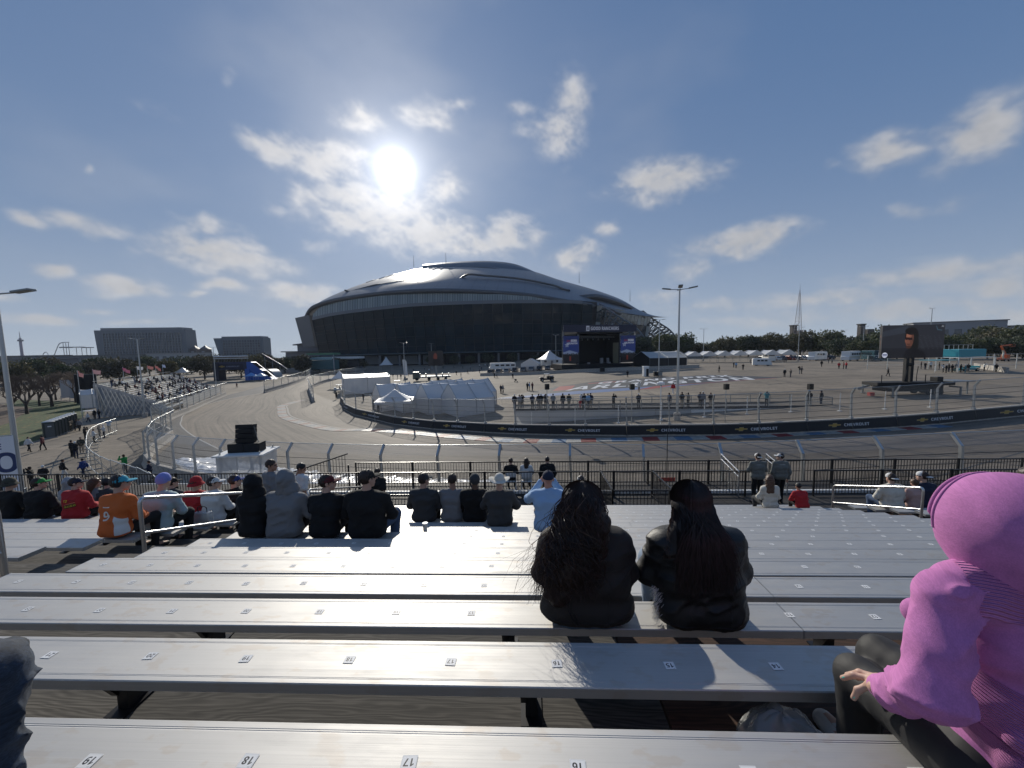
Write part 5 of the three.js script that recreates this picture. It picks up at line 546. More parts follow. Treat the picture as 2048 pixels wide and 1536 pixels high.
for (const [x, l] of [[34.6, 'black wheeled bin by the lamp post near the kiosk'], [35.6, 'grey wheeled bin by the lamp post near the kiosk']]) { const t = thing('wheeled_bin', l, 'bin', [x, gy(x), -92.4]); mesh('tub', rbox(0.95, 0.95, 0.8, 0.06, 0, 0.6, 0), l[0] === 'b' ? M.blackMatte : M.galvDark, t); mesh('lid', rbox(1.0, 0.1, 0.86, 0.03, 0, 1.12, 0), M.black, t); for (const s of [-1, 1]) mesh('wheel', bar([s * 0.4, 0.1, 0.35], [s * 0.46, 0.1, 0.35], 0.1, 0.1, 10), M.rubber, t); }
for (const [x, z, l] of [[28, -119, 'black bin standing before the low wall in front of the stage'], [142, -126, 'black box standing alone on the open lot by the motorhomes']]) { const t = thing('black_bin', l, 'bin', [x, gy(x), z]); mesh('tub', rbox(1.3, 1.2, 1, 0.06, 0, 0.6, 0), M.blackMatte, t); mesh('lid', rbox(1.35, 0.12, 1.05, 0.03, 0, 1.25, 0), M.black, t); }
{ const t = thing('pushchair', 'dark pushchair in front of the walking person in the infield', 'pushchair', [1.0, 0.05, -101]); mesh('seat', rbox(0.5, 0.5, 0.45, 0.1, 0, 0.6, 0), M.blackMatte, t); mesh('frame', merge([bar([-0.5, 1, 0.2], [0.35, 0.15, 0.2], 0.02), bar([-0.5, 1, -0.2], [0.35, 0.15, -0.2], 0.02), bar([-0.5, 1, -0.2], [-0.5, 1, 0.2], 0.02)]), M.galvDark, t); for (const [x, z] of [[-0.25, 0.25], [-0.25, -0.25], [0.4, 0.2], [0.4, -0.2]]) mesh('wheel', bar([x, 0.14, z - 0.02], [x, 0.14, z + 0.02], 0.14, 0.14, 10), M.rubber, t); }
{ const t = thing('feather_banner', 'white feather banner leaning beside the thin lamp post', 'banner', [-42.6, -1.78, -152]); mesh('pole', tube([[0, 0, 0], [-0.2, 4, 0], [-0.4, 7, 0], [0.4, 7.7, 0]], 0.04, 24, 5), M.galv, t); mesh('sail', sheet([...Array(9)].map((_, i) => [[-0.05 - i * 0.045, 1 + i * 0.78, 0], [1.5 - (i > 7 ? 0.5 : 0) - i * 0.045, 1 + i * 0.78, 0.1 * Math.sin(i)]])), M.whitePaint, t); mesh('base', box(0.8, 0.06, 0.8, 0, 0.03, 0), M.blackMatte, t); }
// parked carts behind the inner fence
for (const [x, z, l] of [[-47, -104, 'white cart parked by the small canopy behind the curved barrier'], [-44, -108, 'dark cart parked behind the boxy white tent'], [-33, -110, 'dark cart parked past the boxy white tent']]) { const t = thing('parked_cart', l, 'cart', yG(x, z), 0.4); wheels(t, [-0.9, 0.9], 0.5, 0.26, 0.2); mesh('body', merge([rbox(2.4, 0.5, 1.2, 0.1, 0, 0.55, 0), rbox(0.6, 0.4, 1.1, 0.1, -0.9, 0.95, 0)]), l[0] === 'w' ? M.whitePaint : M.black, t); mesh('roof', rbox(1.6, 0.07, 1.2, 0.02, 0.1, 1.85, 0), M.white, t); mesh('roof_post', merge([bar([-0.6, 0.8, 0.5], [-0.6, 1.85, 0.5], 0.025), bar([0.8, 0.8, 0.5], [0.8, 1.85, 0.5], 0.025), bar([-0.6, 0.8, -0.5], [-0.6, 1.85, -0.5], 0.025), bar([0.8, 0.8, -0.5], [0.8, 1.85, -0.5], 0.025)]), M.galvDark, t); mesh('seat', rbox(0.5, 0.6, 1.1, 0.08, 0.35, 0.95, 0), M.blackMatte, t); }
// ---------- pit area at the far end ----------
{ const t = thing('display_car', 'teal show car under the canopy in the pit area', 'car', [97, 2.33, -82], 0.1); wheels(t, [-1.5, 1.5], 0.8, 0.33, 0.3); mesh('body', merge([rbox(4.2, 0.35, 0.9, 0.14, 0, 0.45, 0), rbox(1.8, 0.4, 1.8, 0.15, 0.6, 0.5, 0)]), M.teal, t); mesh('wing', merge([rbox(0.4, 0.06, 1.9, 0.02, -2.2, 0.25, 0), rbox(0.4, 0.4, 1.6, 0.03, 2.1, 0.9, 0)]), M.teal, t); mesh('cockpit', rbox(0.9, 0.3, 0.5, 0.1, 0, 0.78, 0), M.blackMatte, t); }
{ const t = thing('pit_stand', 'white framed pit stand with teal roof box beside the video screen', 'pit stand', [96, 2.33, -81.5], 0.05); for (const [x, z] of [[-4, -2], [4, -2], [-4, 2], [4, 2]]) mesh('post', box(0.12, 3.0, 0.12, x, 1.5, z), M.whitePaint, t); mesh('roof_frame', merge([box(8.2, 0.14, 0.14, 0, 3, 2), box(8.2, 0.14, 0.14, 0, 3, -2), box(0.14, 0.14, 4.1, -4, 3, 0), box(0.14, 0.14, 4.1, 4, 3, 0)]), M.whitePaint, t); mesh('roof_box', rbox(6, 1.6, 3.4, 0.12, -0.6, 3.9, 0), M.teal, t); mesh('awning', box(5.4, 0.12, 3, -6.2, 2.5, 0.3), M.teal, t); for (const x of [-8.6, -3.8]) mesh('awning_leg', bar([x, 0, 1.6], [x, 2.5, 1.6], 0.04), M.whitePaint, t); mesh('railing', merge([box(9, 0.06, 0.06, 0, 5.6, -2.2), ...[...Array(9)].map((_, i) => box(0.06, 2.4, 0.06, -4.4 + i * 1.1, 4.4, -2.2))]), M.galv, t); }
{ const t = thing('trackside_railing', 'tall galvanised railing running behind the pit stand', 'railing', [100, 2.35, -90], -0.25); for (let i = 0; i < 12; i++) mesh('post', box(0.12, 3.4, 0.12, -14 + i * 4, 1.7, 0), M.galv, t); for (const y of [1, 2.2, 3.3]) mesh('rail', box(46, 0.07, 0.07, 8, y, 0), M.galv, t); }
for (let i = 0; i < 4; i++) { const x = 112 - i * 3.6, z = -93 + i * 4.4; barrier([x, z], [x - 3.5, z + 4.2], { fence: false, name: 'pit_wall_block', label: 'white concrete pit wall block, ' + nth(i + 1) + ' from the show car', group: 'pit wall blocks' }); }
{ const t = thing('boom_lift', 'orange folded boom lift with a pale machine against the trees', 'lift', [152, 2.4, -119], 0.3); t.scale.setScalar(0.72); wheels(t, [-1.6, 1.6], 1, 0.5, 0.4); mesh('chassis', rbox(4.4, 0.8, 2, 0.1, 0, 1.1, 0), M.orange, t); mesh('counterweight', rbox(2, 1.4, 2, 0.15, 1.4, 2.1, 0), M.orange, t); mesh('boom', merge([beam([1.6, 2.6, 0], [-2.5, 6.4, 0], 0.5, 0.6), beam([-2.5, 6.6, 0], [4.5, 6.9, 0], 0.4, 0.5)]), M.orange, t); mesh('basket', merge([box(2, 0.1, 1, 5.6, 6.2, 0), box(2, 0.06, 0.06, 5.6, 7.2, 0.5), box(2, 0.06, 0.06, 5.6, 7.2, -0.5), box(0.06, 1, 0.06, 4.6, 6.7, 0.5), box(0.06, 1, 0.06, 6.6, 6.7, 0.5)]), M.orange, t); mesh('hose_bundle', tube([[-2.4, 1.4, 0.9], [-3.2, 2.4, 1.0], [-2.6, 3.6, 0.9], [-3.1, 4.6, 0.8]], 0.3, 24, 7), M.cream, t); }
// ---------- footbridge, stand and other things on the far side ----------
{ const t = thing('blue_footbridge', 'blue clad footbridge with stairs and silver handrails over the far straight', 'footbridge', [-116.5, -2.36, -165], 0.1); t.scale.setScalar(0.6);
  mesh('tower', box(3.5, 12.5, 8, -13.5, 6.2, 0), mat(0.010, 0.014, 0.03, 0.6), t); mesh('tower', box(3, 8, 8, 7.2, 4, 0), M.blue, t); mesh('deck', box(27, 1, 6, -3, 8.6, 0), M.navy, t); mesh('side_cladding', box(22, 5.4, 0.4, -4.5, 10.4, 3.1), M.navy, t); mesh('side_cladding', box(22, 4.4, 0.4, -4.5, 10.4, -3.1), M.navy, t);
  mesh('stair_cladding', quads([[[5, 13, 3.2], [9.5, 13, 3.2], [24, 0, 3.2], [5, 0, 3.2]], [[9.5, 13, 3.2], [9.5, 13, -3.2], [24, 0, -3.2], [24, 0, 3.2]], [[5, 13, -3.2], [9.5, 13, -3.2], [24, 0, -3.2], [5, 0, -3.2]]]), M.blue, t); for (let i = 0; i < 2; i++) mesh('dark_panel', quads([[[10 + i * 6.5, 12.4 - i * 5.8, 3.3], [13.2 + i * 6.5, 12.4 - i * 5.8, 3.3], [18.2 + i * 5.5, 8 - i * 5.8, 3.3], [15 + i * 5.5, 8 - i * 5.8, 3.3]]]), M.blackMatte, t);
  mesh('handrail', merge([bar([-15, 17, 3], [8, 17, 3], 0.5, 0.5, 8), bar([-15, 15.6, 3], [8, 15.6, 3], 0.3, 0.3, 8)]), M.steel, t); mesh('truss', merge([...Array(12)].map((_, i) => beam([-14 + i * 1.9, 13, 3], [-13 + i * 1.9, 16.4, 3], 0.12, 0.12))), M.galvDark, t);
  const tx = canvasTex(512, 128, (c, w, h) => { c.fillStyle = '#0d1430'; c.fillRect(0, 0, w, h); c.fillStyle = '#8a7434'; c.fillRect(40, 50, 110, 28); c.fillRect(75, 38, 40, 52); c.fillStyle = '#7f879a'; c.font = 'bold 46px sans-serif'; c.fillText('CHEVROLET', 180, 82, 300); }); mesh('lettered_banner', quads([[[-13, 8.2, 3.4], [4.5, 8.2, 3.4], [4.5, 11.8, 3.4], [-13, 11.8, 3.4]]]), new THREE.MeshStandardMaterial({ map: tx, roughness: 0.6, side: THREE.DoubleSide }), t); }
{ const t = thing('sloping_handrail', 'long silver handrail sloping down beyond the blue footbridge', 'ramp', [-117, -2.3, -190], 0.05); mesh('rail', merge([bar([-5.4, 11.2, 0], [3.8, 5.2, 0], 0.2, 0.2, 8), bar([3.8, 5.2, 0], [6.2, 3.2, 0], 0.16, 0.16, 8)]), M.steel, t); mesh('ramp_side', quads([[[-5.4, 10.8, -0.3], [3.8, 4.9, -0.3], [3.8, 3.4, -0.3], [-5.4, 9.2, -0.3]]]), mat(0.05, 0.045, 0.04, 0.8), t); for (const [x, h] of [[-4.5, 9.6], [-1, 7.2], [2.6, 4.8]]) mesh('support', box(0.3, h, 0.3, x, h / 2, -0.4), M.galvDark, t); }
{ const t = thing('arched_tent', 'pale arched tent between the footbridge and the sloping handrail', 'tent', [-112, -2.3, -178]); t.scale.setScalar(0.62); const rows = []; for (let i = 0; i <= 12; i++) { const a = i / 12 * Math.PI; rows.push([[-Math.cos(a) * 6, Math.sin(a) * 6.5, 4], [-Math.cos(a) * 6, Math.sin(a) * 6.5, -6]]); } mesh('shell', sheet(rows), mat(0.38, 0.39, 0.39, 0.5), t); mesh('end_wall', new THREE.CircleGeometry(5.9, 20, 0, Math.PI).translate(0, 0, -5), mat(0.25, 0.25, 0.26, 0.6), t); }
{ const t = thing('green_kiosk', 'teal green stand with a flat roof by the end of the stadium', 'kiosk', [-104, -2.35, -214]); mesh('roof', box(15, 1, 8, 0, 10.5, 0), mat(0.10, 0.24, 0.14, 0.6), t); mesh('counter', box(14, 5, 6, 0, 4.6, 0), mat(0.06, 0.14, 0.15, 0.5), t); for (const x of [-6.8, 6.8]) mesh('post', box(0.4, 10, 0.4, x, 5, 3), M.galv, t); mesh('sign', box(12, 1.4, 0.3, 0, 8, 3.3), mat(0.25, 0.40, 0.42, 0.5), t); }
{ const t = thing('far_shelter', 'long low shelter with pale curved roof at the end of the far straight', 'shelter', [-103, -2.35, -232]); mesh('roof', box(26, 1.2, 9, 0, 8, 0), M.whitePaint, t); mesh('wall', box(24, 5, 6, 0, 4.2, 0), mat(0.04, 0.04, 0.045, 0.6), t); mesh('base', box(27, 1.6, 9, 0, 0.8, 0), M.concrete, t); }
// grandstand by the track
{
  const t = thing('distant_grandstand', 'distant aluminium grandstand full of shining benches beside the track', 'grandstand', [-64.6, -2.15, -71.4], 0);
  // front edge runs along the track: local u along, local w away from the track
  const PT = 0.56, ux = -0.452, uz = -0.892, wx = -0.892, wz = 0.452, R = 16, L = 41, at = (u, w, y) => [ux * u + wx * w, y, uz * u + wz * w];
  const ben = mat(0.74, 0.74, 0.72, 0.42, 0.8), dk = mat(0.10, 0.10, 0.105, 0.7);
  for (let k = 0; k < R; k++) { const y = 1.1 + k * 0.27, w = 0.6 + k * PT; mesh('bench', beam(at(1, w, y + 0.44), at(L - 0.5, w, y + 0.44), 0.28, 0.05), ben, t); mesh('footboard', beam(at(1, w + 0.3, y), at(L - 0.5, w + 0.3, y), 0.32, 0.04), dk, t); }
  const sideBars = []; for (const u of [0.6, L]) { const pts = at(u, 0, 0), q = at(u, R * PT + 0.6, 0); mesh('side_sheet', quads([[at(u, 0.2, 0), at(u, R * PT + 0.8, 0), at(u, R * PT + 0.8, 6.2), at(u, 0.2, 1.6)]]), mat(0.30, 0.32, 0.35, 0.6, 0, { transmission: 0.3, thickness: 0 }), t); }
  for (let i = 0; i < 16; i++) { const w = 0.5 + i * 0.58, h = 1.6 + w * 0.49; mesh('brace', beam(at(0.45, Math.min(9.4, w + 1.3), Math.min(h, 5.8)), at(0.45, w, 0.2), 0.06, 0.10), M.steel, t); }
  mesh('back_rail', merge([beam(at(0.5, R * PT + 0.8, 6.4), at(L, R * PT + 0.8, 6.4), 0.07, 0.07), beam(at(0.5, R * PT + 0.8, 5.4), at(L, R * PT + 0.8, 5.4), 0.05, 0.9)]), M.galv, t);
  mesh('front_walkway', beam(at(0.5, 0.1, 0.95), at(L, 0.1, 0.95), 1.2, 0.08), M.galv, t); mesh('front_banner', quads([[at(7, -0.7, 0.1), at(L, -0.7, 0.1), at(L, -0.7, 1.9), at(7, -0.7, 1.9)]]), mat(0.50, 0.50, 0.49, 0.6), t); for (let i = 0; i < 11; i++) mesh('support_frame', merge([beam(at(1 + i * 3.9, 0.3, 0), at(1 + i * 3.9, 9.2, 0), 0.08, 0.08), beam(at(1 + i * 3.9, 0.3, 0.9), at(1 + i * 3.9, 9.4, 5.2), 0.08, 0.08), beam(at(1 + i * 3.9, 9.3, 0), at(1 + i * 3.9, 9.3, 5.4), 0.08, 0.08)]), M.galvDark, t);
  globalThis.standAt = (u, k) => { const w = 0.6 + k * PT, p = at(u, w, 1.1 + k * 0.27 + 0.47); return [p[0] - 64.6, p[1] - 2.15, p[2] - 71.4]; }; globalThis.standTurn = Math.atan2(wx, wz);
  const fl = [['red and white flag at the near end behind the distant grandstand', [0.5, 0.25, 0.26], -3], ['small pink flag behind the distant grandstand', [0.5, 0.3, 0.32], 2], ['striped flag above the middle of the distant grandstand', [0.42, 0.14, 0.22], 14], ['white flag above the middle of the distant grandstand', [0.7, 0.7, 0.72], 21], ['red pennant above the distant grandstand', [0.5, 0.22, 0.2], 27], ['long red and blue flag above the far end of the distant grandstand', [0.5, 0.2, 0.18], 32], ['pale blue flag at the far end above the distant grandstand', [0.35, 0.42, 0.6], 37]];
  for (const [l, c, u] of fl) { const p = at(u, R * PT + 1.2, 0), f = thing('flag', l, 'flag', [p[0] - 64.6, -2.2, p[2] - 71.4], 0, 'flags behind the distant grandstand'); mesh('pole', bar([0, 0, 0], [0, 8.6, 0], 0.05), M.galv, f); mesh('cloth', sheet([...Array(5)].map((_, i) => [...Array(11)].map((_, j) => [j * (0.10 + 0.03 * Math.sin(u)), 8.5 - i * 0.18 - j * (0.05 + 0.04 * Math.sin(u * 2)), 0.14 * Math.sin(j * 0.9 + i * 0.4 + u)]))), mat(...c, 0.8, 0, { transmission: 0.3, thickness: 0 }), f); }
}
{ const t = thing('black_screen_wall', 'tall black sheeted wall at the back corner of the distant grandstand', 'screen wall', [-101.5, -2.35, -91.5], 0.6); mesh('sheet', sheet([...Array(5)].map((_, i) => [...Array(13)].map((_, j) => [-1.8 + j * 0.3, i * 1.7, 0.06 * Math.sin(j * 1.6)]))), M.blackMatte, t); mesh('frame', merge([box(0.12, 6.9, 0.12, -1.8, 3.4, -0.2), box(0.12, 6.9, 0.12, 1.8, 3.4, -0.2), box(3.6, 0.12, 0.12, 0, 6.8, -0.2)]), M.galvDark, t); }
for (const [x, z, l] of [[-110.5, -97.5, 'pale display panel under the bare trees, nearer the black wall'], [-114.5, -99, 'pale display panel under the bare trees, farther from the black wall']]) { const t = thing('notice_board', l, 'notice board', [x, -2.35, z], 0.7); mesh('panel', box(2.6, 4.6, 0.2, 0, 2.9, 0), mat(0.34, 0.35, 0.37, 0.6), t); for (const s of [-1, 1]) mesh('leg', box(0.12, 1.2, 0.12, s * 1.4, 0.6, 0), M.galvDark, t); }
{ const t = thing('camping_table', 'small white folding table on the grass by the white tent', 'table', [-80, -2.28, -72], 0.4); mesh('top', box(1.8, 0.06, 0.8, 0, 0.75, 0), M.white, t); for (const [x, z] of [[-0.8, -0.3], [0.8, -0.3], [-0.8, 0.3], [0.8, 0.3]]) mesh('leg', bar([x, 0, z], [x, 0.74, z], 0.025), M.galv, t); }
{ const proto = thing('portable_toilet', 'portable toilet', 'toilet'); mesh('cabin', rbox(1.15, 2.1, 1.15, 0.05, 0, 1.1, 0), mat(0.03, 0.04, 0.035, 0.5), proto); const rf = mesh('roof', new THREE.SphereGeometry(0.8, 16, 8, 0, 6.283, 0, 0.85).scale(1, 0.5, 1).translate(0, 1.92, 0), mat(0.6, 0.61, 0.6, 0.4, 0, { transmission: 0.3, thickness: 0 }), proto); mesh('door', rbox(0.8, 1.85, 0.05, 0.02, 0, 1.05, 0.59), mat(0.09, 0.10, 0.10, 0.5), proto); mesh('sign', box(0.34, 0.14, 0.02, 0, 1.6, 0.63), M.white, proto); mesh('vent_pipe', bar([0.4, 0.2, -0.5], [0.4, 2.45, -0.5], 0.05), M.white, proto); mesh('base', box(1.25, 0.14, 1.25, 0, 0.07, 0), M.grey, proto);
  const nm = ['nearest dark portable toilet at the end of the row by the grass', 'second portable toilet in the row by the grass', 'third portable toilet in the row by the grass', 'fourth portable toilet in the row by the grass', 'fifth portable toilet in the row by the grass', 'sixth portable toilet in the row by the grass', 'seventh portable toilet in the row by the grass', 'farthest portable toilet in the row by the grass']; nm.forEach((l, i) => { const p = [lerp(-61.8, -66.6, i / 7), -2.12, lerp(-50.7, -57.5, i / 7)]; if (i) copyOf(proto, p, 0.95, l, 'row of portable toilets'); else { proto.position.set(...p); proto.rotation.y = 0.95; proto.userData.label = l; proto.userData.group = 'row of portable toilets'; } }); }
{ const t = thing('white_trailer', 'small white trailer parked on the grass behind the lamp post', 'trailer', [-66, -2.16, -45.5], 0.5); wheels(t, [0], 1, 0.35, 0.25); mesh('box_body', rbox(4, 1.9, 2, 0.08, 0, 1.5, 0), M.whitePaint, t); mesh('drawbar', beam([2, 0.6, 0], [3.3, 0.55, 0], 0.1, 0.1), M.galvDark, t); }
// temporary crowd fence in the lot
{ const P = smoothPts([[-20.2, -22], [-25, -25.6], [-28.6, -27.8], [-32.7, -30.2], [-37, -33.2], [-41.6, -36.9], [-51.4, -46.4], [-56, -53.8]], 18); P.forEach((p, i) => { if (!i) return; const a = P[i - 1], L = Math.hypot(p[0] - a[0], p[1] - a[1]), t = thing('fence_panel', 'wire mesh crowd fence panel, ' + nth(i) + ' from the bleachers end of the curved walkway', 'fence', [a[0], gy(a[0]), a[1]], Math.atan2(-(p[1] - a[1]), p[0] - a[0]), 'crowd fence panels along the walkway'); mesh('frame', merge([bar([0, 0.1, 0], [0, 1.9, 0], 0.022), bar([L, 0.1, 0], [L, 1.9, 0], 0.022), bar([0, 1.88, 0], [L, 1.88, 0], 0.03), bar([0, 0.15, 0], [L, 0.15, 0], 0.02)]), M.galv, t); mesh('wire_mesh', quads([[[0, 0.15, 0], [L, 0.15, 0], [L, 1.88, 0], [0, 1.88, 0]]], [[[0, 0], [L * 4, 0], [L * 4, 7], [0, 7]]]), M.link, t); mesh('foot', box(0.1, 0.06, 1.4, 0.05, 0.04, 0), M.galvDark, t); mesh('stay', bar([0.05, 1.4, 0], [0.05, 0.05, 0.8], 0.018), M.galv, t); }); }
// ---------- near bleachers ----------
const PHI = -2.2 * D2R, rowD = k => 0.965 + 0.598 * k, seatY = k => 7.347 - 0.2043 * k, floorAt = d => 7.347 - 0.2043 * (d - 0.965) / 0.598 - 0.43;
const bl = (x, d, y) => [x * Math.cos(PHI) - d * Math.sin(PHI), y, -x * Math.sin(PHI) - d * Math.cos(PHI)];
const DECK_Y = 2.95;
const alu = new THREE.MeshPhysicalMaterial({ color: col(0.65, 0.65, 0.645), map: T.metal, roughness: 1.0, roughnessMap: T.metalRough, metalness: 0.85, bumpMap: T.metalRough, bumpScale: 0.0001 });
const plankShape = (() => { const p = [[-0.122, -0.045], [-0.122, -0.004], [-0.118, 0]]; for (const [a, b] of [[-0.097, 0.004], [-0.091, 0.004], [0.091, 0.004], [0.097, 0.004]]) p.push([a - b / 2, 0], [a - b / 4, -0.0007], [a + b / 4, -0.0007], [a + b / 2, 0]); p.push([0.118, 0], [0.122, -0.004], [0.122, -0.045], [0.112, -0.045], [0.112, -0.012], [-0.112, -0.012], [-0.112, -0.045]); return new THREE.Shape(p.map(q => new THREE.Vector2(...q))); })();
function plankGeo(L, off) { const g = new THREE.ExtrudeGeometry(plankShape, { depth: L, bevelEnabled: false }); g.rotateY(Math.PI / 2); const p = g.attributes.position, u = g.attributes.uv; for (let i = 0; i < p.count; i++) u.setXY(i, p.getX(i) / 5.5 + off, p.getZ(i) / 0.25 + p.getY(i) * 3 + off * 7); return g; }
const numTex = canvasTex(1024, 1024, (c, w, h) => { c.fillStyle = '#e9e9e6'; c.fillRect(0, 0, w, h); c.textAlign = 'center'; c.textBaseline = 'middle'; for (let n = 1; n <= 25; n++) { const x = ((n - 1) % 5) * 204.8 + 102, y = Math.floor((n - 1) / 5) * 204.8 + 102; c.fillStyle = '#d9d9d6'; c.fillRect(x - 98, y - 98, 196, 196); c.fillStyle = '#ecebe8'; c.fillRect(x - 90, y - 90, 180, 180); c.fillStyle = '#15151b'; c.font = 'bold 150px sans-serif'; c.fillText(String(n), x, y + 6, 150); c.font = '16px sans-serif'; c.fillText('SEAT', x - 60, y - 80); } });
const numMat = new THREE.MeshStandardMaterial({ map: numTex, roughness: 0.5 });
const numGeo = {}; for (let n = 1; n <= 25; n++) { const g = new THREE.PlaneGeometry(0.044, 0.040); g.rotateX(-Math.PI / 2); g.rotateY(Math.PI); const u = g.attributes.uv, cx = ((n - 1) % 5) / 5, cy = 1 - (Math.floor((n - 1) / 5) + 1) / 5; for (let i = 0; i < 4; i++) u.setXY(i, cx + u.getX(i) / 5, cy + u.getY(i) / 5); numGeo[n] = g; }
const benchLeg = merge([box(0.05, 0.2, 0.09, 0, -0.146, -0.01), box(0.07, 0.02, 0.2, 0, -0.055, 0), box(0.03, 0.1, 0.03, -0.03, -0.10, 0.05, 0.5), box(0.09, 0.012, 0.16, 0, -0.222, 0)]);
const ordinal = ['first', 'second', 'third', 'fourth', 'fifth', 'sixth', 'seventh', 'eighth', 'ninth', 'tenth', 'eleventh', 'twelfth', 'thirteenth', 'fourteenth', 'fifteenth', 'sixteenth', 'seventeenth', 'eighteenth'];
const br = rng(50);
function benchRow(k, x0, x1, label, group, nums) {
  const t = thing('bleacher_bench', label, 'bench', bl(0, rowD(k), seatY(k)), PHI, group);
  const joint = 1.72 + 0.25 * Math.sin(k * 2.1), cuts = x0 < joint && x1 > joint ? [x0, joint, x1] : [x0, x1];
  for (let i = 0; i + 1 < cuts.length; i++) { const L = cuts[i + 1] - cuts[i] - (i + 2 < cuts.length ? 0.004 : 0), g = plankGeo(L, br()); g.translate(cuts[i], 0, 0); const pl = mesh('seat_plank', g, alu, t); for (const e of [0, 1]) mesh('end_cap', box(0.006, 0.046, 0.246, cuts[i] + (e ? L + 0.003 : -0.003), -0.0232, 0), M.galv, pl); }
  for (let x = x0 + 0.5; x < x1; x += 1.83) { const l = mesh('leg', benchLeg, M.blackFrame, t); l.position.x = x + (k % 2) * 0.12; }
  if (nums) for (let n = 1; n <= 25; n++) { const x = 0.585 - (n - 15) * 0.464; if (x < x0 + 0.1 || x > x1 - 0.1) continue; if (br() < 0.03) continue; const m = mesh('number_sticker', numGeo[n], numMat, t); m.position.set(x + (br() - 0.5) * 0.02, 0.0016, (br() - 0.5) * 0.02); m.rotation.y = (br() - 0.5) * 0.12; }
  return t;
}
const CX0 = -4.28, CX1 = 7.62;
for (let k = -1; k <= 16; k++) benchRow(k, CX0, CX1, k < 0 ? 'silver aluminium bench plank right under the photographer' : k === 0 ? 'nearest silver bench plank, first row from the camera, in the middle block' : `silver bench plank, ${ordinal[k]} row from the camera in the middle block`, 'benches of the middle block', true);
for (let k = 5; k <= 16; k++) benchRow(k, -16.5, -5.6, `silver bench plank across the aisle by the picture edge, ${ordinal[k]} row from the camera`, 'benches of the block across the aisle');
for (let k = 9; k <= 16; k++) benchRow(k, 8.84, 20, `silver bench plank across the far aisle behind the pink hood, ${ordinal[k]} row from the camera`, 'benches of the block behind the pink hood');
// stepped wooden deck
const plyGrey = [0.20, 0.26, 0.16].map(v => new THREE.MeshStandardMaterial({ color: col(v * 1.6, v * 1.58, v * 1.55), map: T.wood, roughness: 0.85, bumpMap: T.wood, bumpScale: 0.002 })), plyBrown = [0.9, 1.1].map(v => new THREE.MeshStandardMaterial({ color: col(0.30 * v, 0.155 * v, 0.10 * v), map: T.wood, roughness: 0.8 }));
{
  const deck = new THREE.Group(); deck.name = 'bleacher_deck'; deck.userData = { kind: 'structure' }; deck.position.set(0, 0, 0); deck.rotation.y = PHI; scene.add(deck);
  const pg = new THREE.BoxGeometry(2.43, 0.02, 0.62), r = rng(51);
  for (let k = -2; k <= 15; k++) for (let i = 0; i < 15; i++) { const x = -15.4 + i * 2.44 + 0.12 - (k % 2 ? 0.05 : 0), d = rowD(k) + 0.12 + 0.31; if (k < 4 && (x < -7 || x > 8)) continue; const m = mesh('deck_panel', pg, x > 0 ? plyBrown[Math.floor(r() * 2)] : plyGrey[Math.floor(r() * 3)], deck); m.position.set(x, seatY(k) - 0.44 + r() * 0.003, -d); }
  for (let i = 0; i < 20; i++) { const x = -16 + i * 1.9; if (x > 20) break; mesh('stringer', beam([x, seatY(-2) - 0.56, -rowD(-2)], [x, seatY(16) - 0.56, -rowD(16)], 0.06, 0.14), M.galvDark, deck); for (const k of [0, 4, 8, 12, 16]) { const y = seatY(k) - 0.6; mesh('support_post', box(0.07, y + 2.2, 0.07, x, (y - 2.2) / 2, -rowD(k)), M.galvDark, deck); } }
  const wk = new THREE.Group(); wk.name = 'front_walkway'; wk.userData = { kind: 'structure' }; wk.rotation.y = PHI; scene.add(wk);
  const wm = [0.11, 0.135, 0.095].map(v => new THREE.MeshStandardMaterial({ color: col(v * 1.5, v * 1.4, v * 1.38), map: T.wood, roughness: 0.75 }));
  const q = new THREE.BoxGeometry(6.0, 0.03, 0.236); for (let i = 0; i < 6; i++) for (let j = 0; j < 21; j++) { const m = mesh('plank', q, wm[(i * 7 + j * 5) % 3], wk); m.position.set(-14 + i * 6.01, DECK_Y - 0.015 + (j * 7 % 3) * 0.001, -10.75 - j * 0.24); }
  mesh('edge_beam', box(36, 0.16, 0.05, 1, DECK_Y - 0.1, -15.85), M.whitePaint, wk); for (let i = 0; i < 13; i++) for (const d of [11, 13.2, 15.6]) mesh('support_post', box(0.08, DECK_Y + 1.6, 0.08, -16.5 + i * 2.95, (DECK_Y - 1.7) / 2, -d), M.galvDark, wk);
  mesh('front_riser', box(35, 1.0, 0.03, 1.5, DECK_Y + 0.45, -10.62), M.blackMatte, wk);
  mesh('curb', box(30, 0.10, 0.12, 2.5, DECK_Y + 0.06, -14.5), M.whitePaint, wk);
}
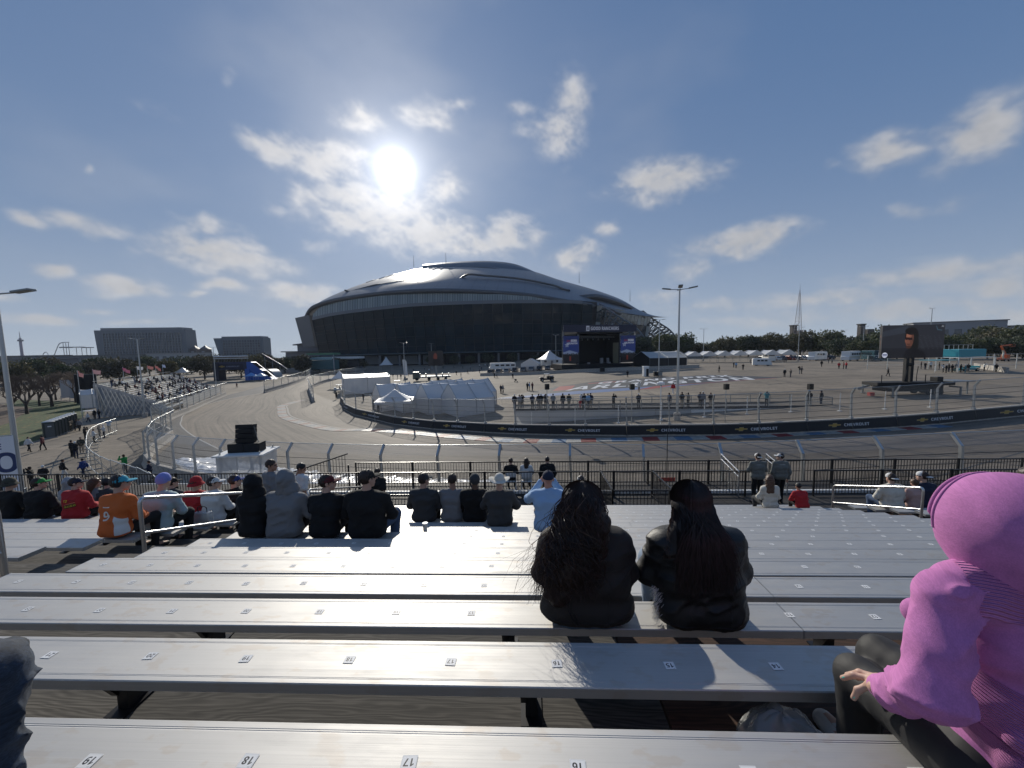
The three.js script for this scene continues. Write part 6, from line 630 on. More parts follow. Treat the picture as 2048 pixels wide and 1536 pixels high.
// black picket railing panels
function railPanel(p, turn, L, H, label, group, o = {}) {
  const t = thing('picket_railing', label, 'railing', p, turn, group); mesh('post', box(0.05, H + 0.03, 0.05, 0, H / 2, 0), M.blackFrame, t); mesh('post', box(0.05, H + 0.03, 0.05, L, H / 2, 0), M.blackFrame, t); const s = o.slope || 0; mesh('top_rail', beam([0, H - 0.02, 0], [L, H - 0.02 + s, 0], 0.042, 0.042), M.blackFrame, t); mesh('bottom_rail', beam([0, 0.09, 0], [L, 0.09 + s, 0], 0.035, 0.035), M.blackFrame, t);
  const n = Math.round(L / 0.115), g = []; for (let i = 1; i < n; i++) g.push(box(0.016, H - 0.13, 0.016, i * L / n, 0.09 + (H - 0.11) / 2 + s * i / n, 0)); const m = mesh('pickets', merge(g), M.blackFrame, t); m.userData = { kind: 'stuff' }; return t;
}
for (let i = 0; i < 17; i++) { const x = -23.4 + i * 2.42; if (x > 7.2 && x < 9.0) continue; railPanel(bl(x, 14.16, DECK_Y), PHI, 2.38, 0.98, 'inner black picket railing panel below the benches, ' + nth(i + 1) + ' from the lamp post edge', 'inner walkway railing panels'); }
for (let i = 0; i < 11; i++) railPanel(bl(-7.2 + i * 2.42, 15.5, DECK_Y), PHI, 2.38, 0.98, 'outer black picket railing panel toward the fence, ' + nth(i + 1) + ' from the scaffold speakers', 'outer walkway railing panels');
railPanel(bl(2.7, 12.1, DECK_Y), PHI, 1.9, 1.02, 'black picket railing panel crossing the walkway between the two women', null); railPanel(bl(2.7, 12.1, DECK_Y), PHI + Math.PI / 2, 2.0, 1.02, 'black picket side panel of the walkway gate, beside the white cap', null); railPanel(bl(4.6, 12.1, DECK_Y), PHI + Math.PI / 2, 2.0, 1.02, 'black picket side panel of the walkway gate, farther from the white cap', null);
railPanel(bl(-9.6, 13.0, DECK_Y), PHI + 0.75, 3.1, 0.98, 'black picket railing panel slanting up a ramp by the scaffold speakers', null, { slope: 0.5 });
for (const [x, l] of [[7.75, 'grey stair handrail beside the two men in jackets, nearer the women'], [9.5, 'grey stair handrail beside the two men in jackets, nearer the white caps']]) { const t = thing('stair_handrail', l, 'handrail', bl(x, 14.1, DECK_Y), PHI); for (const y of [0.95, 0.75]) mesh('rail', bar([0, y, 0], [0, y + 0.3, -1.3], 0.022), M.steel, t); for (const z of [0, -0.65, -1.3]) mesh('post', bar([0, 0, z], [0, 0.95 - z * 0.23, z], 0.02), M.galv, t); mesh('panel', quads([[[0, 0.1, 0], [0, 0.35, -1.3], [0, 1.0, -1.3], [0, 0.74, 0]]], [[[0, 0], [5, 0], [5, 3], [0, 3]]]), M.link, t); }
// tubular aisle rails
function aisleRail(x, d0, d1, label) { const p = bl(x, d0, floorAt(d0)), t = thing('aisle_handrail', label, 'handrail', p, PHI), dz = -(d1 - d0), dy = floorAt(d1) - floorAt(d0); mesh('tube_frame', path([[0, -0.02, 0], [0, 1.02, 0], [0, 1.02 + dy, dz], [0, dy - 0.02, dz]], 0.024, 12), M.steel, t); mesh('middle_rail', bar([0, 0.55, 0], [0, 0.55 + dy, dz], 0.019, 0.019, 10), M.steel, t); for (const [y, z] of [[0, 0], [dy, dz]]) mesh('foot_plate', box(0.12, 0.012, 0.12, 0, y + 0.004, z), M.galv, t); return t; }
aisleRail(-5.0, 1.5, 3.32, 'bent steel handrail at the picture edge, nearest the camera in the aisle'); aisleRail(-5.0, 4.62, 6.75, 'steel aisle handrail beside the seated person in pale teal'); aisleRail(-5.0, 8.35, 11.2, 'steel aisle handrail just beyond the row of dark hoods'); aisleRail(8.22, 8.1, 10.4, 'low steel handrail in front of the couple with white caps');
// clear bag under the bench
{ const rows = []; for (let i = 0; i <= 14; i++) { const a = i / 14 * Math.PI / 2; rows.push([...Array(31)].map((_, j) => { const b = j / 30 * 6.283, n = 1 + 0.22 * (fbm(Math.cos(b) * 2 + 3, i * 0.35, Math.sin(b) * 2, 3) - 0.5) * 2; return [Math.cos(b) * Math.cos(a) * 0.16 * n, Math.sin(a) * 0.15 * n, Math.sin(b) * Math.cos(a) * 0.11 * n]; })); }
  const p = bl(0.98, 1.42, seatY(0) - 0.425), t = thing('clear_plastic_bag', 'crumpled clear plastic bag on the deck beside the pink hooded person', 'bag', p, PHI); mesh('bag', sheet(rows), mat(0.7, 0.72, 0.72, 0.25, 0, { transmission: 0.75, thickness: 0 }), t); mesh('print_mark', box(0.012, 0.05, 0.002, 0.09, 0.07, 0.085, -0.5, 0.3, 0.4), M.black, t); mesh('print_mark', box(0.012, 0.05, 0.002, 0.11, 0.065, 0.08, -0.5, 0.3, -0.3), M.black, t); }
// ---------- people ----------
function nets(f, lo, hi, cell) { // surface of f = 0 (f < 0 inside) on a grid, one vertex per crossed cell
  const nx = Math.ceil((hi[0] - lo[0]) / cell) + 1, ny = Math.ceil((hi[1] - lo[1]) / cell) + 1, nz = Math.ceil((hi[2] - lo[2]) / cell) + 1, v = new Float32Array(nx * ny * nz), id = new Int32Array(nx * ny * nz).fill(-1), pos = [], ix = [], at = (i, j, k) => (k * ny + j) * nx + i;
  for (let k = 0; k < nz; k++) for (let j = 0; j < ny; j++) { const y = lo[1] + j * cell, z = lo[2] + k * cell; let i = 0; while (i < nx) { const d = f(lo[0] + i * cell, y, z); v[at(i, j, k)] = d; const skip = Math.floor((Math.abs(d) - 0.06) / cell) - 1; i++; for (let q = 0; q < skip && i < nx; q++, i++) v[at(i, j, k)] = d; } }
  for (let k = 0; k + 1 < nz; k++) for (let j = 0; j + 1 < ny; j++) for (let i = 0; i + 1 < nx; i++) {
    let m = 0, sx = 0, sy = 0, sz = 0, n = 0; const c = []; for (let b = 0; b < 8; b++) { const q = v[at(i + (b & 1), j + (b >> 1 & 1), k + (b >> 2))]; c.push(q); if (q < 0) m |= 1 << b; } if (m === 0 || m === 255) continue;
    for (let b = 0; b < 8; b++) for (const e of [1, 2, 4]) if (!(b & e)) { const p = c[b], q = c[b | e]; if ((p < 0) !== (q < 0)) { const t = p / (p - q); sx += (b & 1) + (e === 1 ? t : 0); sy += (b >> 1 & 1) + (e === 2 ? t : 0); sz += (b >> 2) + (e === 4 ? t : 0); n++; } }
    id[at(i, j, k)] = pos.length / 3; pos.push(lo[0] + (i + sx / n) * cell, lo[1] + (j + sy / n) * cell, lo[2] + (k + sz / n) * cell);
  }
  const quad = (a, b, c, d, flip) => { if (a < 0 || b < 0 || c < 0 || d < 0) return; flip ? ix.push(a, c, b, a, d, c) : ix.push(a, b, c, a, c, d); };
  for (let k = 1; k + 1 < nz; k++) for (let j = 1; j + 1 < ny; j++) for (let i = 1; i + 1 < nx; i++) { const s = v[at(i, j, k)] < 0; if (s !== (v[at(i + 1, j, k)] < 0)) quad(id[at(i, j - 1, k - 1)], id[at(i, j, k - 1)], id[at(i, j, k)], id[at(i, j - 1, k)], !s); if (s !== (v[at(i, j + 1, k)] < 0)) quad(id[at(i - 1, j, k - 1)], id[at(i - 1, j, k)], id[at(i, j, k)], id[at(i, j, k - 1)], !s); if (s !== (v[at(i, j, k + 1)] < 0)) quad(id[at(i - 1, j - 1, k)], id[at(i, j - 1, k)], id[at(i, j, k)], id[at(i - 1, j, k)], !s); }
  const g = new THREE.BufferGeometry(); g.setAttribute('position', new THREE.Float32BufferAttribute(pos, 3)); g.setIndex(ix); g.computeVertexNormals(); const uv = new Float32Array(pos.length / 3 * 2); for (let i = 0; i < pos.length / 3; i++) { uv[2 * i] = (pos[3 * i] + pos[3 * i + 2] * 0.6) * 4; uv[2 * i + 1] = pos[3 * i + 1] * 4; } g.setAttribute('uv', new THREE.BufferAttribute(uv, 2)); return g;
}
const cap = (a, b, ra, rb) => { const dx = b[0] - a[0], dy = b[1] - a[1], dz = b[2] - a[2], q = 1 / (dx * dx + dy * dy + dz * dz + 1e-9); return (x, y, z) => { const px = x - a[0], py = y - a[1], pz = z - a[2]; let t = (px * dx + py * dy + pz * dz) * q; t = t < 0 ? 0 : t > 1 ? 1 : t; return Math.hypot(px - dx * t, py - dy * t, pz - dz * t) - (ra + (rb - ra) * t); }; };
const ell = (c, r) => (x, y, z) => { const a = (x - c[0]) / r[0], b = (y - c[1]) / r[1], d = (z - c[2]) / r[2], k0 = Math.hypot(a, b, d), k1 = Math.hypot(a / r[0], b / r[1], d / r[2]); return k1 < 1e-6 ? -Math.min(r[0], r[1], r[2]) : k0 * (k0 - 1) / k1; };
const smin = (a, b, k) => { const h = k - Math.abs(a - b); return h > 0 ? Math.min(a, b) - h * h / (4 * k) : Math.min(a, b); };
const blend = (fs, k) => (x, y, z) => { let d = fs[0](x, y, z); for (let i = 1; i < fs.length; i++) d = smin(d, fs[i](x, y, z), k); return d; };
const folds = (f, amp, s, seed) => (x, y, z) => { const d = f(x, y, z); return Math.abs(d) > 0.06 ? d : d + amp * (noise3(x * s * 0.8 + seed, y * s * 1.7 - x * s, z * s + seed) + 0.5 * noise3(x * s * 2.2, y * s * 2.6 + z * s, z * s * 2.2 + seed) - 0.75); };
const folds2 = (f, amp, s, seed) => (x, y, z) => { const d = f(x, y, z); if (Math.abs(d) > 0.06) return d; const a = 1 - Math.abs(2 * noise3(x * s * 0.9 + y * s * 0.5 + seed, y * s * 1.5 - x * s * 0.6, z * s * 0.9 + seed) - 1), b = 1 - Math.abs(2 * noise3(x * s * 2.1 - y * s + seed * 2, y * s * 2.9 + z * s, z * s * 1.8) - 1); return d - amp * (a * a * a * a * 1.3 - 0.3) - amp * 0.45 * (b * b * b - 0.3); };
const mir = p => [-p[0], p[1], p[2]];

// templates built once: head, hands, hair and headgear (head faces -z, centre at 0)
const HEAD = nets((() => { const base = blend([ell([0, 0.03, 0.012], [0.077, 0.094, 0.097]), ell([0, -0.045, -0.032], [0.059, 0.072, 0.066]), cap([0, 0.0, -0.094], [0, -0.03, -0.108], 0.010, 0.015), ell([0, 0.028, -0.078], [0.055, 0.012, 0.02]), ell([0, -0.067, -0.09], [0.024, 0.009, 0.011]), ell([0, -0.1, -0.075], [0.022, 0.018, 0.018]), ell([-0.079, -0.003, 0.012], [0.011, 0.031, 0.019]), ell([0.079, -0.003, 0.012], [0.011, 0.031, 0.019]), cap([0, -0.06, 0.02], [0, -0.18, 0.03], 0.052, 0.058)], 0.016); const s1 = ell([-0.031, 0.008, -0.104], [0.017, 0.011, 0.018]), s2 = ell([0.031, 0.008, -0.104], [0.017, 0.011, 0.018]); return (x, y, z) => Math.max(base(x, y, z), -s1(x, y, z), -s2(x, y, z)); })(), [-0.11, -0.2, -0.14], [0.11, 0.14, 0.13], 0.006);
const EYES = merge([-1, 1].map(s => new THREE.SphereGeometry(0.0125, 10, 8).translate(s * 0.031, 0.008, -0.083)));
const handPrims = (curl) => { const P = [cap([0, 0, 0], [0, 0, -0.075], 0.03, 0.034), cap([-0.018, 0, -0.02], [-0.02, 0, -0.075], 0.02, 0.018), cap([0.018, 0, -0.02], [0.022, 0, -0.075], 0.02, 0.018)]; const L = [[-0.032, 0.062], [-0.011, 0.07], [0.011, 0.066], [0.031, 0.052]]; L.forEach(([x, l], i) => { const k = [x, 0.004, -0.082], a1 = curl * 0.5, m = [x * 1.08, 0.004 - Math.sin(a1) * l * 0.55, -0.082 - Math.cos(a1) * l * 0.6], a2 = a1 + curl, e = [x * 1.08, m[1] - Math.sin(a2) * l * 0.55, m[2] - Math.cos(a2) * l * 0.55]; P.push(cap(k, m, 0.0095, 0.0088), cap(m, e, 0.0088, 0.0075)); }); P.push(cap([-0.03, -0.004, -0.02], [-0.058, -0.012, -0.052], 0.014, 0.011), cap([-0.058, -0.012, -0.052], [-0.06, -0.02, -0.085], 0.011, 0.009)); return P; };
const HAND = nets(blend(handPrims(0.5), 0.008), [-0.09, -0.1, -0.22], [0.07, 0.06, 0.05], 0.0045);
const cutBelow = (f, g) => (x, y, z) => Math.max(f(x, y, z), g(x, y, z));
const HG = {
  short: nets(folds(cutBelow(blend([ell([0, 0.034, 0.018], [0.086, 0.1, 0.103])], 0.01), (x, y, z) => -0.015 - (z * 0.62 + y * 0.78)), 0.012, 60, 3), [-0.12, -0.12, -0.13], [0.12, 0.17, 0.15], 0.007),
  cap: nets((() => { const d = cutBelow(ell([0, 0.035, 0.012], [0.087, 0.094, 0.106]), (x, y, z) => 0.026 - y - z * 0.12), b = (x, y, z) => Math.max(ell([0, 0.03, -0.105], [0.078, 0.011, 0.085])(x, y - (x * x) * -1.2, z), z + 0.06); const bt = ell([0, 0.132, 0.012], [0.012, 0.008, 0.012]); return (x, y, z) => Math.min(d(x, y, z), b(x, y, z), bt(x, y, z)); })(), [-0.12, -0.05, -0.22], [0.12, 0.16, 0.15], 0.006),
  wide: nets((() => { const d = cutBelow(ell([0, 0.045, 0.01], [0.088, 0.1, 0.106]), (x, y, z) => 0.03 - y), b = (x, y, z) => { const q = Math.hypot(x, z - 0.01), yy = y - 0.035 - (Math.abs(x) > 0.09 ? (Math.abs(x) - 0.09) * 0.45 : 0) + (q > 0.12 ? (q - 0.12) * 0.25 : 0); return Math.max(Math.abs(yy) - 0.006, q - 0.178); }; return (x, y, z) => Math.min(d(x, y, z), b(x, y, z)); })(), [-0.21, -0.03, -0.21], [0.21, 0.17, 0.22], 0.0065),
  beanie: nets(folds(cutBelow(ell([0, 0.03, 0.014], [0.092, 0.112, 0.11]), (x, y, z) => -0.012 - y - z * 0.35), 0.006, 50, 9), [-0.13, -0.12, -0.14], [0.13, 0.18, 0.16], 0.007),
  bucket: nets((() => { const d = cutBelow(ell([0, 0.045, 0.012], [0.09, 0.1, 0.107]), (x, y, z) => 0.02 - y), b = (x, y, z) => { const q = Math.hypot(x, (z - 0.012) * 0.9), t = (0.03 - y) / 0.06; return Math.max(Math.abs(q - 0.088 - t * 0.045) - 0.005, y - 0.04, -0.03 - y); }; return (x, y, z) => Math.min(d(x, y, z), b(x, y, z)); })(), [-0.17, -0.05, -0.18], [0.17, 0.17, 0.2], 0.0065),
  hood: nets(folds((() => { const o = blend([ell([0, 0.015, 0.02], [0.114, 0.138, 0.132]), cap([0, 0.10, 0.05], [0, 0.05, 0.12], 0.05, 0.05), cap([-0.05, -0.13, 0.02], [0.05, -0.13, 0.02], 0.105, 0.105)], 0.05), i = ell([0, 0.0, -0.09], [0.084, 0.118, 0.13]); return (x, y, z) => Math.max(o(x, y, z), -i(x, y, z)); })(), 0.016, 13, 5), [-0.19, -0.27, -0.18], [0.19, 0.2, 0.22], 0.009),
  long: nets(folds(blend([cutBelow(ell([0, 0.034, 0.02], [0.09, 0.104, 0.107]), (x, y, z) => -0.05 - (z * 0.7 + y * 0.6)), cap([-0.03, -0.02, 0.07], [-0.035, -0.3, 0.10], 0.075, 0.055), cap([0.03, -0.02, 0.07], [0.04, -0.28, 0.10], 0.075, 0.05)], 0.03), 0.02, 34, 7), [-0.16, -0.42, -0.14], [0.16, 0.18, 0.22], 0.009),
};
const SKIN = { light: mat(0.52, 0.32, 0.24, 0.55), tan: mat(0.36, 0.20, 0.135, 0.55), deep: mat(0.13, 0.075, 0.05, 0.55), red: mat(0.50, 0.26, 0.19, 0.55) }, eyeM = mat(0.03, 0.02, 0.02, 0.2);
const C = { black: [0.010, 0.010, 0.011], navy: [0.014, 0.02, 0.045], white: [0.66, 0.66, 0.65], grey: [0.20, 0.20, 0.205], maroon: [0.10, 0.015, 0.02], olive: [0.06, 0.06, 0.045], tan: [0.33, 0.27, 0.2], blue: [0.02, 0.05, 0.2], lightblue: [0.25, 0.40, 0.58], teal: [0.05, 0.22, 0.25], red: [0.42, 0.02, 0.025], jeans: [0.06, 0.10, 0.18], darkgrey: [0.05, 0.052, 0.055], palegrey: [0.34, 0.35, 0.36], greengrey: [0.16, 0.165, 0.15], cream: [0.60, 0.57, 0.50], pinkbeige: [0.50, 0.33, 0.30], paleteal: [0.33, 0.43, 0.45], orange: [0.62, 0.14, 0.03], skyblue: [0.30, 0.45, 0.66], green: [0.02, 0.28, 0.06], violet: [0.22, 0.26, 0.62], brown: [0.09, 0.045, 0.025], darkbrown: [0.03, 0.016, 0.011], cyan: [0.05, 0.36, 0.48] };
const clothM = {}; const cloth = (n, rough = 0.9) => clothM[n + rough] ??= mat(...(Array.isArray(n) ? n : C[n]), rough, 0, { bumpMap: rep(T.cloth, 8, 8), bumpScale: 0.0008, sheen: 0.4, sheenRoughness: 0.6, sheenColor: col(0.3, 0.3, 0.3) });
function sitJoints(o = {}) { const l = o.lean || 0, sp = o.spread ?? 0.13, kn = o.knee ?? 0.11; const J = { pelvis: [0, 0.11, 0.02], chest: [0, 0.40, 0.0 - l * 0.5], neck: [0, 0.555, -0.02 - l], head: [0, 0.745, -0.05 - l * 1.35], sh: [0.185, 0.515, -0.01 - l], el: [0.26, 0.27, -0.06 - l * 0.9], wr: [0.13, 0.19, -0.30], hip: [0.095, 0.10, 0], kn: [sp, kn, -0.44], an: [sp, -0.34, -0.40], to: [sp + 0.02, -0.395, -0.57] }; if (o.arms === 'up') { J.el = [0.27, 0.36, -0.26 - l]; J.wr = [0.10, 0.62, -0.30 - l]; } if (o.arms === 'fold') { J.el = [0.27, 0.30, -0.12 - l]; J.wr = [-0.02, 0.30, -0.26 - l]; } return J; }
function standJoints(o = {}) { const s = o.stride || 0; const J = { pelvis: [0, 0.98, 0], chest: [0, 1.27, 0.01 - (o.lean || 0) * 0.4], neck: [0, 1.44, 0.0 - (o.lean || 0)], head: [0, 1.615, -0.03 - (o.lean || 0) * 1.4], sh: [0.185, 1.40, 0.0 - (o.lean || 0)], el: [0.25, 1.12, 0.04], wr: [0.255, 0.88, -0.04], hip: [0.09, 0.93, 0], kn: [0.1, 0.5, -0.02], an: [0.1, 0.08, 0.02], to: [0.12, 0.045, -0.15] }; J.stride = s; if (o.arms === 'fold') { J.el = [0.26, 1.15, -0.05]; J.wr = [-0.02, 1.2, -0.2]; } if (o.arms === 'front') { J.el = [0.25, 1.15, -0.02]; J.wr = [0.08, 1.1, -0.27]; } if (o.arms === 'up') { J.el = [0.27, 1.33, -0.2]; J.wr = [0.1, 1.6, -0.26]; } return J; }
const side = (J, k, s) => { const p = J[k], st = J.stride || 0, dz = k === 'kn' ? -0.16 * st * s - (s < 0 ? 0.06 * Math.abs(st) : 0) : k === 'an' || k === 'to' ? -0.26 * st * s : k === 'wr' ? 0.2 * st * s : k === 'el' ? 0.08 * st * s : 0, dy = (k === 'an' || k === 'to') && s < 0 ? 0.05 * Math.abs(st) : 0; return [p[0] * s, p[1] + dy, p[2] + dz]; };
function legPrims(J, w, t) { const P = [cap([-0.07 * w, J.pelvis[1], J.pelvis[2]], [0.07 * w, J.pelvis[1], J.pelvis[2]], 0.105 * w + t, 0.105 * w + t)]; for (const s of [-1, 1]) P.push(cap(side(J, 'hip', s), side(J, 'kn', s), 0.088 * w + t, 0.062 * w + t), cap(side(J, 'kn', s), side(J, 'an', s), 0.06 * w + t, 0.042 * w + t)); return P; }
function torsoPrims(J, w, t) { const m = [0, (J.pelvis[1] + J.chest[1]) / 2, (J.pelvis[2] + J.chest[2]) / 2]; return [cap([-0.075 * w, J.pelvis[1], J.pelvis[2]], [0.075 * w, J.pelvis[1], J.pelvis[2]], 0.118 * w + t * 1.6, 0.118 * w + t * 1.6), cap([-0.07 * w, m[1], m[2]], [0.07 * w, m[1], m[2]], 0.108 * w + t, 0.108 * w + t), cap([-0.085 * w, J.chest[1], J.chest[2]], [0.085 * w, J.chest[1], J.chest[2]], 0.112 * w + t, 0.112 * w + t), cap([-0.14 * w, J.sh[1] - 0.01, J.sh[2]], [0.14 * w, J.sh[1] - 0.01, J.sh[2]], 0.068 + t, 0.068 + t), ...[-1, 1].map(q => cap([0.03 * q, J.neck[1] - 0.015, J.neck[2]], [0.15 * w * q, J.sh[1] + 0.0, J.sh[2]], 0.062 + t, 0.06 + t)), cap([0, J.neck[1] - 0.05, J.neck[2]], J.neck, 0.075 + t, 0.06 + t)]; }
function armPrims(J, w, t, short) { const P = []; for (const s of [-1, 1]) { const a = side(J, 'sh', s), b = side(J, 'el', s), c = side(J, 'wr', s); a[0] *= w; b[0] *= w; if (short) P.push(cap(a, [lerp(a[0], b[0], 0.75), lerp(a[1], b[1], 0.75), lerp(a[2], b[2], 0.75)], 0.062 + t, 0.062 + t)); else P.push(cap(a, b, 0.056 + t, 0.05 + t), cap(b, c, 0.05 + t, 0.036 + t)); } return P; }
const geoCache = {}; const cached = (k, f) => geoCache[k] ??= f();
function handAt(w, e, flip) { const g = HAND.clone(), d = V(w[0] - e[0], w[1] - e[1], w[2] - e[2]).normalize(), m = new THREE.Matrix4().lookAt(V(0, 0, 0), d, UPV); if (flip) { g.scale(-1, 1, 1); const ix = g.index.array; for (let i = 0; i < ix.length; i += 3) { const t = ix[i]; ix[i] = ix[i + 1]; ix[i + 1] = t; } } g.applyMatrix4(m); g.translate(w[0], w[1], w[2]); g.computeVertexNormals(); return g; }
function person(o) {
  const t = thing('person', o.label, 'person', o.p, o.turn ?? PHI, o.group), s = o.s || 1, w = o.w || 1, stand = o.stand; t.scale.setScalar(s);
  const J = stand ? standJoints(o) : sitJoints(o), key = JSON.stringify([!!stand, o.lean, o.spread, o.knee, o.arms, o.stride, w]), B = stand ? [[-0.55, -0.05, -0.6], [0.55, 1.75, 0.6]] : [[-0.55, -0.55, -0.75], [0.55, 0.85, 0.4]], q = o.cell || 0.02, se = (o.label.length * 7) % 50;
  const hd = J.head, hm = new THREE.Matrix4().compose(V(...hd), new THREE.Quaternion().setFromEuler(new THREE.Euler(o.headPitch || 0, o.headYaw || 0, o.headRoll || 0, 'YXZ')), V(1, 1, 1));
  const body = cached('b' + key + JSON.stringify([o.headPitch, o.headYaw, o.headRoll]), () => merge([nets(blend([...legPrims(J, w, -0.012), ...torsoPrims(J, w, -0.014), ...armPrims(J, w, -0.012), ...[-1, 1].map(k => cap(side(J, 'an', k), side(J, 'to', k), 0.04, 0.03)), cap(J.neck, [hd[0], hd[1] - 0.06, hd[2] + 0.02], 0.052, 0.05)], 0.03), B[0], B[1], 0.026), HEAD.clone().applyMatrix4(hm), handAt(side(J, 'wr', -1), [side(J, 'el', -1)[0] * w, ...side(J, 'el', -1).slice(1)], true), handAt(side(J, 'wr', 1), [side(J, 'el', 1)[0] * w, ...side(J, 'el', 1).slice(1)], false)]));
  mesh('body', body, SKIN[o.skin || 'light'], t); const ey = mesh('eyes', EYES, eyeM, t); ey.applyMatrix4(hm);
  const top = mesh(o.topName || (o.hood ? 'hoodie' : o.short ? 'shirt' : 'jacket'), cached('t' + key + o.short + o.puff + q + o.len, () => { const f = folds2(blend([...torsoPrims(J, w, 0.012 + (o.puff || 0)), ...armPrims(J, w, 0.012 + (o.puff || 0), o.short)], 0.035), o.fold ?? 0.013, 6.5, se), hem = stand ? 0.86 - (o.len || 0) : 0.03; return nets((x, y, z) => Math.max(f(x, y, z), hem - y), B[0], B[1], q); }), o.topMat || cloth(o.top), t);
  mesh(o.shorts ? 'shorts' : 'trousers', cached('l' + key + o.shorts + q, () => { let P = legPrims(J, w, 0.006); const f = folds(blend(P, 0.03), 0.012, 11, se + 3); if (o.shorts) { const ky = side(J, 'kn', 1)[1]; return nets((x, y, z) => Math.max(f(x, y, z), stand ? ky - 0.02 - y : -1), B[0], B[1], q); } return nets(f, B[0], B[1], q); }), cloth(o.bottom || 'black'), t);
  for (const k of [-1, 1]) { const a = side(J, 'an', k), b = side(J, 'to', k); mesh('shoe', cached('s' + key + k, () => nets(blend([cap([a[0], a[1] - 0.035, a[2] + 0.03], [b[0], b[1] - 0.005, b[2]], 0.042, 0.034), cap(a, [a[0], a[1] - 0.03, a[2]], 0.045, 0.045)], 0.02), [a[0] - 0.1, a[1] - 0.12, a[2] - 0.3], [a[0] + 0.14, a[1] + 0.09, a[2] + 0.12], 0.012)), o.shoe || cloth('black', 0.6), t); }
  const hg = (n, g, m, ex) => { const x = mesh(n, g, m, t); x.applyMatrix4(ex ? hm.clone().multiply(ex) : hm); return x; };
  if (o.hair) hg('hair', HG[o.hair], mat(...(C[o.hairCol || 'darkbrown']), 0.55), null);
  if (o.hat) hg(o.hat === 'hood' ? 'hood' : o.hat === 'capback' ? 'cap' : o.hat === 'beanie' ? 'beanie' : o.hat === 'cap' ? 'cap' : 'hat', HG[o.hat === 'capback' ? 'cap' : o.hat], o.hatMat || cloth(o.hatCol || 'black'), o.hat === 'capback' ? new THREE.Matrix4().makeRotationY(Math.PI) : null);
  t.userData.J = undefined; delete t.userData.J; t._top = top; t._hm = hm; return t;
}
const sit = (x, k, o) => person({ ...o, p: bl(x, rowD(k), seatY(k) + 0.002) });
const stand = (x, d, y, o) => person({ ...o, stand: true, p: bl(x, d, y) });
// px -> local x was worked out when surveying: x = X - 0.038 d
// block across the aisle
sit(-11.04, 11, { label: 'person in black with curly dark hair at the picture edge, beside the green cap', top: 'black', hair: 'short', hairCol: 'black', w: 1.05, hat: 'bucket', hatCol: 'olive' });
sit(-10.39, 11, { label: 'person in black with a bright green cap', top: 'black', hat: 'cap', hatCol: 'green', w: 1.12, hair: 'short', headYaw: -0.5 });
const redShirt = sit(-9.57, 11, { label: 'person in a red shirt with yellow number print and dark blue cap', top: 'red', hat: 'cap', hatCol: 'navy', w: 1.12, hair: 'short', short: false, headYaw: -0.9, topName: 'shirt' });
const orangeShirt = sit(-5.95, 7, { label: 'person in an orange and white jersey with teal cap and headphones', top: 'orange', hat: 'cap', hatCol: 'cyan', w: 0.98, headYaw: -0.9, hair: 'short', topName: 'jersey', lean: 0.04 });
{ const hp = mesh('headphones', merge([new THREE.TorusGeometry(0.1, 0.009, 6, 24, Math.PI).translate(0, 0.035, 0.012), ...[-1, 1].map(s => new THREE.CylinderGeometry(0.036, 0.036, 0.03, 16).rotateZ(Math.PI / 2).translate(s * 0.1, 0, 0.012))]), M.blackMatte, orangeShirt); hp.applyMatrix4(orangeShirt._hm); }
sit(-5.97, 8, { label: 'broad person in a pale teal long sleeved shirt with violet beanie', top: 'paleteal', hat: 'beanie', hatCol: 'violet', w: 1.16, bottom: 'black', lean: 0.1, headPitch: -0.2, topName: 'shirt' });
sit(-11.23, 13, { label: 'person in a pale grey hooded top seated before the red shirt', top: 'palegrey', hat: 'hood', hatCol: 'palegrey', hood: true });
sit(-10.59, 13, { label: 'person with long brown hair seated before the red shirt', top: 'grey', hair: 'long', hairCol: 'brown', headYaw: -0.6 });
sit(-10.27, 13, { label: 'person with black hair seated before the teal cap', top: 'darkgrey', hair: 'short', hairCol: 'black' });
sit(-8.04, 12, { label: 'person in grey with a black cap beyond the violet beanie', top: 'darkgrey', hat: 'cap', hatCol: 'black', hair: 'short', headYaw: -0.4 });
sit(-6.39, 10, { label: 'person in a red top and red bucket hat', top: 'red', hat: 'bucket', hatCol: 'red', hair: 'short', w: 0.95 });
sit(-6.04, 10, { label: 'person in a white shirt with a white cap turned to the side', top: 'white', hat: 'cap', hatCol: 'white', headYaw: -0.9, w: 1.0, hair: 'short', topName: 'shirt' });
sit(-6.1, 11, { label: 'person in black with a royal blue cap near the aisle rail', top: 'black', hat: 'cap', hatCol: 'blue', headYaw: -0.6, hair: 'short', s: 1.04 });
// dark group on the eighth row
sit(-3.9, 7, { label: 'slim person in a black hoodie at the aisle end of the dark row', top: 'black', hat: 'hood', hatCol: 'black', hood: true, w: 0.92, s: 1.0 });
sit(-3.45, 7, { label: 'person in a grey hoodie with the hood up in the dark row', top: 'grey', hat: 'hood', hatCol: 'grey', hood: true, w: 1.14, s: 1.05, lean: 0.03, headRoll: 0.1 });
sit(-2.87, 7, { label: 'person in black with a dark red cap worn sideways in the dark row', top: 'black', hat: 'cap', hatCol: 'maroon', headYaw: -1.1, w: 1.05, s: 0.98, hair: 'short', lean: 0.05 });
sit(-2.26, 7, { label: 'big person in black with a dark cap at the inner end of the dark row', top: 'black', hat: 'cap', hatCol: 'black', headYaw: -0.6, w: 1.2, s: 1.08, bottom: 'jeans', spread: 0.2, hair: 'short' });
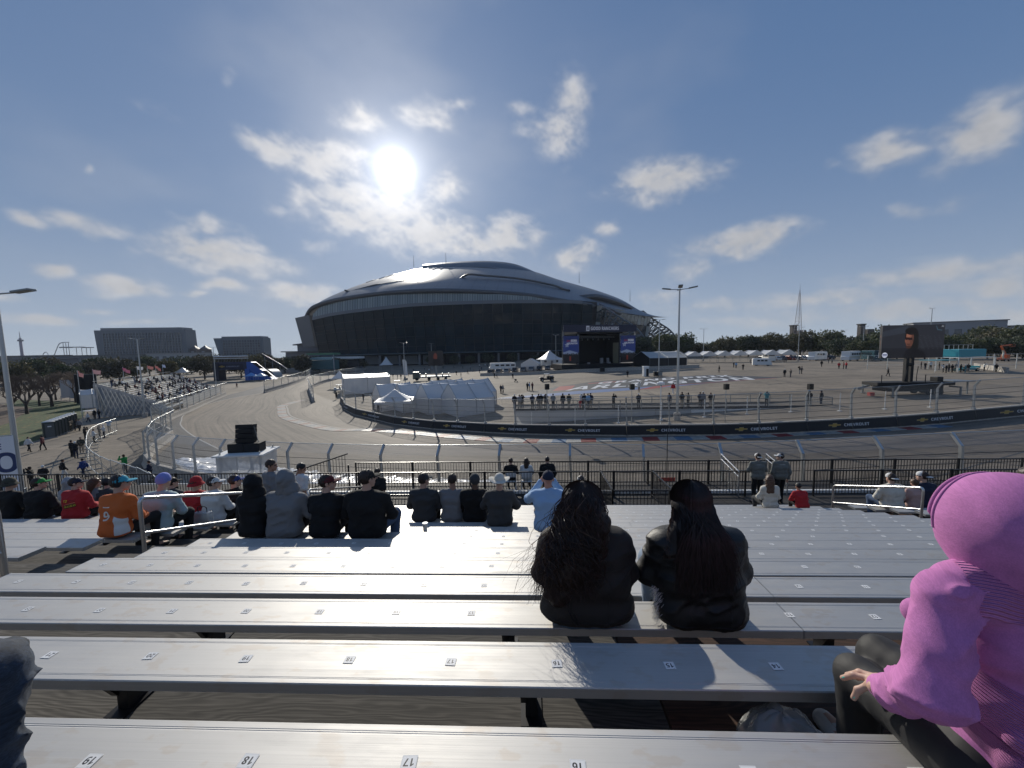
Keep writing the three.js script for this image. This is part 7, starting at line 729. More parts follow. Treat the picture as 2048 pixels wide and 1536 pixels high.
// middle row of four
sit(-1.96, 10, { label: 'person in a dark grey jacket with a cap, first of the four in the middle', top: 'darkgrey', hat: 'cap', hatCol: 'darkgrey', headYaw: -0.6, hair: 'short', w: 1.04, s: 1.05 });
sit(-1.44, 10, { label: 'bareheaded person in a grey shirt, second of the four in the middle', top: 'grey', hair: 'short', w: 0.98, skin: 'tan', topName: 'shirt', lean: 0.06, headPitch: -0.2, headYaw: 0.3 });
sit(-1.0, 10, { label: 'person in black with dark knit cap, third of the four in the middle', top: 'black', hat: 'beanie', hatCol: 'darkgrey', w: 1.04, s: 1.04, skin: 'deep', lean: -0.02, headYaw: 0.4 });
sit(-0.49, 9, { label: 'person in a charcoal jacket and cream wide brimmed hat', top: 'darkgrey', hat: 'wide', hatCol: 'cream', w: 1.04, s: 1.02, arms: 'fold' });
sit(0.31, 8, { label: 'person in a pale blue shirt and navy cap holding up a camera', top: 'skyblue', hat: 'cap', hatCol: 'navy', w: 1.08, s: 1.05, arms: 'up', skin: 'red', topName: 'shirt', bottom: 'tan', lean: 0.03 });
sit(1.31, 14, { label: 'person with a white cap partly hidden behind the long dark hair', top: 'grey', hat: 'cap', hatCol: 'white', hair: 'short' });
// people in the aisle and on the walkway
stand(-5.09, 7.25, floorAt(7.25), { label: 'boy in a grey tee shirt standing in the aisle', top: 'grey', short: true, bottom: 'black', hair: 'short', s: 0.95, w: 0.84, headYaw: -0.9, skin: 'tan', turn: PHI - 0.5, topName: 'tee_shirt' });
stand(-5.07, 8.2, floorAt(8.2), { label: 'boy in a white tee shirt walking in the aisle', top: 'white', short: true, bottom: 'black', hair: 'short', hairCol: 'black', s: 0.93, w: 0.84, headYaw: -1.0, headPitch: -0.3, stride: 0.5, skin: 'tan', turn: PHI - 0.4, topName: 'tee_shirt' });
stand(-4.7, 11.4, DECK_Y + 0.15, { label: 'bareheaded person in a black tee shirt stooping at the foot of the aisle', top: 'black', short: true, bottom: 'black', hair: 'short', s: 1.03, w: 1.05, lean: 0.08, headPitch: -0.5, skin: 'tan', topName: 'tee_shirt' });
const jacketA = stand(8.06, 13.5, DECK_Y, { label: 'man in a grey green jacket and white cap folding his arms on the walkway', top: 'greengrey', hat: 'capback', hatCol: 'white', hair: 'short', s: 1.03, w: 1.1, arms: 'fold', len: 0.08 });
const jacketB = stand(8.83, 13.5, DECK_Y, { label: 'man in a grey green jacket and white cap with red brim on the walkway', top: 'greengrey', hat: 'cap', hatCol: 'white', hair: 'short', s: 1.03, w: 1.08, len: 0.08, headYaw: 0.8, stride: 0.25 });
// folding chairs with their sitters on the walkway
for (const [x, l, o] of [[-0.67, 'white folding chair under the person with the black cap', { label: 'person in black with a black cap on a white folding chair', top: 'black', hat: 'cap', hair: 'short' }], [-0.06, 'white folding chair under the person with long hair', { label: 'person in white with long dark hair on a white folding chair', top: 'white', hair: 'long', w: 0.92 }]]) {
  const p = bl(x, 14.75, DECK_Y), c = thing('folding_chair', l, 'chair', p, PHI, 'white folding chairs'); mesh('seat', rbox(0.4, 0.03, 0.38, 0.012, 0, 0.44, 0), M.white, c); mesh('backrest', rbox(0.4, 0.18, 0.02, 0.008, 0, 0.72, 0.2), M.white, c); for (const s of [-1, 1]) { mesh('leg', bar([s * 0.2, 0, -0.2], [s * 0.2, 0.82, 0.22], 0.013), M.white, c); mesh('leg', bar([s * 0.19, 0, 0.24], [s * 0.19, 0.44, -0.14], 0.013), M.white, c); } mesh('stretcher', bar([-0.19, 0.12, 0.16], [0.19, 0.12, 0.16], 0.01), M.white, c);
  person({ ...o, p: [p[0], p[1] + 0.455, p[2]], turn: PHI });
}
stand(0.76, 14.75, DECK_Y - 0.42, { label: 'person in black with a dark cap just beyond the raised camera', top: 'black', hat: 'cap', hair: 'short', w: 1.12, s: 1.03 });
sit(6.27, 15, { label: 'woman with long brown hair in a white top sitting sideways on the front bench', top: 'cream', hair: 'long', hairCol: 'brown', w: 0.9, bottom: 'darkgrey', headYaw: -0.4, headPitch: -0.2 });
sit(7.09, 15, { label: 'child in a red and black jacket sitting low on the front bench', top: 'red', hair: 'short', hairCol: 'black', s: 0.7, w: 1.1, lean: 0.15, skin: 'tan', bottom: 'black' });
sit(9.31, 15, { label: 'man in a cream shirt and white cap behind the low handrail', top: 'cream', hat: 'capback', hatCol: 'white', hair: 'short', w: 1.18, s: 1.03, bottom: 'jeans', topName: 'shirt' });
sit(9.89, 15, { label: 'child in a dusty pink top between the two white caps', top: 'pinkbeige', hair: 'short', hairCol: 'brown', s: 0.86, w: 1.08, headRoll: 0.25 });
sit(10.16, 15, { label: 'man in a dark jacket and white cap leaning in beside the child', top: 'navy', hat: 'capback', hatCol: 'white', hair: 'short', w: 1.12, s: 1.05, lean: 0.05, headYaw: 0.5 });
sit(4.36, 4, { label: 'person in a ribbed white knit top half hidden behind the pink hood', top: 'white', hair: 'long', hairCol: 'darkbrown', w: 1.05, s: 1.02, arms: 'fold' });
// prints on the backs
function backPrint(t, tex, y, w, h, z, x = 0, name = 'back_print') { t.updateMatrixWorld(true); const src = new THREE.Mesh(t._top.geometry, t._top.material); src.updateMatrixWorld(true); const g = new DecalGeometry(src, V(x, y, z), new THREE.Euler(0, 0, 0), V(w, h, 0.22)), n = g.attributes.normal, p = g.attributes.position; for (let i = 0; i < p.count; i++) p.setXYZ(i, p.getX(i) + n.getX(i) * 0.003, p.getY(i) + n.getY(i) * 0.003, p.getZ(i) + n.getZ(i) * 0.003); mesh(name, g, new THREE.MeshStandardMaterial({ map: tex, alphaTest: 0.5, transparent: true, roughness: 0.8, side: THREE.DoubleSide, polygonOffset: true, polygonOffsetFactor: -1 }), t); }
backPrint(redShirt, canvasTex(512, 384, (c) => { c.clearRect(0, 0, 512, 384); c.fillStyle = '#e3c93a'; c.font = 'italic bold 120px sans-serif'; c.fillText('12', 60, 130); c.strokeStyle = '#2b1518'; c.lineWidth = 14; c.beginPath(); c.moveTo(180, 150); c.lineTo(300, 60); c.lineTo(460, 90); c.stroke(); c.strokeStyle = '#d9b38c'; c.lineWidth = 8; c.beginPath(); c.moveTo(90, 220); c.lineTo(470, 130); c.stroke(); c.save(); c.rotate(-0.2); c.fillStyle = '#1c1014'; c.fillRect(10, 250, 420, 110); c.fillStyle = '#e3c93a'; c.font = 'italic bold 92px serif'; c.fillText('MALUKAS', 20, 336, 400); c.restore(); }), 0.36, 0.30, 0.24, 0.14, 0.02);
backPrint(orangeShirt, canvasTex(256, 384, (c) => { c.clearRect(0, 0, 256, 384); c.fillStyle = '#e8dfd6'; c.font = 'bold 230px sans-serif'; c.fillText('9', 70, 300); c.fillRect(60, 60, 120, 14); }), 0.36, 0.20, 0.30, 0.14, -0.02);
backPrint(orangeShirt, canvasTex(128, 128, (c) => { c.fillStyle = '#dcdcda'; c.beginPath(); c.moveTo(10, 0); c.lineTo(128, 40); c.lineTo(128, 128); c.lineTo(40, 128); c.closePath(); c.fill(); }), 0.2, 0.17, 0.26, 0.12, 0.155, 'white_side_panel');

for (const [t, w] of [[jacketA, 0.17], [jacketB, 0.2]]) backPrint(t, canvasTex(256, 64, c => { c.clearRect(0, 0, 256, 64); c.fillStyle = '#d4d4cf'; for (let i = 0; i < 12; i++) c.fillRect(6 + i * 21, 20 + (i % 3) * 2, 15, 22); }), 1.38, w, 0.035, 0.12);
// ---------- close figures ----------
function strandMesh(n, seed, guide, w0) { const r = rng(seed), pos = [], nor = [], ix = []; for (let s = 0; s < n; s++) { const pts = guide(r), c = new THREE.CatmullRomCurve3(pts), N = 12, w = w0 * (0.6 + 0.8 * r()), o = pos.length / 3; for (let i = 0; i <= N; i++) { const p = c.getPoint(i / N), t = c.getTangent(i / N), sd = V(t.y, -t.x, 0.3 * (r() - 0.5)).normalize(), ww = w * (1 - Math.pow(i / N, 3) * 0.85); const nn = t.clone().cross(sd); pos.push(p.x + sd.x * ww, p.y + sd.y * ww, p.z + sd.z * ww, p.x - sd.x * ww, p.y - sd.y * ww, p.z - sd.z * ww); nor.push(nn.x, nn.y, nn.z, nn.x, nn.y, nn.z); if (i < N) { const a = o + i * 2; ix.push(a, a + 1, a + 3, a, a + 3, a + 2); } } } const g = new THREE.BufferGeometry(); g.setAttribute('position', new THREE.Float32BufferAttribute(pos, 3)); g.setAttribute('normal', new THREE.Float32BufferAttribute(nor, 3)); g.setAttribute('uv', new THREE.Float32BufferAttribute(new Float32Array(pos.length / 3 * 2), 2)); g.setIndex(ix); return g; }
const overSkull = (h, a, e0, k = 1) => [e0, e0 * 0.62, e0 * 0.28, -0.1].map(e => V(h[0] + Math.cos(a) * Math.cos(e) * 0.104 * k, h[1] + 0.03 + Math.sin(e) * 0.116 * k, h[2] + 0.02 + Math.sin(a) * Math.cos(e) * 0.118 * k));
const hairBrown = mat(0.024, 0.012, 0.008, 0.55, 0, { transmission: 0.12, thickness: 0, specularIntensity: 0.7 }), hairBlack = mat(0.016, 0.010, 0.008, 0.5, 0, { specularIntensity: 0.7 }), hairWarm = mat(0.10, 0.055, 0.035, 0.4, 0, { transmission: 0.3, thickness: 0 });
function closeWoman(o) {
  const t = thing('person', o.label, 'person', bl(o.x, rowD(2), seatY(2) + 0.002), PHI), w = o.w, J = sitJoints({ lean: o.lean, arms: 'fold', spread: 0.12 }); J.head[0] = o.hx || 0; J.sh = [0.15 * o.w, 0.48, -0.02]; J.el = [0.195, 0.26, -0.05]; J.wr = [0.05, 0.22, -0.26];
  const B = [[-0.52, -0.5, -0.72], [0.52, 0.9, 0.4]], hm = new THREE.Matrix4().compose(V(...J.head), new THREE.Quaternion().setFromEuler(new THREE.Euler(o.pitch || 0, o.yaw || 0, 0, 'YXZ')), V(1, 1, 1));
  mesh('body', merge([nets(blend([...legPrims(J, w, -0.01), ...torsoPrims(J, w, -0.015), ...armPrims(J, w, -0.012), ...[-1, 1].map(k => cap(side(J, 'an', k), side(J, 'to', k), 0.04, 0.03)), cap(J.neck, [J.head[0], J.head[1] - 0.06, J.head[2] + 0.02], 0.05, 0.05)], 0.03), B[0], B[1], 0.024), HEAD.clone().applyMatrix4(hm), handAt(side(J, 'wr', -1), side(J, 'el', -1), true), handAt(side(J, 'wr', 1), side(J, 'el', 1), false)]), SKIN.tan, t); mesh('eyes', EYES, eyeM, t).applyMatrix4(hm);
  const X = v => v * w, E = s => [X(0.205) * s, 0.26, -0.05], S = s => [X(0.165) * s, 0.485, -0.02], Q = s => [X(0.06) * s, 0.22, -0.26];
  const tp = folds2(blend([cap([-X(0.09), 0.10, 0.045], [X(0.09), 0.10, 0.045], 0.145, 0.145), cap([-X(0.085), 0.27, 0.03], [X(0.085), 0.27, 0.03], 0.135, 0.135), cap([-X(0.09), 0.41, 0.005], [X(0.09), 0.41, 0.005], 0.125, 0.125), cap([-X(0.13), 0.49, -0.02], [X(0.13), 0.49, -0.02], 0.082, 0.082), cap([0, 0.51, -0.01], [0, 0.60, -0.03], 0.092, 0.07), ...[-1, 1].flatMap(s => [cap(S(s), E(s), 0.076, 0.07), cap(E(s), Q(s), 0.068, 0.048), cap([X(0.04) * s, 0.555, -0.02], [X(0.15) * s, 0.50, -0.02], 0.06, 0.07)])], 0.045), o.fold, o.fs, o.seed); mesh('jacket', nets((x, y, z) => Math.max(tp(x, y, z), o.hem - y + 0.25 * x * x), B[0], B[1], 0.0105), o.mat, t);
  const seam = (pts, rr) => tube(pts.map(([x, y]) => { let z = 0.36; while (z > -0.1 && tp(x, y, z) > 0) z -= 0.003; return [x, y, z + 0.001]; }), rr, 60, 5); mesh('jacket_seam', merge([seam([...Array(15)].map((_, i) => [X(-0.17 + i * 0.0243), 0.40 + 0.012 * Math.sin(i * 0.45)]), 0.0028), seam([...Array(10)].map((_, i) => [X(0.1 - 0.002 * i), 0.39 - i * 0.034]), 0.0024), seam([...Array(10)].map((_, i) => [X(-0.1 + 0.002 * i), 0.39 - i * 0.034]), 0.0024), seam([...Array(15)].map((_, i) => [X(-0.19 + i * 0.0271), o.hem + 0.035 + 0.25 * (X(-0.19 + i * 0.0271)) ** 2]), 0.003)]), o.mat, t);
  const jf = folds(blend([...legPrims(J, w, 0.006), cap([-0.085 * w, 0.095, 0.045], [0.085 * w, 0.095, 0.045], 0.125, 0.125)], 0.04), 0.012, 12, o.seed + 2); mesh('jeans', nets((x, y, z) => Math.max(jf(x, y, z), z > -0.1 ? 0.001 - y : -1), B[0], B[1], 0.013), o.jeans, t);
  for (const k of [-1, 1]) { const a = side(J, 'an', k), b = side(J, 'to', k); mesh('boot', nets(blend([cap([a[0], a[1] - 0.03, a[2] + 0.03], [b[0], b[1], b[2]], 0.045, 0.038), cap([a[0], a[1] + 0.16, a[2]], a, 0.055, 0.048)], 0.02), [a[0] - 0.12, a[1] - 0.12, a[2] - 0.3], [a[0] + 0.14, a[1] + 0.24, a[2] + 0.14], 0.012), cloth('black', 0.5), t); }
  t.scale.set(o.sx, 0.875, 1.0); return { t, J, hm };
}
{ // first woman, wind blown curls
  const { t, J } = closeWoman({ label: 'woman in a dark brown jacket with long wind blown curly dark hair', x: 0.33, sx: 1.12, w: 1.02, lean: 0.02, hem: 0.055, fold: 0.009, fs: 6, seed: 4, mat: cloth([0.020, 0.016, 0.013], 0.75), jeans: cloth([0.06, 0.11, 0.19], 0.85), pitch: -0.1, hx: -0.01 });
  const h = J.head; mesh('hair', nets(folds(blend([ell([h[0], h[1] + 0.03, h[2] + 0.02], [0.098, 0.112, 0.115]), cap([h[0] - 0.02, h[1] - 0.02, h[2] + 0.07], [-0.10, 0.42, 0.10], 0.10, 0.12), cap([-0.08, 0.48, 0.10], [-0.15, 0.24, 0.12], 0.12, 0.075), cap([0.03, 0.66, 0.05], [0.03, 0.5, 0.1], 0.09, 0.06)], 0.05), 0.022, 17, 6), [-0.4, 0.1, -0.25], [0.25, 0.95, 0.33], 0.011), hairBrown, t);
  const guide = spread => r => { const a = r() * 6.283, e = r(), el = e * 1.35, p0 = V(h[0] + Math.cos(a) * Math.cos(el) * 0.096, h[1] + 0.03 + Math.sin(el) * 0.108, h[2] + 0.025 + Math.abs(Math.sin(a)) * Math.cos(el) * 0.11), q = r(), x1 = lerp(0.05, -0.23, q) - spread * r(), y1 = lerp(0.50, 0.22, r()), cu = 0.02 + 0.04 * r(), ph = r() * 6.28; const out = [p0]; for (let i = 1; i <= 5; i++) { const f = i / 5; out.push(V(lerp(p0.x, x1, Math.pow(f, 0.8)) + Math.sin(ph + f * 11) * cu, lerp(p0.y, y1, f) + Math.cos(ph + f * 9) * cu * 0.5, lerp(p0.z, 0.17 + 0.05 * r(), Math.min(1, f * 1.6)) + Math.cos(ph + f * 11) * cu)); } return out; };
  const crown1 = r => { const a = r() * 6.283, pts = overSkull(h, a, 1.1 + 0.4 * r(), 0.97 + 0.07 * r()), l = pts[3], x1 = lerp(l.x * 1.2, -0.20, 0.35 + 0.4 * r()), y1 = lerp(0.52, 0.24, r()), ph = r() * 6.28, cu = 0.015 + 0.03 * r(); for (let i = 1; i <= 3; i++) { const f = i / 3; pts.push(V(lerp(l.x, x1, f) + Math.sin(ph + f * 9) * cu, lerp(l.y, y1, f), lerp(l.z, 0.18, Math.min(1, f * 1.3)) + Math.cos(ph + f * 9) * cu)); } return pts; };
  mesh('crown_hair', strandMesh(1100, 63, crown1, 0.0028), hairBrown, t).userData = { kind: 'stuff' };
  mesh('hair_strands', strandMesh(900, 61, guide(0.06), 0.0022), hairBrown, t).userData = { kind: 'stuff' }; mesh('stray_curls', strandMesh(220, 62, guide(0.2), 0.0012), hairWarm, t).userData = { kind: 'stuff' };
  mesh('drawstring', tube([[-0.12, 0.22, 0.19], [-0.09, 0.12, 0.2], [-0.06, 0.08, 0.2], [-0.08, 0.16, 0.2]], 0.003, 24, 5), M.blackFrame, t);
}
{ // second woman, straight hair and leather jacket
  const { t, J } = closeWoman({ label: 'woman in a shiny black leather jacket with long straight dark hair', x: 0.97, sx: 1.0, w: 1.24, lean: 0.02, hem: 0.03, fold: 0.010, fs: 7, seed: 12, mat: mat(0.012, 0.011, 0.011, 0.42, 0, { specularIntensity: 0.8, bumpMap: rep(T.bump, 3, 3), bumpScale: 0.0008 }), jeans: cloth([0.26, 0.33, 0.42], 0.85), pitch: -0.08, hx: -0.02 });
  const h = J.head; mesh('hair', nets(folds(blend([ell([h[0], h[1] + 0.03, h[2] + 0.02], [0.09, 0.103, 0.104]), cap([h[0] - 0.03, h[1] - 0.02, h[2] + 0.045], [-0.07, 0.48, 0.09], 0.082, 0.07), cap([h[0] + 0.03, h[1] - 0.02, h[2] + 0.045], [0.06, 0.36, 0.13], 0.082, 0.045), cap([-0.1, 0.6, 0.02], [-0.17, 0.47, 0.05], 0.07, 0.06)], 0.05), 0.012, 15, 8), [-0.4, 0.15, -0.25], [0.3, 0.95, 0.33], 0.011), hairBlack, t);
  const crown2 = r => { const a = r() * 6.283, pts = overSkull(h, a, 1.15 + 0.4 * r(), 0.98 + 0.09 * r()), l = pts[3], x1 = l.x * 1.25 + 0.04 * (r() - 0.5), y1 = lerp(0.50, 0.28, r()); pts.push(V(lerp(l.x, x1, 0.5), lerp(l.y, y1, 0.5), Math.max(l.z, 0.02) + 0.06), V(x1, y1, 0.15 + 0.04 * r())); return pts; };
  mesh('crown_hair', strandMesh(2000, 74, crown2, 0.003), hairBlack, t).userData = { kind: 'stuff' };
  mesh('hair_strands', strandMesh(900, 71, r => { const a = r() * 3.14, el = r() * 1.35, p0 = V(h[0] + Math.cos(a) * Math.cos(el) * 0.094, h[1] + 0.03 + Math.sin(el) * 0.106, h[2] + 0.025 + Math.sin(a) * Math.cos(el) * 0.108), x1 = lerp(-0.20, 0.14, r()), y1 = lerp(0.52, 0.24, r()); const ph = r() * 6; return [p0, V(h[0] + (p0.x - h[0]) * 1.08, lerp(p0.y, y1, 0.3), h[2] + 0.13), V(lerp(p0.x, x1, 0.7) + 0.01 * Math.sin(ph), lerp(p0.y, y1, 0.65), 0.16), V(x1 + 0.02 * Math.sin(ph), y1, 0.17 + 0.03 * r())]; }, 0.0022), hairBlack, t).userData = { kind: 'stuff' };
  mesh('wavy_lock', strandMesh(260, 72, r => { const ph = r() * 6.28, p0 = V(h[0] - 0.085, h[1] + 0.02 - 0.05 * r(), h[2] + 0.04), out = [p0]; for (let i = 1; i <= 6; i++) { const f = i / 6; out.push(V(lerp(p0.x, -0.22 + 0.1 * r(), f) + 0.025 * Math.sin(ph + f * 10), lerp(p0.y, 0.46, f), lerp(p0.z, 0.10, f) + 0.02 * Math.cos(ph + f * 10))); } return out; }, 0.0016), hairWarm, t).userData = { kind: 'stuff' };
  mesh('frayed_hem', strandMesh(240, 73, r => { const y = r() * 0.22, p0 = V(-0.23 - 0.03 * r(), 0.02 + y, 0.02 + 0.1 * r()); return [p0, V(p0.x - 0.012, p0.y + 0.01 * (r() - 0.5), p0.z + 0.012), V(p0.x - 0.02 - 0.012 * r(), p0.y - 0.012 * r(), p0.z + 0.02)]; }, 0.0016), mat(0.72, 0.72, 0.70, 0.9), t).userData = { kind: 'stuff' };
}
{ // person in the pink hooded sweatshirt
  const fleece = texOf(256, 256, (u, v) => { const k = 236 + (pf(u, v, 8, 8, 301, 5) - 0.5) * 34 + (pn(u, v, 128, 128, 302) - 0.5) * 22; return [k, k * 0.99, k]; });
  const t = thing('person', 'person in a bright pink hooded sweatshirt and black leggings, hood up, closest to the camera', 'person', bl(1.20, rowD(0), seatY(0) + 0.002), PHI), pink = mat(0.62, 0.225, 0.51, 0.95, 0, { sheen: 0.25, sheenRoughness: 0.5, sheenColor: col(0.6, 0.25, 0.55), map: fleece, bumpMap: rep(T.cloth, 2.3, 2.3), bumpScale: 0.0010 }), blk = mat(0.012, 0.012, 0.013, 0.7, 0, { sheen: 0.3, sheenColor: col(0.15, 0.15, 0.15) });
  const sh = [-0.165, 0.525, 0.02], el = [-0.265, 0.335, 0.095], wr = [-0.205, 0.185, -0.065], sR = [0.22, 0.52, 0.0], eR = [0.27, 0.30, -0.06], wR = [-0.035, 0.345, -0.17], hc = [0.004, 0.685, -0.01], kL = [-0.06, -0.005, -0.32], kR = [0.07, 0.02, -0.38];
  const hip = [-0.07, 0.07, 0.04], hipR = [0.12, 0.07, 0.02];
  mesh('body', merge([nets(blend([cap([0.02, 0.1, 0.02], [0.14, 0.1, 0.02], 0.1, 0.1), cap([0.02, 0.4, 0.02], [0.12, 0.4, 0.02], 0.09, 0.09), cap([-0.1, 0.51, 0.01], [0.15, 0.51, 0], 0.045, 0.045), cap(sh, el, 0.038, 0.034), cap(el, wr, 0.034, 0.026), cap(sR, eR, 0.05, 0.04), cap(eR, wR, 0.04, 0.03), cap([0, 0.52, 0], [-0.03, 0.65, -0.01], 0.055, 0.05), cap(hip, kL, 0.08, 0.055), cap(hipR, kR, 0.08, 0.055), cap(kL, [-0.06, -0.36, -0.31], 0.05, 0.035), cap(kR, [0.02, -0.36, -0.40], 0.05, 0.035), cap([-0.06, -0.37, -0.31], [-0.07, -0.4, -0.47], 0.04, 0.03), cap([0.02, -0.37, -0.4], [0.02, -0.4, -0.56], 0.04, 0.03)], 0.03), [-0.45, -0.5, -0.7], [0.45, 0.75, 0.3], 0.022), HEAD.clone().translate(...hc)]), SKIN.light, t);
  mesh('eyes', EYES, eyeM, t).position.set(...hc);
  const torsoF = folds2(blend([cap([0.02, 0.12, 0.03], [0.18, 0.12, 0.03], 0.135, 0.14), cap([0.0, 0.27, 0.03], [0.17, 0.27, 0.03], 0.122, 0.13), cap([-0.01, 0.42, 0.02], [0.14, 0.42, 0.02], 0.115, 0.12), cap([-0.11, 0.525, 0.01], [0.18, 0.52, 0.01], 0.068, 0.07), cap([0.0, 0.57, 0.01], [-0.12, 0.54, 0.015], 0.06, 0.058), cap([-0.09, 0.24, 0.12], [0.2, 0.13, 0.16], 0.016, 0.018), cap([-0.09, 0.17, 0.12], [0.2, 0.06, 0.17], 0.018, 0.018), cap(sR, eR, 0.07, 0.068), cap(eR, wR, 0.06, 0.042)], 0.03), 0.006, 7, 21);
  const sleeveF = folds2(blend([cap([sh[0] + 0.05, sh[1] + 0.008, sh[2]], sh, 0.054, 0.056), cap(sh, el, 0.056, 0.058), cap(el, wr, 0.058, 0.036)], 0.025), 0.011, 9, 13);
  mesh('sleeve', nets(sleeveF, [-0.42, 0.05, -0.2], [0.02, 0.7, 0.28], 0.0065), pink, t);
  const topF = torsoF;
  const topG = nets((x, y, z) => Math.max(topF(x, y, z), 0.10 - y + 0.12 * x), [-0.42, -0.1, -0.36], [0.48, 0.7, 0.34], 0.0075); const top = mesh('sweatshirt', topG, pink, t); t._top = top;
  const HR = [0.136, 0.133, 0.16], hoodF = folds((() => { const o = blend([ell([hc[0], hc[1] + 0.004, hc[2] + 0.01], HR), cap([hc[0] - 0.02, 0.605, 0.01], [hc[0] + 0.08, 0.60, 0.015], 0.085, 0.09)], 0.06), i = ell([hc[0] - 0.02, hc[1] - 0.01, hc[2] - 0.14], [0.094, 0.105, 0.13]); return (x, y, z) => Math.max(o(x, y, z), -i(x, y, z)); })(), 0.008, 8, 31); mesh('hood', nets(hoodF, [-0.24, 0.44, -0.26], [0.22, 0.92, 0.26], 0.0075), pink, t);
  for (const [dz, rr] of [[-0.075, 0.004], [-0.095, 0.006]]) { const k = Math.sqrt(1 - (dz / HR[2]) ** 2), c = []; for (let i = 0; i <= 30; i++) { const a = -0.35 + i / 30 * 3.0; let px = hc[0] - Math.cos(a) * HR[0] * k, py = hc[1] + 0.012 + Math.sin(a) * HR[1] * k, pz = hc[2] + 0.01 + dz; for (let q = 0; q < 4; q++) { const d = hoodF(px, py, pz), nx = (px - hc[0]), ny = (py - hc[1]), l = Math.hypot(nx, ny); px -= nx / l * d; py -= ny / l * d; } c.push([px, py, pz]); } mesh('hood_seam', tube(c, rr, 60, 6), pink, t); }
  mesh('strap', (() => { const g = tube([[-0.05, 0.575, 0.075], [0.02, 0.566, 0.115], [0.1, 0.545, 0.14], [0.24, 0.48, 0.14]], 0.012, 40, 8); return g; })(), mat(0.10, 0.05, 0.03, 0.6), t);
  const rib = texOf(64, 256, (u, v) => { const k = 127 + 120 * Math.sin(v * 6.283 * 16); return [k, k, k]; }, false), ribM = mat(0.61, 0.21, 0.48, 0.92, 0, { bumpMap: rib, bumpScale: 0.008, sheen: 0.5, sheenColor: col(0.6, 0.25, 0.5) }); ribM.polygonOffset = true; ribM.polygonOffsetFactor = -1;
  const patch = (p, e, s, nm) => { const src = new THREE.Mesh(topG, pink); src.updateMatrixWorld(true); const g = new DecalGeometry(src, V(...p), new THREE.Euler(...e), V(...s)), n = g.attributes.normal, q = g.attributes.position; for (let i = 0; i < q.count; i++) q.setXYZ(i, q.getX(i) + n.getX(i) * 0.0025, q.getY(i) + n.getY(i) * 0.0025, q.getZ(i) + n.getZ(i) * 0.0025); mesh(nm, g, ribM, t); };
  patch([-0.10, 0.565, 0.06], [-0.75, -0.3, -0.25], [0.10, 0.12, 0.14], 'ribbed_shoulder_panel'); patch([-0.10, 0.29, 0.09], [0, -0.7, -0.25], [0.10, 0.11, 0.14], 'ribbed_side_panel'); patch([-0.06, 0.17, 0.12], [0.1, -0.5, -0.3], [0.2, 0.06, 0.16], 'ribbed_hem');
  mesh('cuff', nets(folds(cap([wr[0] - 0.006, wr[1] + 0.018, wr[2] + 0.035], [wr[0] + 0.006, wr[1] - 0.012, wr[2] - 0.022], 0.041, 0.036), 0.006, 30, 3), [-0.32, 0.06, -0.2], [-0.08, 0.31, 0.06], 0.006), pink, t);
  mesh('leggings', nets(folds(blend([cap([0.0, 0.09, 0.02], [0.14, 0.09, 0.02], 0.115, 0.115), cap(hip, kL, 0.09, 0.062), cap(kL, [-0.06, -0.36, -0.31], 0.068, 0.045), cap(hipR, kR, 0.09, 0.062), cap(kR, [0.02, -0.36, -0.4], 0.068, 0.045)], 0.025), 0.008, 16, 5), [-0.36, -0.46, -0.56], [0.32, 0.26, 0.22], 0.009), blk, t);
  for (const [a, b] of [[[-0.06, -0.38, -0.30], [-0.07, -0.41, -0.47]], [[0.02, -0.38, -0.38], [0.02, -0.41, -0.56]]]) mesh('shoe', nets(cap(a, b, 0.048, 0.038), [a[0] - 0.1, -0.5, b[2] - 0.08], [a[0] + 0.1, -0.3, a[2] + 0.08], 0.011), cloth('white', 0.6), t);
  // left hand resting on the knee: palm, four bent fingers, thumb on the inner side
  const hs = p => [p[0] + 0.075, p[1] + 0.008, p[2] + 0.065], W0 = wr, kn = [[-0.262, 0.128, -0.205], [-0.246, 0.136, -0.215], [-0.226, 0.138, -0.218], [-0.206, 0.132, -0.212]].map(hs), md = [[-0.285, 0.098, -0.218], [-0.272, 0.118, -0.25], [-0.248, 0.120, -0.258], [-0.222, 0.112, -0.254]].map(hs), tp = [[-0.29, 0.065, -0.225], [-0.286, 0.088, -0.272], [-0.262, 0.088, -0.284], [-0.234, 0.082, -0.28]].map(hs);
  const hp = [cap([W0[0], W0[1], W0[2]], [-0.159, 0.145, -0.125], 0.026, 0.03)]; kn.forEach((k, i) => hp.push(cap([W0[0] + (i - 1.5) * 0.012, W0[1] - 0.008, W0[2] - 0.02], k, 0.017, 0.0125), cap(k, md[i], 0.0098, 0.009), cap(md[i], tp[i], 0.009, 0.0078))); hp.push(cap([-0.15, 0.15, -0.09], [-0.113, 0.122, -0.12], 0.014, 0.0115), cap([-0.113, 0.122, -0.12], [-0.109, 0.10, -0.15], 0.0112, 0.009));
  mesh('hand', nets(blend(hp, 0.007), [-0.27, 0.04, -0.26], [-0.06, 0.25, -0.02], 0.0032), SKIN.light, t);
  tp.forEach((p, i) => { const d = V(p[0] - md[i][0], p[1] - md[i][1], p[2] - md[i][2]).normalize(), n = mesh('fingernail', new THREE.SphereGeometry(0.0078, 10, 8).scale(0.9, 0.42, 1.35), mat(0.12, 0.62, 0.48, 0.2, 0, { clearcoat: 1 }), t); n.position.set(p[0] - d.x * 0.002, p[1] - d.y * 0.002 + 0.0066, p[2] - d.z * 0.002 + 0.003); n.quaternion.setFromRotationMatrix(new THREE.Matrix4().lookAt(V(0, 0, 0), d, UPV)); });
}
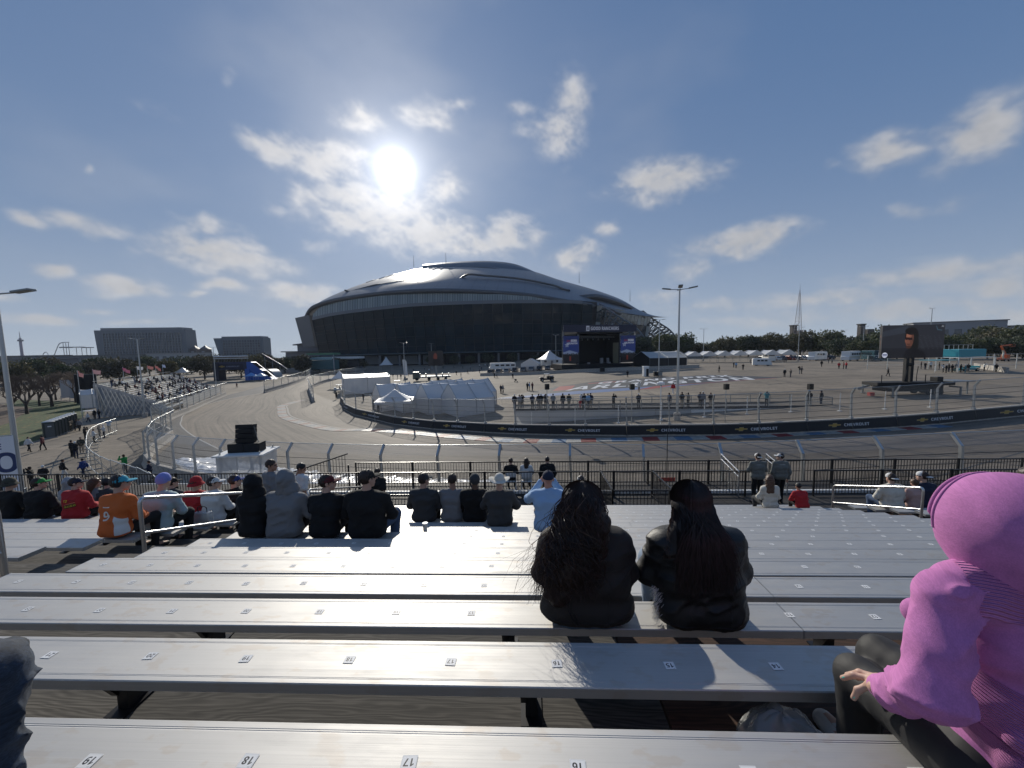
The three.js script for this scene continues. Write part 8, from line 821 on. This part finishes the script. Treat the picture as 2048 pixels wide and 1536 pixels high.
{ // person at the picture edge: only the knees show
  const t = thing('person', 'person in dark blue jeans whose knee shows at the bottom corner', 'person', bl(-1.50, rowD(-1), seatY(-1) + 0.002), PHI), J = sitJoints({ spread: 0.10, knee: 0.13 }); J.kn[2] = -0.50; J.an[2] = -0.44;
  mesh('body', merge([nets(blend([...legPrims(J, 1.05, -0.01), ...torsoPrims(J, 1.05, -0.014), ...armPrims(J, 1.05, -0.01)], 0.03), [-0.55, -0.5, -0.75], [0.55, 0.85, 0.4], 0.028), HEAD.clone().translate(...J.head)]), SKIN.light, t); mesh('jeans', nets(folds2(blend(legPrims(J, 1.08, 0.010), 0.03), 0.014, 10, 8), [-0.4, -0.5, -0.72], [0.4, 0.35, 0.3], 0.0095), mat(0.07, 0.11, 0.17, 0.85, 0, { map: texOf(256, 256, (u, v) => { const k = 150 + (pf(u, v, 6, 6, 311, 5) - 0.5) * 150 + (pn(u, v, 128, 128, 312) - 0.5) * 60; return [k, k, k * 1.03]; }), bumpMap: rep(T.cloth, 2, 2), bumpScale: 0.001 }), t); mesh('jacket', nets(folds(blend([...torsoPrims(J, 1.08, 0.015), ...armPrims(J, 1.08, 0.015)], 0.035), 0.03, 8, 2), [-0.55, 0.03, -0.5], [0.55, 0.8, 0.35], 0.018), cloth('darkgrey'), t); mesh('hair', HG.short, mat(...C.darkbrown, 0.6), t).position.set(...J.head); mesh('eyes', EYES, eyeM, t).position.set(...J.head);
  for (const k of [-1, 1]) { const a = side(J, 'an', k), b = side(J, 'to', k); mesh('shoe', nets(cap([a[0], a[1] - 0.03, a[2]], b, 0.048, 0.036), [a[0] - 0.1, -0.5, -0.75], [a[0] + 0.12, -0.25, -0.3], 0.013), cloth('black', 0.6), t); }
}
// ---------- distant people ----------
function crowdGeo(J, w, q, hair) { const B = J.pelvis[1] > 0.5 ? [[-0.5, -0.04, -0.55], [0.5, 1.8, 0.55]] : [[-0.5, -0.5, -0.7], [0.5, 0.95, 0.4]], hd = J.head; const skin = nets(blend([ell([hd[0], hd[1], hd[2]], [0.078, 0.115, 0.095]), cap(J.neck, hd, 0.055, 0.05), ell([hd[0], hd[1] - 0.01, hd[2] - 0.1], [0.014, 0.02, 0.014]), ...[-1, 1].map(s => ell([side(J, 'wr', s)[0], side(J, 'wr', s)[1] - 0.05, side(J, 'wr', s)[2]], [0.035, 0.07, 0.04]))], 0.02), B[0], B[1], q), top = nets(blend([...torsoPrims(J, w, 0.015), ...armPrims(J, w, 0.015)], 0.04), B[0], B[1], q), leg = nets(blend([...legPrims(J, w, 0.006), ...[-1, 1].map(s => cap(side(J, 'an', s), side(J, 'to', s), 0.045, 0.035))], 0.03), B[0], B[1], q), hr = nets(cutBelow(ell([hd[0], hd[1] + 0.015, hd[2] + 0.015], [0.092, 0.122, 0.108]), (x, y, z) => -0.01 - ((z - hd[2]) * 0.6 + (y - hd[1]) * 0.8)), B[0], B[1], q * 0.8); for (const g of [skin, top, leg, hr]) g.deleteAttribute('uv'); return mergeGeometries([skin, top, leg, hr], true); }
const crowd = { stand: [crowdGeo(standJoints({ arms: 'front' }), 1.05, 0.034), crowdGeo(standJoints({}), 1.0, 0.034), crowdGeo(standJoints({ arms: 'fold' }), 1.1, 0.034), crowdGeo(standJoints({ arms: 'up' }), 1.0, 0.034)], walk: [crowdGeo(standJoints({ stride: 0.9 }), 1.03, 0.034), crowdGeo(standJoints({ stride: -0.7 }), 1.0, 0.034)], sit: [crowdGeo(sitJoints({ lean: 0.08 }), 1.05, 0.04), crowdGeo(sitJoints({ lean: 0.02 }), 1.1, 0.04)] };
const flatM = {}; const fm = n => flatM[n] ??= mat(...C[n], 0.85); const skins = [SKIN.light, SKIN.tan, SKIN.light, SKIN.deep], hairs = ['darkbrown', 'black', 'brown', 'black', 'white'];
const cr = rng(70); let ci = 0;
function far(p, turn, pose, top, bottom, label, group, s = 1) { const list = crowd[pose], m = mesh(numbered('person'), list[ci % list.length], [skins[ci % 4], fm(top), fm(bottom), fm(hairs[(ci * 3) % 5])], scene); ci++; m.position.set(...p); m.rotation.y = turn; m.scale.setScalar(s * (0.97 + 0.07 * cr())); tag(m, label, 'person', group); return m; }
for (const [x, y, z, top, bottom, pose] of LOT_PEOPLE) { const place = x < -30 && z > -75 ? 'on the walkway outside the outer bend' : z > -58 ? 'near the curved barrier' : x > 85 ? 'in the pit area by the video screen' : x > 36 ? 'on the open lot before the white tents' : z < -120 ? 'far off before the stadium' : x < -12 ? 'behind the curved barrier by the tents' : 'near the painted ground lettering'; far([x, gy(x), z], cr() * 6.28, pose, top, bottom, `person in ${top} and ${bottom} ${pose === 'walk' ? 'walking' : 'standing'} ${place}`, 'people ' + place); }
for (const [x, z, top] of PLATFORM_PEOPLE) far([x, 1.62 - (x - 0.2) * 0.006, z], cr() * 1.2 - 0.6 + (cr() < 0.3 ? 3 : 0), 'stand', top, ['black', 'navy', 'tan', 'black'][ci % 4], `spectator in ${top} top standing on the viewing platform`, 'spectators on the viewing platform', 1.0);
far([7.9, 1.57, -44.4], 0.3, 'stand', 'red', 'red', 'small child in red standing on the viewing platform', null, 0.62);
for (const [x, z, top, l] of [[-33.2, -32.2, 'green', 'marshal in a yellow green vest standing outside the outer bend fence'], [-28.4, -29.4, 'navy', 'photographer in dark clothes by the fence past the scaffold speakers'], [-25.6, -26.2, 'grey', 'photographer in grey crouching by the fence past the scaffold speakers'], [-24.0, -25.0, 'olive', 'photographer in olive by the fence past the scaffold speakers']]) far([x, gy(x), z], cr() * 2, 'stand', top, 'black', l, null, 1);
for (let i = 0; i < 105; i++) { const u = 2 + cr() * 38, k = Math.floor(cr() * 15), p = standAt(u, k), up = cr() < 0.25; far(up ? [p[0], p[1] - 0.45, p[2]] : p, standTurn, up ? 'stand' : 'sit', ['black', 'navy', 'black', 'grey', 'white', 'maroon', 'darkgrey'][i % 7], ['black', 'navy', 'jeans'][i % 3], up ? 'spectator standing among the benches of the distant grandstand' : 'spectator sitting on a bench of the distant grandstand', 'spectators in the distant grandstand'); }
for (let i = 0; i < 24; i++) { const x = lerp(-60, 20, cr()), z = -150 - cr() * 75; far([x, gy(x), z], cr() * 6, cr() < 0.5 ? 'stand' : 'walk', ['black', 'navy', 'grey', 'white'][i % 4], 'black', 'tiny pedestrian on the plaza before the stadium', 'pedestrians on the stadium plaza'); }
scene.fog = new THREE.FogExp2(new THREE.Color().setRGB(0.72, 0.80, 0.92), 0.00010);
// small things left on the benches
{ const p = bl(-5.75, rowD(9) + 0.02, seatY(9)), t = thing('clear_tote_bag', 'clear tote bag with dark handles on the bench beside the pale teal shirt', 'bag', p, PHI); mesh('bag', rbox(0.3, 0.24, 0.12, 0.03, 0, 0.122, 0), mat(0.75, 0.78, 0.8, 0.2, 0, { transmission: 0.7, thickness: 0 }), t); mesh('handle', tube([[-0.08, 0.22, 0], [-0.07, 0.33, 0.01], [0.07, 0.33, 0.01], [0.08, 0.22, 0]], 0.007, 20, 6), M.blackMatte, t); mesh('folded_cloth', rbox(0.22, 0.1, 0.07, 0.02, 0, 0.06, 0), cloth('grey'), t); }
{ const cupG = new THREE.LatheGeometry([[0.0, 0], [0.03, 0], [0.042, 0.11], [0.04, 0.112], [0.029, 0.004]].map(q => new THREE.Vector2(...q)), 18); for (const [x, k, l, c] of [[-1.62, 8, 'white paper cup standing on the bench near the big dark figure', 'white'], [2.55, 6, 'red paper cup standing on the bench beyond the leather jacket', 'red']]) { const t = thing('paper_cup', l, 'cup', bl(x, rowD(k), seatY(k) + 0.001)); mesh('cup', cupG, cloth(c, 0.5), t); mesh('lid', new THREE.CylinderGeometry(0.043, 0.044, 0.008, 18).translate(0, 0.115, 0), M.white, t); } }
renderer.render(scene, camera);
